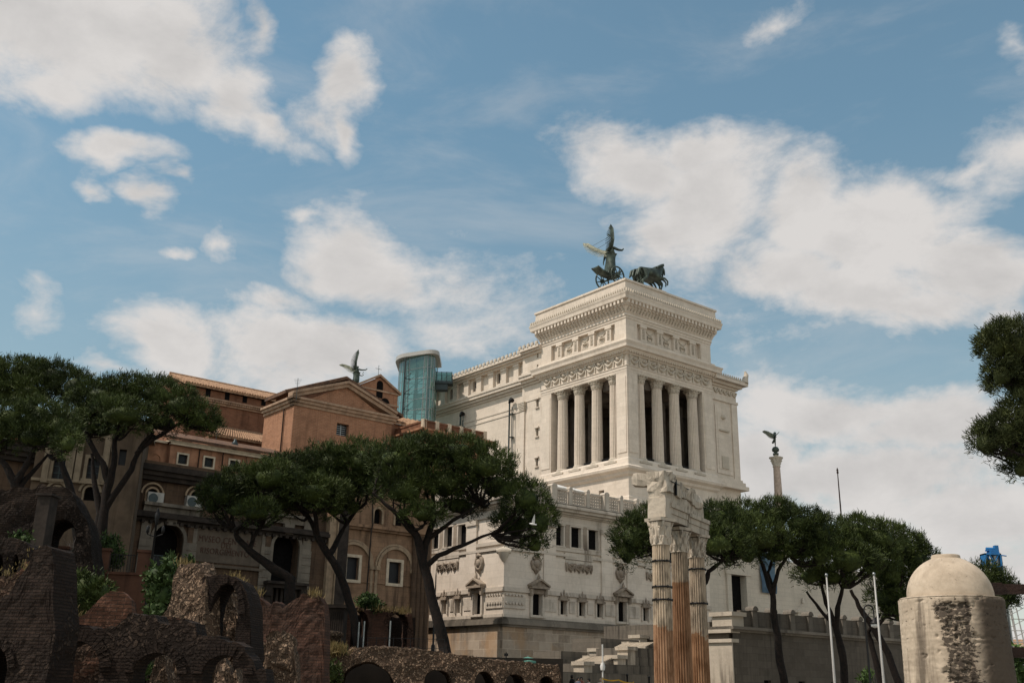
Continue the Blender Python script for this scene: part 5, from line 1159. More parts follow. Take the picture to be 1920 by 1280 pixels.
# far orange house at the frame edge
XF = Frame(Vector((at(30, 880, 104).x, 104, 0)), Vector((math.sin(R(74)), math.cos(R(74)), 0)), Vector((math.cos(R(74)), -math.sin(R(74)), 0)))
xb = empty('far_house', tuple(XF.pt(0, 0)), 'orange house with pale framed windows at the far left, seen under a pine', 'house')
x0, x1 = XF.u(-40, 870), XF.u(66, 880); zx = XF.z(10, 846); xw = [(XF.u(a, 880), XF.u(b, 880), XF.z(a, 899), XF.z(a, 876)) for a, b in ((47, 56), (-4, 6))]
w = MB(); w.wall(XF, x0, x1, 0, zx, xw, 0, .3); w.box(XF, x0, x1, 0, zx, -9, -.5); w.build('wall', M['stucco'], xb)
for h in xw:
    MB().box(XF, h[0]-.1, h[1]+.1, h[2]-.1, h[3]+.1, -.42, -.28).build('window_pane', M['pane'], xb)
    s = MB(); t_ = .25; s.box(XF, h[0]-t_, h[0], h[2]-t_, h[3]+t_, -.1, .12); s.box(XF, h[1], h[1]+t_, h[2]-t_, h[3]+t_, -.1, .12); s.box(XF, h[0], h[1], h[3], h[3]+t_, -.1, .118); s.build('window_frame', M['stucco_trim'], xb)
s = MB(); s.box(XF, x0-.4, x1+.4, zx, zx+.25, -9.5, .6)
s.hexa([XF.pt(x0-.5, zx+.25, .8), XF.pt(x1+.5, zx+.25, .8), XF.pt(x1-1, zx+2, -4.5), XF.pt(x0+1, zx+2, -4.5), XF.pt(x0-.5, zx+.4, .8), XF.pt(x1+.5, zx+.4, .8), XF.pt(x1-1, zx+2.2, -4.5), XF.pt(x0+1, zx+2.2, -4.5)]); s.build('roof', M['tile'], xb)

# aerials, pipes and wires on the roofs
for px, py, Y, h, lab in ((556, 742, 128, 2.4, 'thin television aerial on the church eaves'), (404, 834, 108, 2.0, 'thin television aerial on the orange house roof'), (868, 812, 141, 2.6, 'thin aerial on the ochre roof terrace')):
    q = at(px, py, Y); s = MB(); s.tube([(q.x, q.y, q.z-.6), (q.x, q.y, q.z+h)], .035, 5)
    for k in range(4): s.tube([(q.x-.5+.08*k, q.y, q.z+h-.2-.22*k), (q.x+.5-.08*k, q.y, q.z+h-.2-.22*k)], .018, 4)
    tag(s.build('television_aerial', M['darksteel'], None, at0=(q.x, q.y, q.z-.6)), lab, 'aerial')
s = MB()
for px in (372, 417): u = HF.u(px, 860); s.tube([HF.pt(u, ht-.1, .25), HF.pt(u, ht-.4, .1), HF.pt(u, 18.2, .1)], .06, 6)
s.build('drainpipe', M['rust_iron'], hb)
s = MB(); u = MF.u(350, 940); s.tube([MF.pt(u, 17.8, -.1), MF.pt(u, 16.4, -.1)], .07, 6); u = MF.u(690, 1020); s.tube([MF.pt(u, 23.5, 0), MF.pt(u, 17.6, .7), MF.pt(u, 17.0, .5), MF.pt(u, 3, .15)], .08, 6); s.build('drainpipe', M['museum_black'], mu)
# ------------------------------------------------------------------ terraces behind the ruins
def slab(name, pts, z0, z1, mat):
    s = MB(); n = len(pts); s.add([(x, y, z) for z in (z0, z1) for x, y in pts], [tuple(range(n-1, -1, -1)), tuple(range(n, 2*n))]+[(k, (k+1) % n, n+(k+1) % n, n+k) for k in range(n)])
    return tag(s.build(name, mat), kind='structure')
slab('terrace_ground', [(-60, 62.4), (-30, 62.4), (-25, 62.2), (-15, 63.2), (-3, 64.8), (3.5, 65.4), (2, 100), (-60, 100)], 0, 3.3, M['earth'])
slab('pavement', [(4.2, 66.2), (60, 66), (120, 120), (60, 140), (8, 112), (2.2, 99)], 0, 0.7, M['paving'])
# ------------------------------------------------------------------ ruined walls
def interp(poly, x):
    for (x0, y0), (x1, y1) in zip(poly[:-1], poly[1:]):
        if x0 <= x <= x1: return y0+(y1-y0)*(x-x0)/max(1e-6, x1-x0)
    return poly[0][1] if x < poly[0][0] else poly[-1][1]
def ruin(name, label, cat, Y, outline, arches=(), thick=1.2, mat='ruin_brick', az=90, step=0.2, amp=0.07, base=0.0, group=None, jag=0.12, seed=0, xoff=0.0):
    """broken wall: outline = photo points of its top edge, arches = (x0, x1, y_spring, y_crown) openings; built as a solid with a rough surface"""
    step *= .62; cx = (outline[0][0]+outline[-1][0])/2; P = at(cx, 1200, Y)
    F = Frame(P, Vector((math.sin(R(az)), math.cos(R(az)), 0)), Vector((math.cos(R(az)), -math.sin(R(az)), 0)))
    top = [F.uz(x, y) for x, y in outline]
    for i in range(1, len(top)):
        if top[i][0] <= top[i-1][0]: top[i] = (top[i-1][0]+0.02, top[i][1])
    hs = []
    for x0, x1, ys, yc in arches:
        u0, u1 = F.u(x0, ys), F.u(x1, ys); hs.append((u0, u1, F.z((x0+x1)/2, ys), F.z((x0+x1)/2, yc), base))
    ua, ub = top[0][0], top[-1][0]
    us = sorted(set([ua+(ub-ua)*k/max(2, int((ub-ua)/step)) for k in range(max(2, int((ub-ua)/step))+1)]+[h[i] for h in hs for i in (0, 1) if ua < h[i] < ub]+[p for p, _ in top]))
    us = [u for i, u in enumerate(us) if i == 0 or u-us[i-1] > 1e-4]
    rj = random.Random(seed+len(outline)); brick = mat != 'ruin_rubble'
    if brick: amp *= .55; chunk = [rj.uniform(-1.3, .5)*jag for _ in range(400)]; jz = {u: chunk[int((u-ua)/.42)]+rj.uniform(-.03, .03) for u in us}
    else: jz = {u: rj.uniform(-jag, jag) for u in us}
    def tz(u): return max(base+.1, interp(top, u)+jz.get(u, 0.0))
    def arcz(h, u):
        t = min(1, abs((u-(h[0]+h[1])/2)/((h[1]-h[0])/2))); return h[2]+(h[3]-h[2])*math.sqrt(max(0, 1-t*t))
    s = MB(); dz = step
    def strip(ul, ur, f):            # f(u)->(zlo,zhi)
        (al, ah), (bl, bh) = f(ul), f(ur); n = max(1, int(max(ah-al, bh-bl)/dz)); m = max(1, int(thick/.35))
        for d, flip in ((0.0, 0), (-thick, 1)):
            if d and thick > 3: pass
            for k in range(n):
                s.quad(F.pt(ul, al+(ah-al)*k/n, d), F.pt(ur, bl+(bh-bl)*k/n, d), F.pt(ur, bl+(bh-bl)*(k+1)/n, d), F.pt(ul, al+(ah-al)*(k+1)/n, d))
        for k in range(m):
            d0, d1 = -thick*k/m, -thick*(k+1)/m
            s.quad(F.pt(ul, ah, d0), F.pt(ur, bh, d0), F.pt(ur, bh, d1), F.pt(ul, ah, d1))
            if al > base+.01 or bl > base+.01: s.quad(F.pt(ul, al, d0), F.pt(ur, bl, d0), F.pt(ur, bl, d1), F.pt(ul, al, d1))
    def side(u, lo, hi):
        n = max(1, int((hi-lo)/dz)); m = max(1, int(thick/.35))
        for k in range(n):
            for q in range(m): s.quad(F.pt(u, lo+(hi-lo)*k/n, -thick*q/m), F.pt(u, lo+(hi-lo)*(k+1)/n, -thick*q/m), F.pt(u, lo+(hi-lo)*(k+1)/n, -thick*(q+1)/m), F.pt(u, lo+(hi-lo)*k/n, -thick*(q+1)/m))
    for ul, ur in zip(us[:-1], us[1:]):
        c = (ul+ur)/2; h = next((h for h in hs if h[0] < c < h[1]), None)
        if h: strip(ul, ur, lambda u: (min(arcz(h, u), tz(u)-.05), tz(u)))
        else: strip(ul, ur, lambda u: (base, tz(u)))
    side(ua, base, tz(ua)); side(ub, base, tz(ub))
    for h in hs:
        for i in (0, 1):
            if ua < h[i] < ub: side(h[i], base, h[2])
    if brick:                               # ring of long bricks round every arch
        for h in hs:
            N = 22; c, a, b = (h[0]+h[1])/2, (h[1]-h[0])/2, h[3]-h[2]; t_ = min(.42, .3*a+.12)
            for k in range(N):
                t0, t1 = math.pi*(k+.06)/N, math.pi*(k+.94)/N; o_ = .05+rj.uniform(0, .03); e_ = t_*rj.uniform(.9, 1.1)
                P4 = [(c-(a+q)*math.cos(t), h[2]+(b+q)*math.sin(t)) for t, q in ((t0, .02), (t1, .02), (t1, e_), (t0, e_))]
                if min(tz(min(max(x, ua), ub)) for x, _ in P4) < max(z_ for _, z_ in P4): continue
                s.hexa([F.pt(x, z_, -.1) for x, z_ in P4]+[F.pt(x, z_, o_) for x, z_ in P4])
        for k in range(int((ub-ua)*1.1)):   # putlog holes left by the scaffolding, cut as small dark sockets with a brick lintel
            u = rj.uniform(ua+.3, ub-.3); z_ = rj.uniform(base+.8, max(base+.9, tz(us[min(range(len(us)), key=lambda i: abs(us[i]-u))])-.4))
            if any(h[0]-.5 < u < h[1]+.5 and z_ < h[3]+.5 for h in hs): continue
            s.box(F, u-.1, u+.1, z_+.07, z_+.12, -.05, .05)
    V = np.array(s.v); out = []
    for v in s.v:
        p = Vector(v); q = p*1.1+Vector((seed*7.1, 0, 0))
        n3 = noise.noise_vector(q)*amp + noise.noise_vector(p*3.7)*amp*.6 + noise.noise_vector(p*9.5)*amp*.3
        if p.z < base+.05: n3.z = 0
        out.append(tuple(p+n3))
    s.v = out
    bm_o = s.build(name, M[mat], None, at0=(P.x, P.y, base)); me = bm_o.data
    bm = bmesh.new(); bm.from_mesh(me); bmesh.ops.remove_doubles(bm, verts=bm.verts, dist=0.004); bmesh.ops.recalc_face_normals(bm, faces=bm.faces); bm.to_mesh(me); bm.free()
    return tag(bm_o, label, cat, group)
RW = 'ruined brick walls of the ancient forum'
ruin('ruined_wall', 'tall dark broken brick pier rising at the far left edge of the ruins', 'ruin', 27, [(-40, 1200), (-20, 1140), (0, 1122), (18, 1112), (30, 1092), (45, 1072), (58, 1050), (62, 1034), (72, 1027), (88, 1026), (97, 1032), (99, 1060), (102, 1110), (105, 1170)], [(-30, 14, 1250, 1214)], 1.1, 'ruin_dark', 100, .16, .10, group=RW, jag=.08)
ruin('ruined_wall', 'sunlit red brick wall stump behind the tall pier at the left frame edge', 'ruin', 31, [(-40, 1082), (0, 1075), (20, 1068), (36, 1063), (46, 1054), (66, 1052), (80, 1060)], (), 1.0, 'ruin_brick', 90, .18, .07, group=RW, seed=2)
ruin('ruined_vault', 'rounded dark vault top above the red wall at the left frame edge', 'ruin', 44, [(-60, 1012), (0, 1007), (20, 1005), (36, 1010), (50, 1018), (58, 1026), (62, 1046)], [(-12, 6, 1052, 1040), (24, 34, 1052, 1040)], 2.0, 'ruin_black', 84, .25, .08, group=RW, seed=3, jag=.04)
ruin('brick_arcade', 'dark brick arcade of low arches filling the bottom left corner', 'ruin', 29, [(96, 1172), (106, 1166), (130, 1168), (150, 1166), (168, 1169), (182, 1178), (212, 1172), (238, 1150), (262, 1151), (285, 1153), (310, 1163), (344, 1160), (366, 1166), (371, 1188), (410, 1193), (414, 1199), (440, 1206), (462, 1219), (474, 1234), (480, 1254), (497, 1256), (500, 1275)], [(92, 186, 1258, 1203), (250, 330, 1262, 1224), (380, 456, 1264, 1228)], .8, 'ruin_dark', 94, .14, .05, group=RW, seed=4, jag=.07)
ruin('ruined_wall', 'red brick wedge with a sloping top standing over the arcade', 'ruin', 35, [(138, 1172), (146, 1152), (165, 1140), (182, 1124), (196, 1109), (206, 1105), (226, 1105), (238, 1113), (246, 1122), (247, 1150), (240, 1165)], (), 1.5, 'ruin_brick', 78, .16, .10, group=RW, seed=5)
ruin('ruined_wall', 'sunlit rubble tower stump with a ragged top below the second museum portal', 'ruin', 41, [(297, 1178), (301, 1158), (310, 1142), (318, 1130), (317, 1100), (320, 1078), (333, 1066), (338, 1057), (350, 1054), (370, 1056), (376, 1074), (383, 1079), (386, 1200)], (), .8, 'ruin_rubble', 122, .16, .12, group=RW, seed=6, jag=.06)
ruin('ruined_arch', 'shaded brick wall with a round broken arch joined to the rubble tower', 'ruin', 40.6, [(374, 1130), (378, 1080), (400, 1078), (420, 1077), (438, 1081), (452, 1090), (463, 1106), (469, 1130), (471, 1225)], [(394, 446, 1150, 1094)], 1.8, 'ruin_dark', 92, .16, .08, group=RW, seed=26, jag=.06)
ruin('rubble_infill', 'rough rubble blocking inside the round broken arch', 'ruin', 44.5, [(384, 1130), (398, 1105), (410, 1096), (424, 1095), (432, 1110), (444, 1130), (450, 1180)], (), 1.5, 'ruin_rubble', 95, .15, .28, group=RW, seed=7)
ruin('ruined_wall', 'long broken rubble wall below the museum balcony with a reddish right half', 'ruin', 50, [(462, 1112), (470, 1106), (482, 1112), (496, 1122), (512, 1129), (530, 1133), (541, 1124), (552, 1116), (568, 1111), (584, 1109), (596, 1117), (604, 1130), (609, 1160), (610, 1215)], (), 1.4, 'ruin_red', 92, .2, .16, group=RW, seed=8)
ruin('ruined_pier', 'rough rubble pier standing out in front at the end of the arcade', 'ruin', 38, [(494, 1278), (498, 1205), (505, 1190), (514, 1186), (532, 1186), (541, 1194), (546, 1206), (549, 1225), (553, 1278)], (), 1.2, 'ruin_rubble', 90, .13, .16, group=RW, seed=9)
ruin('ruined_pier', 'low square rubble stump between the arcade and the rough pier', 'ruin', 43, [(466, 1240), (470, 1209), (484, 1208), (499, 1210), (502, 1240)], (), 1.2, 'ruin_rubble', 90, .15, .12, group=RW, seed=10)
ruin('arched_wall', 'long stone faced wall with small low arches running along the bottom towards the umbrella', 'wall', 58, [(548, 1236), (575, 1232), (610, 1228), (636, 1216), (650, 1212), (700, 1210), (770, 1212), (800, 1218), (850, 1226), (900, 1233), (960, 1238), (1010, 1243), (1048, 1247), (1053, 1270)], [(636, 737, 1284, 1240), (794, 847, 1284, 1253), (888, 926, 1286, 1257), (945, 986, 1286, 1262), (1008, 1040, 1287, 1266)], 5.0, 'ruin_rubble', 84, .24, .09, group=RW, seed=11, jag=.05)
ruin('niche_wall', 'low red wall with two rounded niches behind the leaning pines', 'wall', 82, [(640, 1150), (652, 1140), (676, 1138), (690, 1143), (720, 1141), (745, 1143), (772, 1150), (776, 1190)], [(658, 690, 1172, 1143), (728, 765, 1174, 1148)], 1.2, 'ruin_red', 62, .3, .12, group=RW, seed=12)
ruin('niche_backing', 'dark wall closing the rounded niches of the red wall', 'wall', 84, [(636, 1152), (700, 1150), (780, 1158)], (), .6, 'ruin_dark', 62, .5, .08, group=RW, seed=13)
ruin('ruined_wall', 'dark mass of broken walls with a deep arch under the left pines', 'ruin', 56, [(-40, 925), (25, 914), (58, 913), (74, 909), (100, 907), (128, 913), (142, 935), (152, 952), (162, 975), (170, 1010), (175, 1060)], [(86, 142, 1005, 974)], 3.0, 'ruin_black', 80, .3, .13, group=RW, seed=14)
s = MB(); P_ = at(66, 985, 54); F_ = Frame(P_, Vector((1, 0, 0)), Vector((0, -1, 0))); a, b = F_.u(62, 985), F_.u(86, 985); s.box(F_, a, b, 0, F_.z(70, 928), -1, 0); s.box(F_, a-.1, b+.1, F_.z(70, 928), F_.z(70, 924), -1.1, .1)
tag(s.build('stone_pier', M['museum_black'], None, at0=(P_.x, P_.y, 0)), 'square dark pier with a flat cap in front of the dark ruined arch', 'pier')
# steps seen through the first arch, rubble behind the others
s = MB(); P_ = at(140, 1240, 34); F_ = Frame(P_, Vector((1, 0, 0)), Vector((0, -1, 0)))
for k in range(9): s.box(F_, -1.6, 1.4, 0, .45+k*.42, -4-k*.6+3, -k*.6)
tag(s.build('brick_steps', M['ruin_brick'], None, at0=(P_.x, P_.y, 0)), 'worn brick steps seen through the left arch of the arcade', 'steps')
ruin('rubble_stump', 'pale rubble stump seen through the middle arch of the arcade', 'ruin', 33, [(283, 1290), (286, 1232), (296, 1222), (308, 1225), (314, 1290)], (), .8, 'ruin_rubble', 90, .1, .14, group='stumps seen through the arches', seed=15)
ruin('rubble_stump', 'broken brick stump seen through the right arch of the arcade', 'ruin', 33, [(398, 1290), (402, 1236), (414, 1232), (424, 1238), (428, 1262), (440, 1256), (446, 1290)], (), .8, 'ruin_rubble', 90, .1, .16, group='stumps seen through the arches', seed=16)
s = MB(); P_ = at(626, 1168, 79); F_ = Frame(P_, Vector((1, 0, 0)), Vector((0, -1, 0))); a, b = F_.u(608, 1170), F_.u(644, 1170); z = F_.z(626, 1139)
s.box(F_, a, b, 0, z, -3, 0); s.box(F_, a-.2, b+.2, z, z+.25, -3.1, .25)
for k in range(9): x = a+(b-a)*(k+.5)/9; s.box(F_, x-.05, x+.05, 0, z-.2, 0, .08)
tag(s.build('dark_shed', M['museum_black'], None, at0=(P_.x, P_.y, 0)), 'small dark boarded shed beside the reddish broken wall', 'shed')
s = MB(); P_ = at(617, 1190, 72); z = at(617, 1185, 72).z; s.lathe([(.8, 0), (.8, z-.3), (1.0, z-.25), (1.0, z), (.7, z+.1)], 14, (P_.x, P_.y, 0))
tag(s.build('column_stump', M['ruin_rubble'], None, at0=(P_.x, P_.y, 0)), 'round capped column stump in front of the dark shed', 'column stump')
# garden wall with orange piers and dark railings
GW = at(180, 1100, 62); GWF = Frame(GW, Vector((math.sin(R(77)), math.cos(R(77)), 0)), Vector((math.cos(R(77)), -math.sin(R(77)), 0)))
ga, gbb = GWF.u(-20, 1085), GWF.u(290, 1085); zw = GWF.z(190, 1075)
gw = empty('garden_wall', (GW.x, GW.y, 0), 'orange garden wall with square piers and dark iron railings below the museum', 'wall')
s = MB(); s.box(GWF, ga, gbb, 0, zw, -.6, 0); s.box(GWF, ga, gbb, zw, zw+.15, -.7, .1); s.build('wall', M['orange_wall'], gw)
for px in (20, 109, 189, 267):
    u = GWF.u(px, 1070); s = MB(); s.box(GWF, u-.36, u+.36, zw+.15, zw+1.35, -.65, .05); s.box(GWF, u-.44, u+.44, zw+1.35, zw+1.5, -.73, .13); s.build('pier', M['orange_wall'], gw)
s = MB(); s.box(GWF, ga, gbb, zw+1.15, zw+1.2, -.32, -.27)
u = ga
while u < gbb: s.box(GWF, u, u+.03, zw+.15, zw+1.25, -.31, -.28); u += .16
s.build('railing', M['iron'], gw)
# street lamp in front of the first portal
def lamp(x, y, z0, H, label, two=True):
    o = empty('street_lamp', (x, y, z0), label, 'street lamp')
    s = MB(); s.lathe([(.16, 0), (.16, .5), (.09, .6), (.07, H*.5), (.055, H-.2), (.1, H-.15), (.05, H)], 10, (x, y, z0)); s.build('post', M['iron'], o)
    s = MB(); q = (x, y, z0+H)
    s.lathe([(.05, -.35), (.13, .0), (.15, .3), (.08, .4), (.1, .45), (.02, .65)], 8, q)
    s.tube([(x-.45, y, z0+H-.9), (x, y, z0+H-1.05), (x+.45, y, z0+H-.9)], .035, 5)
    for sg in (-.45, .45): s.lathe([(.02, -.9), (.09, -.78), (.1, -.5), (.02, -.38)], 7, (x+sg, y, z0+H))
    s.build('lantern', M['iron'], o); return o
p = at(283, 1060, 60.8); pt_ = at(285, 972, 60.8); lamp(p.x, p.y, 3.3, pt_.z-3.3, 'ornate black street lamp in front of the left museum portal')
p = at(812, 1210, 76); pt_ = at(813, 1078, 76)
s = MB(); s.lathe([(.14, 0), (.14, 1), (.07, 1.1), (.06, (pt_.z-3.3)*.6), (.1, (pt_.z-3.3)*.6+.1), (.045, (pt_.z-3.3)*.6+.2), (.04, pt_.z-3.3), (.01, pt_.z-2.8)], 8, (p.x, p.y, 3.3))
tag(s.build('lamp_post', M['iron'], None, at0=(p.x, p.y, 3.3)), 'thin black post beside the leaning pine trunk against the white wall', 'post')
# railing along the terrace edge
s = MB(); prev = None
for k in range(10):
    px = 690+k*16; q = at(px, 1200, 66.5); s.tube([(q.x, q.y, 3.3), (q.x, q.y, 4.4)], .022, 5)
    if prev is not None:
        for dz in (.5, 1.05): s.tube([(prev.x, prev.y, 3.3+dz), (q.x, q.y, 3.3+dz)], .014, 4)
    prev = q
q = at(690, 1200, 66.5)
tag(s.build('iron_fence', M['iron'], None, at0=(q.x, q.y, 3.3)), 'thin black iron fence along the top of the long arched wall', 'fence')
for px, yy in ((672, 72), (682, 71), (731, 70)):
    q = at(px, 1190, yy); s = MB(); s.tube([(q.x, q.y, 3.3), (q.x, q.y, 5.6)], .05, 6); s.bx((q.x, q.y, 3.35), (.25, .25, .1))
    tag(s.build('metal_post', M['steel'], None, at0=(q.x, q.y, 3.3)), {672: 'left of two thin grey posts by the second pine trunk', 682: 'right of two thin grey posts by the second pine trunk', 731: 'thin grey post standing alone before the red niche wall'}[px], 'post', 'thin grey posts on the terrace')
# ------------------------------------------------------------------ three antique columns with a block of entablature
TG = 'ancient temple columns'
def antique(pxt, pxb, Y, ytop, r, name_lab, split, lo, hi, bands, wob):
    pb_ = at(pxb, 1280, Y); ptop = at(pxt, ytop, Y); ztop = ptop.z; H = ztop
    o = empty('ancient_column', (pb_.x, pb_.y, 0), name_lab, 'column', TG)
    zcap = at(pxt, split[1], Y).z
    m = shaft_mat('antique_shaft', at(pxb, split[0], Y).z, wob, lo, hi)
    s = MB(); prof = [(r*1.05*(1-.14*(k/12)**1.5), zcap*k/12) for k in range(13)]; s.lathe(prof, 176, (pb_.x, pb_.y, 0), mod=lambda th, i: 1-.125*max(0, .25-.9*math.cos(22*th))**.6); s.build('shaft', m, o)
    s = MB(); hc = ztop-zcap; rt = r*.9; rc = random.Random(int(Y*3))
    ir = [[1+rc.uniform(-.07, .07) for _ in range(64)] for _ in range(12)]
    s.lathe([(rt*1.08, 0), (rt*1.1, hc*.03), (rt*.97, hc*.06), (rt*1.02, hc*.18), (rt*1.16, hc*.32), (rt*1.04, hc*.36), (rt*1.08, hc*.52), (rt*1.22, hc*.66), (rt*1.1, hc*.7), (rt*1.2, hc*.85)], 64, (pb_.x, pb_.y, zcap), mod=lambda th, i: (1+(.13 if i in (4, 7) else .04)*math.cos(8*th+(math.pi if i > 5 else 0)))*(ir[i][int(th/(2*math.pi)*64) % 64] if i > 2 else 1))
    for q in range(8):
        a = R(-39)+q*math.pi/4; ux, uy = math.cos(a), math.sin(a); big = q % 2
        for lv, (z0, z1, k) in enumerate(((.06, .34, 1.16), (.3, .68, 1.24))):
            b = a+lv*math.pi/8; vx, vy = math.cos(b), math.sin(b)
            s.tube([(pb_.x+rt*1.05*vx, pb_.y+rt*1.05*vy, zcap+hc*z0), (pb_.x+rt*1.1*vx, pb_.y+rt*1.1*vy, zcap+hc*(z0+z1)/2), (pb_.x+rt*k*vx, pb_.y+rt*k*vy, zcap+hc*z1), (pb_.x+rt*(k+.12)*vx, pb_.y+rt*(k+.12)*vy, zcap+hc*(z1-.06))], [rt*.16, rt*.2, rt*.17, rt*.08], 6)
        if big: s.tube([(pb_.x+rt*1.1*ux, pb_.y+rt*1.1*uy, zcap+hc*.6), (pb_.x+rt*1.3*ux, pb_.y+rt*1.3*uy, zcap+hc*.84), (pb_.x+rt*1.46*ux, pb_.y+rt*1.46*uy, zcap+hc*.86), (pb_.x+rt*1.36*ux, pb_.y+rt*1.36*uy, zcap+hc*.7)], [rt*.14, rt*.17, rt*.17, rt*.1], 6)
    Fq = Frame(Vector((pb_.x, pb_.y, 0)), eR, -eL); a = rt*1.2; s.prism(Frame(Vector((pb_.x, pb_.y, 0)), eR, -eL), [(-a*1.05, zcap+hc*.88), (a*1.05, zcap+hc*.88), (a*1.1, ztop), (-a*1.1, ztop)], -a*1.08, a*1.08)
    s.build('capital', M['antique'], o)
    for py in bands:
        z = at((pxt+pxb)/2, py, Y).z; rr = r*1.05*(1-.14*(z/zcap)**1.5)*1.02; s = MB(); s.lathe([(rr, z-.045), (rr+.028, z-.04), (rr+.028, z+.04), (rr, z+.045)], 40, (pb_.x, pb_.y, 0))
        for q in range(5): a_ = q*1.3; s.bx((pb_.x+(rr+.03)*math.cos(a_), pb_.y+(rr+.03)*math.sin(a_), z), (.08, .08, .13))
        s.build('iron_band', M['iron'], o)
    return o, ztop, (pb_.x, pb_.y)
pale = (0.50, 0.395, 0.285); warm = (0.37, 0.215, 0.125)
o1, zt1, xy1 = antique(1239, 1246, 56, 972, .515, 'nearest temple column, ringed by three dark iron bands', (1176, 1022), warm, pale, (1052, 1100, 1124), 1.5)
o2, zt2, xy2 = antique(1275, 1282, 58.4, 990, .50, 'middle temple column with a plain orange brick lower shaft and no bands', (1092, 1036), (0.27, 0.15, 0.082), (0.36, 0.28, 0.20), (), .5)
o3, zt3, xy3 = antique(1308, 1315, 60.8, 1003, .50, 'farthest temple column, with two iron bands and a shadowed capital', (1190, 1046), (0.33, 0.185, 0.10), (0.40, 0.315, 0.23), (1067, 1131), 2.2)
# entablature: architrave, frieze and broken cornice, running from the first column back over the others
EP = Vector((xy1[0], xy1[1], 0)); ex = Vector((xy3[0]-xy1[0], xy3[1]-xy1[1], 0)); EL_ = ex.length; ex.normalize(); EN = Vector((ex.y, -ex.x, 0))
EF = Frame(EP, ex, EN)
en = empty('broken_entablature', (EP.x, EP.y, zt1), 'broken carved marble entablature block resting on the three temple columns', 'entablature')
def rock(F, u0, u1, z0, z1, d0, d1, jit, seed, seg=.28):
    s = MB(); nu, nz, nd = [max(2, int(abs(q)/seg)) for q in (u1-u0, z1-z0, d1-d0)]
    def g(i, j, k): return F.pt(u0+(u1-u0)*i/nu, z0+(z1-z0)*j/nz, d0+(d1-d0)*k/nd)
    for i in range(nu):
        for j in range(nz):
            for k in (0, nd): s.quad(g(i, j, k), g(i+1, j, k), g(i+1, j+1, k), g(i, j+1, k))
    for i in range(nu):
        for k in range(nd):
            for j in (0, nz): s.quad(g(i, j, k), g(i+1, j, k), g(i+1, j, k+1), g(i, j, k+1))
    for j in range(nz):
        for k in range(nd):
            for i in (0, nu): s.quad(g(i, j, k), g(i, j+1, k), g(i, j+1, k+1), g(i, j, k+1))
    c = Vector((0, 0, 0))
    for v in s.v: c += Vector(v)
    c /= len(s.v); out = []
    for v in s.v:
        p = Vector(v); q = noise.noise_vector(p*1.3+Vector((seed, seed*.7, 0)))*jit + noise.noise_vector(p*4+Vector((0, seed, 0)))*jit*.35
        d = (p-c); q -= d*max(0, noise.noise(p*.9+Vector((seed*3.3, 0, 0))))*jit*.9
        out.append(tuple(p+q))
    s.v = out; return s
zA = zt1; hh = at(1239, 885, 56).z-zt1       # full height of the piece
L1 = EL_+.9
s = MB()
for k, (z0, z1, e) in enumerate(((0, .14, 0), (.14, .27, .05), (.27, .36, .14))): s.box(EF, .25-.02*k, EL_*.52, zA+hh*z0-.05, zA+hh*z1-.05, -.5-e, .5+e)
s.build('architrave', M['antique'], en)
s = MB(); zB3 = zt3-zt1
for k, (z0, z1, e) in enumerate(((-.04, .12, 0), (.12, .25, .05), (.25, .34, .14))): s.box(EF, EL_*.55, L1-.02*k, zA+hh*z0-.12, zA+hh*z1-.12, -.5-e, .5+e)
s.build('architrave', M['antique'], en)
rock(EF, -.5, .3, zA, zA+hh*.42, -.54, .54, .06, 1).build('end_block', M['antique'], en)
rock(EF, -.42, EL_*.55, zA+hh*.33, zA+hh*.58, -.48, .46, .09, 2).build('frieze_block', M['antique'], en)
rock(EF, EL_*.57, L1-.5, zA+hh*.28, zA+hh*.56, -.48, .46, .12, 3).build('frieze_block', M['antique'], en)
rock(EF, -.55, .95, zA+hh*.56, zA+hh*1.0, -.55, .6, .2, 4).build('cornice_block', M['antique'], en)
rock(EF, 1.0, EL_*.62, zA+hh*.56, zA+hh*.88, -.5, .6, .22, 5).build('cornice_block', M['antique'], en)
rock(EF, EL_*.64, L1-.9, zA+hh*.5, zA+hh*.84, -.5, .58, .25, 6).build('cornice_block', M['antique'], en)
rock(Frame(EF.pt(-.1, 0, -.4), -EN, -ex), -.1, .95, zA+hh*.72, zA+hh*.95, -.4, .4, .2, 7).build('cornice_block', M['antique'], en)
MB().box(EF, 1.0, 1.06, zA+hh*.55, zA+hh*.9, .5, .64).build('iron_clamp', M['iron'], en)
MB().box(EF, .3, EL_*.55, zA+hh*.80, zA+hh*.812, .56, .62).build('iron_clamp', M['iron'], en)
# ------------------------------------------------------------------ stairs and retaining walls right of the centre
SF = Frame(at(1100, 1270, 88), eR, -eL); SF.P.z = 0
st = empty('stone_staircase', tuple(SF.pt(0, 0)), 'stepped grey stone stair walls with pale capped piers left of the temple columns', 'staircase')
def su(px, py, d=0): return SF.uz(px, py, d)
s = MB()
blocks = [(1094, 1105, 1241, 1253, 1170), (1166, 1175, 1227, 1241, 1250), (1177, 1188, 1213, 1227, 1250)]
ua, _ = su(1094, 1245); uend, _ = su(1262, 1250)
zl = [su(1110, y)[1] for y in (1258, 1242, 1236, 1226)]
def step_block(px0, pyt, pxend, pyb, d0=-4.5, d1=0.0, nm='stair_wall'):
    u0, zt_ = su(px0, pyt); u1, _ = su(pxend, pyt); s = MB(); s.box(SF, u0, u1, 0, zt_, d0, d1); s.build(nm, M['grey_step'], st); return u0, zt_
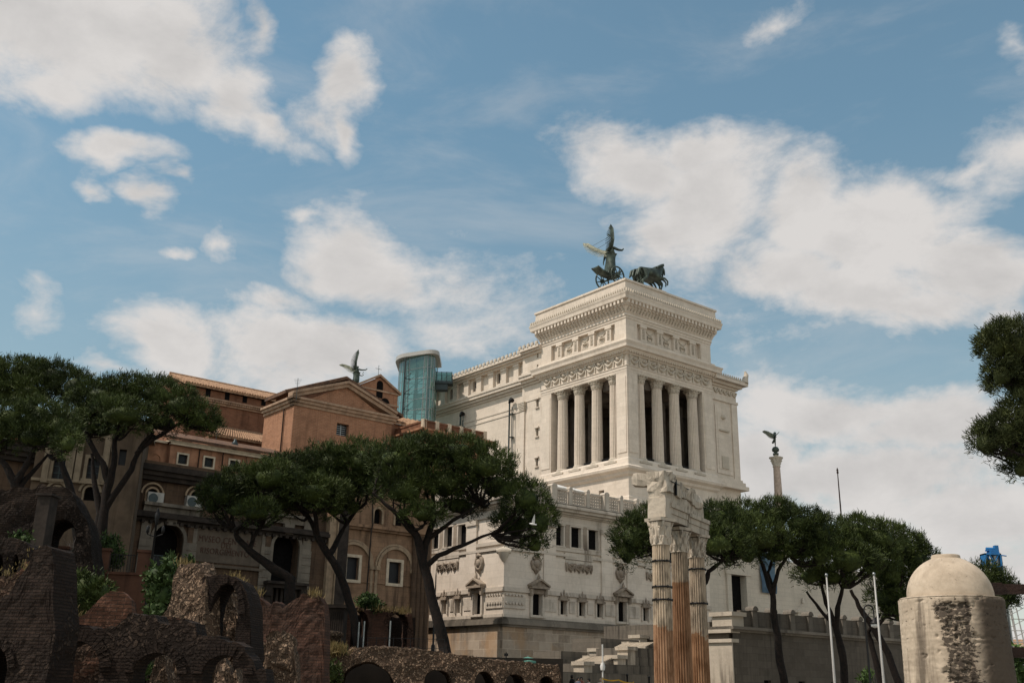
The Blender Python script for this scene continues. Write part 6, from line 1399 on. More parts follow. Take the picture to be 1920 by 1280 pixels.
def pier(px, pyt, h=1.5, d=0.05):
    u0, zt_ = su(px, pyt, d); s = MB(); s.box(SF, u0, u0+.95, zt_-h, zt_-.3, d-1.2, d+.05); s.box(SF, u0-.14, u0+1.09, zt_-.3, zt_, d-1.35, d+.18); s.build('capped_pier', M['antique'], st)
step_block(1030, 1258, 1300, 1280, -6, .9)
step_block(1104, 1243, 1300, 1258); step_block(1186, 1213, 1300, 1240, -4.5, -.15); step_block(1168, 1229, 1300, 1240, -4.5, -.08)
step_block(1120, 1234, 1188, 1243, -8.0, -4.6); step_block(1130, 1218, 1180, 1230, -9, -5.2); step_block(1205, 1193, 1300, 1210, -9, -5.2)
pier(1094, 1239); pier(1103, 1228, 1.3, -4.5); pier(1122, 1214, 1.6, -5.1); pier(1157, 1227, 1.4, -.1); pier(1176, 1211, 1.5, -.1); pier(1178, 1202, 1.4, -4.4); pier(1199, 1189, 1.5, -5.1)
s = MB()
u0, z0 = su(1132, 1240, -.6); u1, z1 = su(1156, 1229, -.6)
for k in range(7): s.box(SF, u0+(u1-u0)*k/7, u1+.2, 0, z0+(z1-z0)*(k+1)/7, -4.4, -.6)
u0, z0 = su(1210, 1212, -.6); u1, z1 = su(1228, 1203, -.6)
for k in range(6): s.box(SF, u0+(u1-u0)*k/6, u1+2, 0, z0+(z1-z0)*(k+1)/6, -4.4, -.6)
s.build('steps', M['antique'], st)
# sooty retaining wall with capped parapet
RP = at(1375, 1220, 92); RP.z = 0; RF, RLf = Frame(RP, eR, -eL), Frame(RP, eL, -eR)
rt = empty('retaining_wall', tuple(RP), 'soot streaked stone retaining wall with a scalloped parapet behind the flagpoles', 'wall')
zt = RF.z(1375, 1172); ztp = RF.z(1375, 1146)
s = MB(); s.wall(RF, 0, 42, 0, zt-.5, [(q, q+1.0, 1.8, 2.6) for q in (4, 9, 14, 19, 24)], 0, .4); s.box(RF, 0.02, 42, 0, zt-.6, -8, -.45); s.build('wall', M['soot_travertine'], rt)
for q in (4, 9, 14, 19, 24): MB().box(RF, q-.1, q+1.1, 1.7, 2.7, -.44, -.36).build('wall_opening', M['dark'], rt)
s = MB(); s.box(RF, -.1, 42, zt-.5, zt-.3, -8, .15); s.box(RF, -.35, 42, zt-.3, zt-.05, -8, .4); s.build('cornice', M['soot_marble'], rt)
s = MB(); s.box(RLf, .01, 2.6, 0, zt-1.4, -.6, .12); s.box(RLf, -.1, 2.8, zt-1.4, zt-1.1, -.7, .3); s.box(RLf, -.1, 2.8, zt-.6, zt-.06, -.9, .35); s.box(RLf, 0, 2.2, zt-.05, ztp-.35, -1.6, 0); s.box(RLf, -.2, 2.4, ztp-.35, ztp, -1.8, .2)
s.box(RLf, -.3, 3.0, 0, 1.2, -.8, .4); s.build('corner_pilaster', M['antique'], rt)
s = MB(); s.box(RLf, 2.6, 16, 0, zt-1.0, -.9, -.25); s.box(RLf, 2.6, 16, zt-1.0, zt+.4, -1.1, -.1); s.build('return_wall', M['grey_step'], rt)
zp = zt+1.75
s = MB(); s.box(RF, 1.6, 42, zt-.05, zp-.35, -.7, -.3); s.build('parapet', M['soot_travertine'], rt)
for k in range(13):
    u = 3.4+k*2.75; s = MB(); s.box(RF, u-.33, u+.33, zt-.05, zp-.3, -.8, -.1)
    s.prism(RF, [(u-.4, zp-.3), (u+.4, zp-.3)]+[(u+.4*math.cos(q*math.pi/6), zp-.3+.4*math.sin(q*math.pi/6)) for q in range(7)], -.9, 0); s.build('parapet_pier', M['grey_step'], rt)
# ------------------------------------------------------------------ foliage
def blades(C, D, L, Wd, rng):
    """C centres, D unit directions, L lengths, Wd widths -> quads as numpy arrays"""
    n = len(C); rnd = rng.normal(size=(n, 3)); S = np.cross(D, rnd); S /= np.linalg.norm(S, axis=1)[:, None]+1e-9
    a = C - S*Wd[:, None]*.5; b = C + S*Wd[:, None]*.5; tip = C + D*L[:, None]
    c = tip + S*Wd[:, None]*.22; d = tip - S*Wd[:, None]*.22
    return np.stack((a, b, c, d), 1).reshape(-1, 3)
def quadmesh(name, V, mat, parent, org, extra=None):
    V = V - np.array(org); nq = len(V)//4; faces = np.arange(nq*4, dtype=np.int32)
    ev, ef = (np.zeros((0, 3)), []) if extra is None else extra
    if len(ev): ev = np.array(ev) - np.array(org)
    me = bpy.data.meshes.new(name); nv = len(V)+len(ev); me.vertices.add(nv)
    me.vertices.foreach_set('co', np.concatenate((V, ev)).astype(np.float32).ravel())
    loops = np.concatenate((faces, np.array([i+len(V) for f in ef for i in f], dtype=np.int32))); sizes = np.concatenate((np.full(nq, 4), np.array([len(f) for f in ef], dtype=np.int64))).astype(np.int32)
    me.loops.add(len(loops)); me.loops.foreach_set('vertex_index', loops)
    me.polygons.add(len(sizes)); st_ = np.concatenate(([0], np.cumsum(sizes)[:-1])).astype(np.int32)
    me.polygons.foreach_set('loop_start', st_); me.update(calc_edges=True); me.validate()
    me.materials.append(mat); o = bpy.data.objects.new(name, me); COL.objects.link(o)
    if parent is not None: o.parent = parent
    else: o.location = org
    return o
def sphere_dirs(n, rng, upbias):
    d = rng.normal(size=(n*2, 3)); d /= np.linalg.norm(d, axis=1)[:, None]
    keep = rng.random(n*2) < np.where(d[:, 2] > -0.15, 1.0, upbias); return d[keep][:n]
def clump_field(clumps, dens, tuft, blade_l, blade_w, nb, rng, updir=.55, core=.80, droop=0.35):
    """clumps: (centre, (ax, ay, az)); returns blade quads and dark cores hidden inside"""
    Vs = []; ev = []; ef = []
    for c, ax in clumps:
        c = np.array(c); ax = np.array(ax); area = 4*math.pi*((ax[0]*ax[1])**1.6/3+(ax[0]*ax[2])**1.6/3+(ax[1]*ax[2])**1.6/3)**(1/1.6)
        n = max(20, int(area*dens)); d = sphere_dirs(n, rng, droop); n = len(d)
        lump = np.array([noise.noise(Vector(q*2.3)+Vector(c)*.7) for q in d])
        rr = (0.90+.36*lump+rng.normal(size=n)*.05)
        tc = c + d*ax*rr[:, None]
        tc = np.repeat(tc, nb, 0) + rng.normal(size=(n*nb, 3))*tuft; dd = np.repeat(d/ax*ax.mean(), nb, 0)
        dd = dd/np.linalg.norm(dd, axis=1)[:, None]
        D = dd*.75 + np.array([0, 0, updir]) + rng.normal(size=(n*nb, 3))*.5; D /= np.linalg.norm(D, axis=1)[:, None]
        Vs.append(blades(tc, D, blade_l*(.6+.8*rng.random(n*nb)), blade_w*(.7+.6*rng.random(n*nb)), rng))
        if core:
            o = len(ev); NU, NV = 12, 7
            for i in range(NV+1):
                for j in range(NU):
                    th, ph = 2*math.pi*j/NU, math.pi*i/NV; q = Vector((math.sin(ph)*math.cos(th), math.sin(ph)*math.sin(th), math.cos(ph)))
                    k = core*(0.93+.3*noise.noise(q*2.3+Vector(c)*.7)); ev.append(tuple(c+np.array(q)*ax*k))
            for i in range(NV):
                for j in range(NU): ef.append((o+i*NU+j, o+i*NU+(j+1) % NU, o+(i+1)*NU+(j+1) % NU, o+(i+1)*NU+j))
    return np.concatenate(Vs), (ev, ef)
PX = 1/1920.0
def pine(label, Y, clumps, limbs, group, dens=5.0, mat='pine', seed=1, base_z=0.0, scale=1.0):
    """clumps: (px, py, rx, ry, dy) of the crown; limbs: lists of (px, py, dy, radius) from the trunk upwards"""
    rng = np.random.default_rng(seed); b = limbs[0][0]; p0 = at(b[0], b[1], Y+b[2])
    root = empty('pine_tree', (p0.x, p0.y, base_z), label, 'tree', group)
    cl = []
    for px, py, rx, ry, dy in clumps:
        c = at(px, py, Y+dy); k = Y*PX*1.03; cl.append(((c.x, c.y, c.z), (rx*k, max(rx, ry)*k*.9, ry*k)))
    f = Y/78.0*scale
    V, core = clump_field(cl, dens*1.12/(f*f), .15*f, .27*f, .05*f, 17, rng, .42, .54, .16)
    quadmesh('crown', V, M[mat], root, tuple(root.location), core)
    s = MB(); tips = []; rb = random.Random(seed)
    for li, lb in enumerate(limbs):
        pts = [at(px, py, Y+dy) for px, py, dy, r in lb]; rad = [r*.66 for *_, r in lb]
        if li == 0: pts = [Vector((pts[0].x+(pts[0].x-pts[1].x)*.1, pts[0].y, base_z-.3))]+pts; rad = [rad[0]*1.15]+rad
        P2 = []; R2 = []
        for i in range(len(pts)-1):
            for q in range(3):
                t = q/3; w = noise.noise_vector(pts[i]*.5+Vector((q, li, 0)))*.12*(1 if (i or q) else 0)
                P2.append(pts[i].lerp(pts[i+1], t)+w); R2.append((rad[i]*(1-t)+rad[i+1]*t)*(1+.1*rb.uniform(-1, 1)))
        P2.append(pts[-1]); R2.append(rad[-1]); s.tube(P2, R2, 9); tips += [(P2[-1], R2[-1]), (P2[-3], R2[-3])]
    s.build('trunk', M['bark'], root)
    s = MB()
    for c, ax in cl:                         # limbs fanning up into every part of the crown
        c = Vector(c); t, r = min(tips, key=lambda q: (q[0]-c).length)
        for q in range(3):
            e = c + Vector((rb.uniform(-.5, .5)*ax[0], rb.uniform(-.45, .45)*ax[1], rb.uniform(-.6, -.1)*ax[2])); m = t.lerp(e, .5)+Vector((rb.uniform(-.4, .4), rb.uniform(-.4, .4), -.10*(e-t).length+rb.uniform(-.2, .3)))
            s.tube([t, t.lerp(m, .5)+Vector((0, 0, -.05*(e-t).length)), m, e], [min(r, .14)*f, .11*f, .08*f, .03*f], 6)
            for w in range(4):
                b0 = m.lerp(e, rb.random()); b1 = b0+Vector((rb.uniform(-1.1, 1.1), rb.uniform(-1, 1), rb.uniform(-.1, .8)))*min(1, f); s.tube([b0, b0.lerp(b1, .5)+Vector((0, 0, -.1)), b1], [.035*f, .028*f, .012*f], 4)
    s.build('branches', M['bark'], root)
    return root
GM, GL, GR = 'stone pines in front of the museum', 'stone pines at the left', 'stone pines along the road at the right'
pine('leftmost of the middle pines, leaning left with a forked dark trunk', 71, [(412, 928, 40, 34, 0), (458, 908, 52, 36, 1), (508, 898, 52, 36, -1), (448, 953, 52, 26, 1), (398, 948, 24, 28, 0), (520, 940, 55, 30, 2), (480, 962, 40, 22, -2)],
     [[(545, 1085, 0, .55), (505, 1060, 0, .46), (468, 1032, 0, .38), (446, 1008, 0, .3), (440, 990, 0, .22)], [(468, 1032, 0, .28), (475, 1005, .5, .24), (490, 988, 1, .18)]], GM, seed=21, base_z=3.3, mat='pine')
pine('middle pine of the centre group, its slender trunk leaning left before the arched windows', 73, [(555, 888, 58, 40, 0), (620, 872, 62, 40, 1), (682, 868, 58, 40, 0), (588, 925, 66, 32, -2), (650, 918, 66, 34, 2), (555, 942, 48, 26, 1), (705, 905, 42, 38, 0), (628, 955, 36, 20, 0)],
     [[(672, 1205, 0, .5), (662, 1150, 0, .44), (640, 1080, 0, .42), (618, 1040, 0, .4), (596, 1005, 0, .32), (578, 968, 0, .24)], [(618, 1040, 0, .34), (640, 995, 1, .26), (668, 955, 1, .2)], [(596, 1005, 0, .26), (590, 960, -1, .2)]], GM, seed=22, base_z=3.3)
pine('biggest pine of the centre group with a thick dark trunk against the white wall', 69, [(742, 868, 58, 42, 0), (800, 850, 62, 36, 1), (860, 850, 58, 35, 0), (912, 874, 52, 38, -1), (760, 920, 62, 42, 0), (840, 905, 76, 46, 1), (930, 912, 52, 36, 2), (985, 935, 40, 38, -1), (1016, 978, 30, 36, -1), (965, 985, 48, 34, 1), (862, 948, 46, 24, 2), (795, 965, 40, 22, -1), (1002, 1022, 26, 20, 0)],
     [[(836, 1222, 0, .62), (820, 1160, 0, .54), (803, 1090, 0, .5), (792, 1045, 0, .48), (782, 1005, 0, .38), (755, 965, 0, .26)], [(792, 1050, 0, .4), (802, 1010, .5, .36), (815, 965, 1, .26)], [(797, 1062, 0, .3), (822, 1040, 0, .26), (868, 1022, 0, .2), (920, 1000, 0, .12)], [(782, 1005, 0, .3), (735, 955, -1, .2), (700, 925, -1, .14)], [(802, 1010, .5, .26), (850, 975, .5, .2), (900, 945, 1, .12)]], GM, seed=23, base_z=3.3)
pine('broad left pine with several trunks spreading like a fan before the pale church', 67, [(190, 748, 56, 36, 0), (240, 738, 58, 33, 1), (292, 740, 52, 34, 0), (336, 762, 42, 36, -1), (372, 786, 38, 32, 0), (230, 780, 66, 32, -2), (160, 772, 42, 38, 0), (300, 792, 55, 26, 2), (398, 800, 18, 20, 0), (185, 806, 48, 20, 1)],
     [[(190, 1062, 0, .55), (194, 960, 0, .5), (204, 905, 0, .42), (214, 872, 0, .3), (216, 820, 0, .2)], [(204, 905, 0, .36), (192, 868, 0, .3), (165, 822, 0, .24), (150, 790, 0, .16)], [(196, 955, 0, .36), (246, 880, 0, .3), (262, 838, 0, .24), (285, 815, 0, .2)], [(255, 852, 0, .26), (300, 815, 0, .2), (345, 790, 0, .12)], [(178, 1050, 0, .4), (186, 960, 0, .36), (176, 890, 0, .24), (172, 850, 0, .14)]], GL, seed=24, base_z=3.3)
pine('tall left pine whose flat crown reaches the left frame edge', 72, [(-14, 708, 58, 36, 0), (48, 702, 52, 32, 1), (100, 708, 48, 33, 0), (140, 728, 40, 34, -1), (60, 738, 66, 28, 0), (8, 745, 55, 28, 0)],
     [[(150, 1060, 0, .5), (140, 940, 0, .4), (110, 850, 0, .3), (80, 780, 0, .2)], [(110, 850, 0, .26), (130, 780, 0, .16)], [(80, 780, 0, .18), (20, 755, 0, .12)]], GL, seed=25, base_z=3.3)
pine('lower left pine with dark crooked limbs at the frame edge', 60, [(18, 788, 52, 38, 0), (70, 782, 46, 38, 1), (108, 802, 40, 40, 0), (128, 832, 24, 30, -1), (62, 822, 52, 28, 0), (-4, 822, 42, 28, 0)],
     [[(24, 1010, 0, .5), (26, 940, 0, .44), (28, 905, 0, .36), (10, 872, 0, .24), (-10, 850, 0, .14)], [(28, 905, 0, .32), (52, 870, 0, .26), (66, 835, 0, .16)], [(30, 920, 0, .26), (58, 888, .5, .2), (90, 852, .5, .12)]], GL, seed=26, base_z=0)
pine('dark pine mostly hidden behind the temple columns', 76, [(1186, 1010, 40, 46, 0), (1218, 985, 42, 36, 1), (1240, 1020, 42, 42, 0), (1176, 1040, 28, 26, 0), (1300, 1000, 56, 42, 0), (1348, 975, 46, 34, 1), (1340, 1020, 56, 36, -1), (1390, 1000, 42, 40, 0), (1280, 962, 36, 22, 0), (1372, 1040, 36, 22, 1)],
     [[(1318, 1290, 0, .5), (1316, 1180, 0, .44), (1318, 1100, 0, .38), (1330, 1070, 0, .26), (1356, 1050, 0, .16)], [(1318, 1100, 0, .3), (1290, 1050, 0, .2), (1230, 1020, 0, .12)]], GR, seed=27)
pine('right pine with a tall three-forked trunk before the blue banner', 80, [(1410, 972, 46, 30, 0), (1455, 967, 46, 32, 1), (1500, 985, 46, 34, 0), (1538, 1000, 36, 34, 0), (1430, 1010, 50, 34, -1), (1500, 1028, 54, 34, 1), (1455, 1042, 34, 18, 0), (1538, 1042, 32, 28, 0), (1402, 1042, 26, 22, 0)],
     [[(1470, 1290, 0, .5), (1460, 1215, 0, .44), (1450, 1150, 0, .4), (1449, 1115, 0, .36), (1430, 1060, 0, .22), (1418, 1030, 0, .12)], [(1449, 1115, 0, .3), (1440, 1075, .5, .22), (1450, 1040, .5, .14)], [(1449, 1118, 0, .3), (1458, 1070, 0, .24), (1478, 1040, 0, .14)]], GR, seed=28)
pine('right pine with a long side limb reaching left above the retaining wall', 84, [(1562, 1020, 46, 40, 0), (1610, 1002, 50, 36, 1), (1652, 1012, 42, 36, 0), (1590, 1050, 55, 38, -1), (1520, 1080, 34, 24, 0), (1640, 1055, 46, 36, 1), (1560, 1082, 36, 20, 0)],
     [[(1586, 1290, 0, .5), (1580, 1230, 0, .45), (1568, 1180, 0, .4), (1572, 1140, 0, .3), (1580, 1100, 0, .2)], [(1568, 1180, 0, .34), (1548, 1130, 0, .26), (1540, 1090, 0, .16)], [(1562, 1170, 0, .24), (1535, 1140, 0, .2), (1512, 1108, 0, .12)]], GR, seed=29)
pine('rightmost big pine, its forked trunks leaning right behind the travertine bollard', 88, [(1690, 1030, 46, 38, 0), (1722, 1052, 36, 36, 0), (1668, 1075, 46, 42, 0), (1720, 1095, 36, 46, 1), (1660, 1122, 34, 34, 0), (1690, 1145, 34, 34, 0)],
     [[(1690, 1290, 0, .5), (1665, 1225, 0, .44), (1640, 1180, 0, .4), (1610, 1135, 0, .3), (1595, 1105, 0, .2)], [(1640, 1180, 0, .3), (1660, 1150, 0, .2)], [(1655, 1290, .5, .45), (1640, 1230, .5, .4), (1628, 1185, .5, .3), (1650, 1150, .5, .2)]], GR, seed=30)
pine('small pine crown peeping out right of the travertine bollard', 92, [(1842, 1086, 36, 34, 0), (1876, 1100, 30, 28, 0), (1850, 1118, 46, 26, 1), (1898, 1112, 12, 16, 0), (1870, 1130, 34, 18, 0)],
     [[(1846, 1290, 0, .45), (1848, 1200, 0, .4), (1852, 1140, 0, .25)]], GR, seed=31)
pine('near pine crown cut off by the right frame edge, high against the clouds', 25, [(1905, 650, 66, 56, 0), (1868, 650, 34, 42, 0), (1915, 720, 62, 48, .5), (1880, 705, 34, 36, 0), (1882, 812, 48, 38, 0), (1848, 832, 32, 38, 0), (1905, 842, 55, 44, .5), (1918, 880, 34, 26, 0), (1935, 775, 62, 45, 0), (1990, 690, 100, 90, 1), (2010, 830, 100, 80, 1)],
     [[(2120, 1290, 0, .32), (2090, 1050, 0, .28), (2040, 900, 0, .22), (1990, 800, 0, .14)], [(2040, 900, 0, .16), (1950, 850, 0, .08)], [(1990, 800, 0, .12), (1930, 700, 0, .07)]], 'stone pines along the road at the right', seed=32, dens=6.0, mat='pine_dry', scale=1.25)

# ------------------------------------------------------------------ shrubs, climbers and grass
def shrub(name, label, cat, Y, blobs, mat='shrub', dens=16, leaf=(.16, .10), seed=1, group=None, base_z=0.0, updir=.3):
    rng = np.random.default_rng(seed); c0 = at(blobs[0][0], blobs[0][1], Y); k = Y*PX*1.03
    cl = []
    for px, py, rx, ry in blobs: c = at(px, py, Y); cl.append(((c.x, c.y, c.z), (rx*k, rx*k*.85, ry*k)))
    V, core = clump_field(cl, dens, .09, leaf[0], leaf[1], 6, rng, updir, .78, .8)
    o = empty(name, (c0.x, c0.y, base_z), label, cat, group)
    quadmesh('leaves', V, M[mat], o, tuple(o.location), core)
    s = MB(); rb = random.Random(seed)
    for c, ax in cl:
        for q in range(3): s.tube([(c[0]+rb.uniform(-.2, .2), c[1]+.1, base_z), (c[0]+rb.uniform(-.3, .3), c[1], (c[2]+base_z)/2), (c[0]+rb.uniform(-.4, .4)*ax[0], c[1], c[2])], [.05, .04, .015], 5)
    s.build('stems', M['bark'], o); return o
GS = 'shrubs among the ruins'
shrub('shrub', 'big dark round shrub before the orange garden wall', 'shrub', 48, [(158, 1108, 40, 34), (132, 1100, 26, 26), (186, 1112, 26, 26), (160, 1130, 34, 18)], 'pine', seed=41, group=GS, leaf=(.2, .08))
shrub('climbing_shrub', 'tall bright green leafy climber left of the rubble tower', 'shrub', 44, [(296, 1078, 20, 20), (290, 1105, 16, 26), (304, 1115, 20, 26), (296, 1140, 22, 18), (316, 1085, 14, 18), (318, 1060, 10, 10)], 'ivy', seed=42, group=GS, leaf=(.15, .11))
shrub('shrub', 'shrub at the foot of the fan-shaped left pine', 'shrub', 63.5, [(208, 1030, 18, 22), (198, 1015, 12, 14), (216, 1048, 14, 16)], 'shrub', seed=43, group=GS, base_z=3.3)
shrub('shrub', 'leafy shrub behind the railings with pale plumes', 'shrub', 63.2, [(142, 1048, 22, 14), (165, 1056, 16, 12), (122, 1050, 12, 12)], 'shrub', seed=44, group=GS, base_z=3.3)
shrub('shrub', 'small grey-green bush above the vault at the left edge', 'shrub', 47, [(46, 1010, 14, 9), (30, 1008, 8, 6)], 'shrub', seed=45, group=GS)
shrub('shrub', 'small bush between the portal and the rubble tower', 'shrub', 52, [(352, 1052, 8, 10), (364, 1062, 10, 7), (372, 1068, 8, 6)], 'ivy', seed=46, group=GS)
shrub('shrub', 'round yellow-green bush in the left museum portal', 'shrub', 55, [(319, 1048, 9, 10), (326, 1062, 9, 9)], 'ivy', seed=47, group=GS, base_z=0)
shrub('climbing_shrub', 'dark ivy hanging over the left end of the long arched wall', 'ivy', 56, [(592, 1256, 24, 14), (620, 1262, 18, 18), (568, 1262, 16, 14), (600, 1276, 30, 12)], 'pine', seed=48, group=GS, leaf=(.16, .1))
shrub('shrub', 'dark shrub growing on top of the red niche wall', 'shrub', 82, [(690, 1126, 20, 10), (706, 1136, 14, 10), (676, 1133, 10, 7)], 'shrub', seed=49, group=GS, base_z=3)
shrub('shrub', 'spiky plant seen through the middle arch of the arcade', 'shrub', 34, [(258, 1262, 12, 12), (270, 1256, 10, 12)], 'shrub', seed=50, group=GS, leaf=(.3, .04), updir=1.2)
shrub('shrub', 'bush at the bottom right frame edge behind the iron rails', 'shrub', 30, [(1912, 1262, 16, 22), (1904, 1232, 10, 14), (1925, 1285, 24, 18)], 'shrub', seed=51, group=GS)
shrub('shrub', 'small grey bush by the foot of the rightmost flagpole', 'shrub', 64, [(1622, 1274, 12, 8), (1630, 1266, 6, 8)], 'shrub', seed=52, group=GS)
def tufts(name, label, Y, spots, mat, n=260, h=.35, seed=1, cat='grass'):
    rng = np.random.default_rng(seed); Vs = []; c0 = None
    for px, py, wpx in spots:
        c = at(px, py, Y); c0 = c0 or c; w = wpx*Y*PX
        P = np.array([c.x, c.y, c.z-.12]) + rng.normal(size=(n, 3))*np.array([w*.5, .35, .06]); D = rng.normal(size=(n, 3))*.35 + np.array([0, 0, 1]); D /= np.linalg.norm(D, axis=1)[:, None]
        Vs.append(blades(P, D, h*(.5+rng.random(n)), np.full(n, .03), rng))
    o = quadmesh(name, np.concatenate(Vs), M[mat], None, (c0.x, c0.y, c0.z)); return tag(o, label, cat, None, 'stuff')
tufts('dry_grass', 'dry grass on the ruin ledges', 36, [(108, 1150, 30), (122, 1160, 24), (98, 1140, 16), (212, 1172, 20)], 'dry_grass', seed=61)
tufts('dry_grass', 'dry yellow grass on the long arched wall', 57.3, [(575, 1222, 30), (605, 1224, 34), (630, 1218, 20)], 'dry_grass', 420, .4, seed=62)
tufts('green_grass', 'green grass on the long arched wall', 57.6, [(590, 1222, 40), (618, 1220, 30)], 'grass', 220, .4, seed=63)
tufts('dry_grass', 'dry grass on the rubble tower', 42, [(380, 1076, 8), (440, 1082, 14), (455, 1094, 8), (345, 1055, 10)], 'dry_grass', 120, .25, seed=64)
tufts('dry_grass', 'dry grass along the red ruin walls', 49.6, [(590, 1112, 12), (480, 1110, 12)], 'dry_grass', 90, .3, seed=65)
tufts('dry_grass', 'dry grass along the niche wall', 81.5, [(660, 1141, 20), (720, 1142, 24), (755, 1145, 14)], 'dry_grass', 140, .4, seed=66)
tufts('dry_grass', 'dry grass on the left brick stump', 30.8, [(20, 1068, 20), (50, 1054, 10), (80, 1030, 14)], 'dry_grass', 60, .09, seed=67)
tufts('pale_plumes', 'pale plume flowers behind the railings', 62.8, [(132, 1040, 10), (148, 1044, 10), (140, 1034, 6)], 'pale_flower', 45, .7, seed=68, cat='flowers')
# ------------------------------------------------------------------ travertine bollard and iron rails in the foreground
s = MB(); s.bx((3.3, 4.85, .45), (4.6, .9, .9)); s.bx((3.3, 4.85, .93), (4.7, 1.0, .06)); tag(s.build('low_wall', M['travertine'], None, at0=(3.3, 4.85, 0)), 'low travertine wall carrying the bollard and rails', 'wall')
bo = empty('stone_bollard', (BOL_X, BOL_Y, .96), 'pitted travertine bollard with a rounded cap in the right foreground', 'bollard')
s = MB(); H = BOL_Z; r = .2115
def irr(th, i): return 1+.004*math.sin(5*th+i)+.003*math.sin(11*th+2*i)
NA, NZ = 300, 190
def pitted(prof_r, zs, base, depth):
    vs = []; fs = []
    for i, z in enumerate(zs):
        for k in range(NA):
            th = 2*math.pi*k/NA; x, y = math.cos(th), math.sin(th); rr = prof_r(z)*(1+.004*math.sin(5*th+z*3)+.003*math.sin(11*th+2*z))
            p = Vector((x*rr, y*rr, z))
            c = noise.noise(p*26+Vector((3, 1, 0)))*.55+noise.noise(Vector((p.x*60, p.y*60, p.z*85)))*.45
            low = noise.noise(Vector((p.x*7, p.y*7, p.z*5)))
            side = (x*.93-y*.368)*rr; w_ = max(0, 1-((side-.006+.05*noise.noise(p*7))/.072)**4) if (y*.93+x*.368 < 0 and z < H-.03) else 0
            k1 = max(0, c-(.30-.34*w_-.16*max(0, low)))
            d = min(1, k1*3.2)*depth*(1+.7*w_)+.0011*noise.noise(p*70)+.0009*noise.noise(Vector((p.x*9, p.y*9, p.z*90)))
            rr -= d; vs.append((BOL_X+rr*x, BOL_Y+rr*y, z))
    fs = [(i*NA+k, i*NA+(k+1) % NA, (i+1)*NA+(k+1) % NA, (i+1)*NA+k) for i in range(len(zs)-1) for k in range(NA)]
    return vs, fs
zsb = [1.25+(H-1.25)*(k/NZ) for k in range(NZ)]+[H-.006, H]
vs, fs = pitted(lambda z: r*(1.0+.10*max(0, (H-z)/1.05)**1.2)-(.006 if z > H-.004 else 0), zsb, 0, .008)
s.add(vs, fs, True); s.add([(BOL_X+r*.96*math.cos(2*math.pi*k/48), BOL_Y+r*.96*math.sin(2*math.pi*k/48), H-.001) for k in range(48)], [tuple(range(48))])
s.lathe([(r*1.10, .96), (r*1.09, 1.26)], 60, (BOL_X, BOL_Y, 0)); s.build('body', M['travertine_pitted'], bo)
s = MB(); rd = .175
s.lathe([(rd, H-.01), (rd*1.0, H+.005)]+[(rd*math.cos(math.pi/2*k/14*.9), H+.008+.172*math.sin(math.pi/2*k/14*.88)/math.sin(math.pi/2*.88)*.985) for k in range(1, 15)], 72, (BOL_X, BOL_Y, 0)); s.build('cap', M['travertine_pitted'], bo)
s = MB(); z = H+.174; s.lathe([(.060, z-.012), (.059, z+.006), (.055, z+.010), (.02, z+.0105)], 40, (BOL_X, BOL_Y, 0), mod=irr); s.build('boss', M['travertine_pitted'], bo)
GRL = 'iron rails beside the bollard'
for py, lab in ((1103.5, 'upper rusty iron rail let into the travertine bollard'), (1222, 'lower rusty iron rail let into the travertine bollard')):
    c = at(1890, py, BOL_Y+.02); s = MB(); s.bx((BOL_X+1.45, BOL_Y+.02, c.z), (2.5, .018, .042)); s.bx((BOL_X+.205, BOL_Y+.02, c.z), (.06, .03, .05))
    tag(s.build('iron_rail', M['rust_iron'], None, at0=(BOL_X+1.45, BOL_Y+.02, c.z)), lab, 'rail', GRL)
# ------------------------------------------------------------------ poles and lamp at the right
for px, py, pxb, lab in ((1549.5, 1079, 1566, 'left of two slim white flagpoles before the right pines'), (1638.5, 1077, 1660, 'right of two slim white flagpoles before the right pines')):
    Y = 58; p = at(px, py, Y); o = empty('white_flagpole', (p.x, p.y, 0), lab, 'flagpole', 'white flagpoles at the right')
    s = MB(); s.lathe([(.15, 0), (.15, .5), (.085, .55), (.07, 2.5), (.04, p.z), (.02, p.z)], 12, (p.x, p.y, 0)); s.build('pole', M['pole'], o)
    s = MB(); s.lathe([(.03, -.03), (.085, .0), (.085, .08), (.03, .14)], 10, (p.x, p.y, p.z)); s.build('finial', M['steel'], o)
p = at(1632, 1280, 62); pt_ = at(1630, 1134, 62); o = empty('street_lamp', (p.x, p.y, 0), 'black street lamp with a hanging pale lantern between the flagpoles', 'street lamp')
s = MB(); s.lathe([(.14, 0), (.12, 1.5), (.07, 1.7), (.055, pt_.z-.6), (.05, pt_.z-.3)], 10, (p.x, p.y, 0)); k = [(p.x+.28-.28*math.cos(a*math.pi/8), p.y, pt_.z-.3+.32*math.sin(a*math.pi/8)) for a in range(9)]; s.tube(k+[(p.x+.56, p.y, pt_.z-.75)], .04, 6); s.tube([(p.x, p.y, pt_.z-.8), (p.x+.3, p.y, pt_.z-.45)], .03, 5); s.build('post', M['iron'], o)
s = MB(); s.lathe([(.05, .0), (.1, -.1), (.26, -.3), (.28, -.36), (.05, -.36)], 12, (p.x+.56, p.y, pt_.z-.7)); s.build('lamp_shade', M['iron'], o)
s = MB(); s.lathe([(.05, -.34), (.24, -.37), (.2, -.52), (.05, -.58)], 12, (p.x+.56, p.y, pt_.z-.7)); s.build('lamp_glass', M['white'], o)
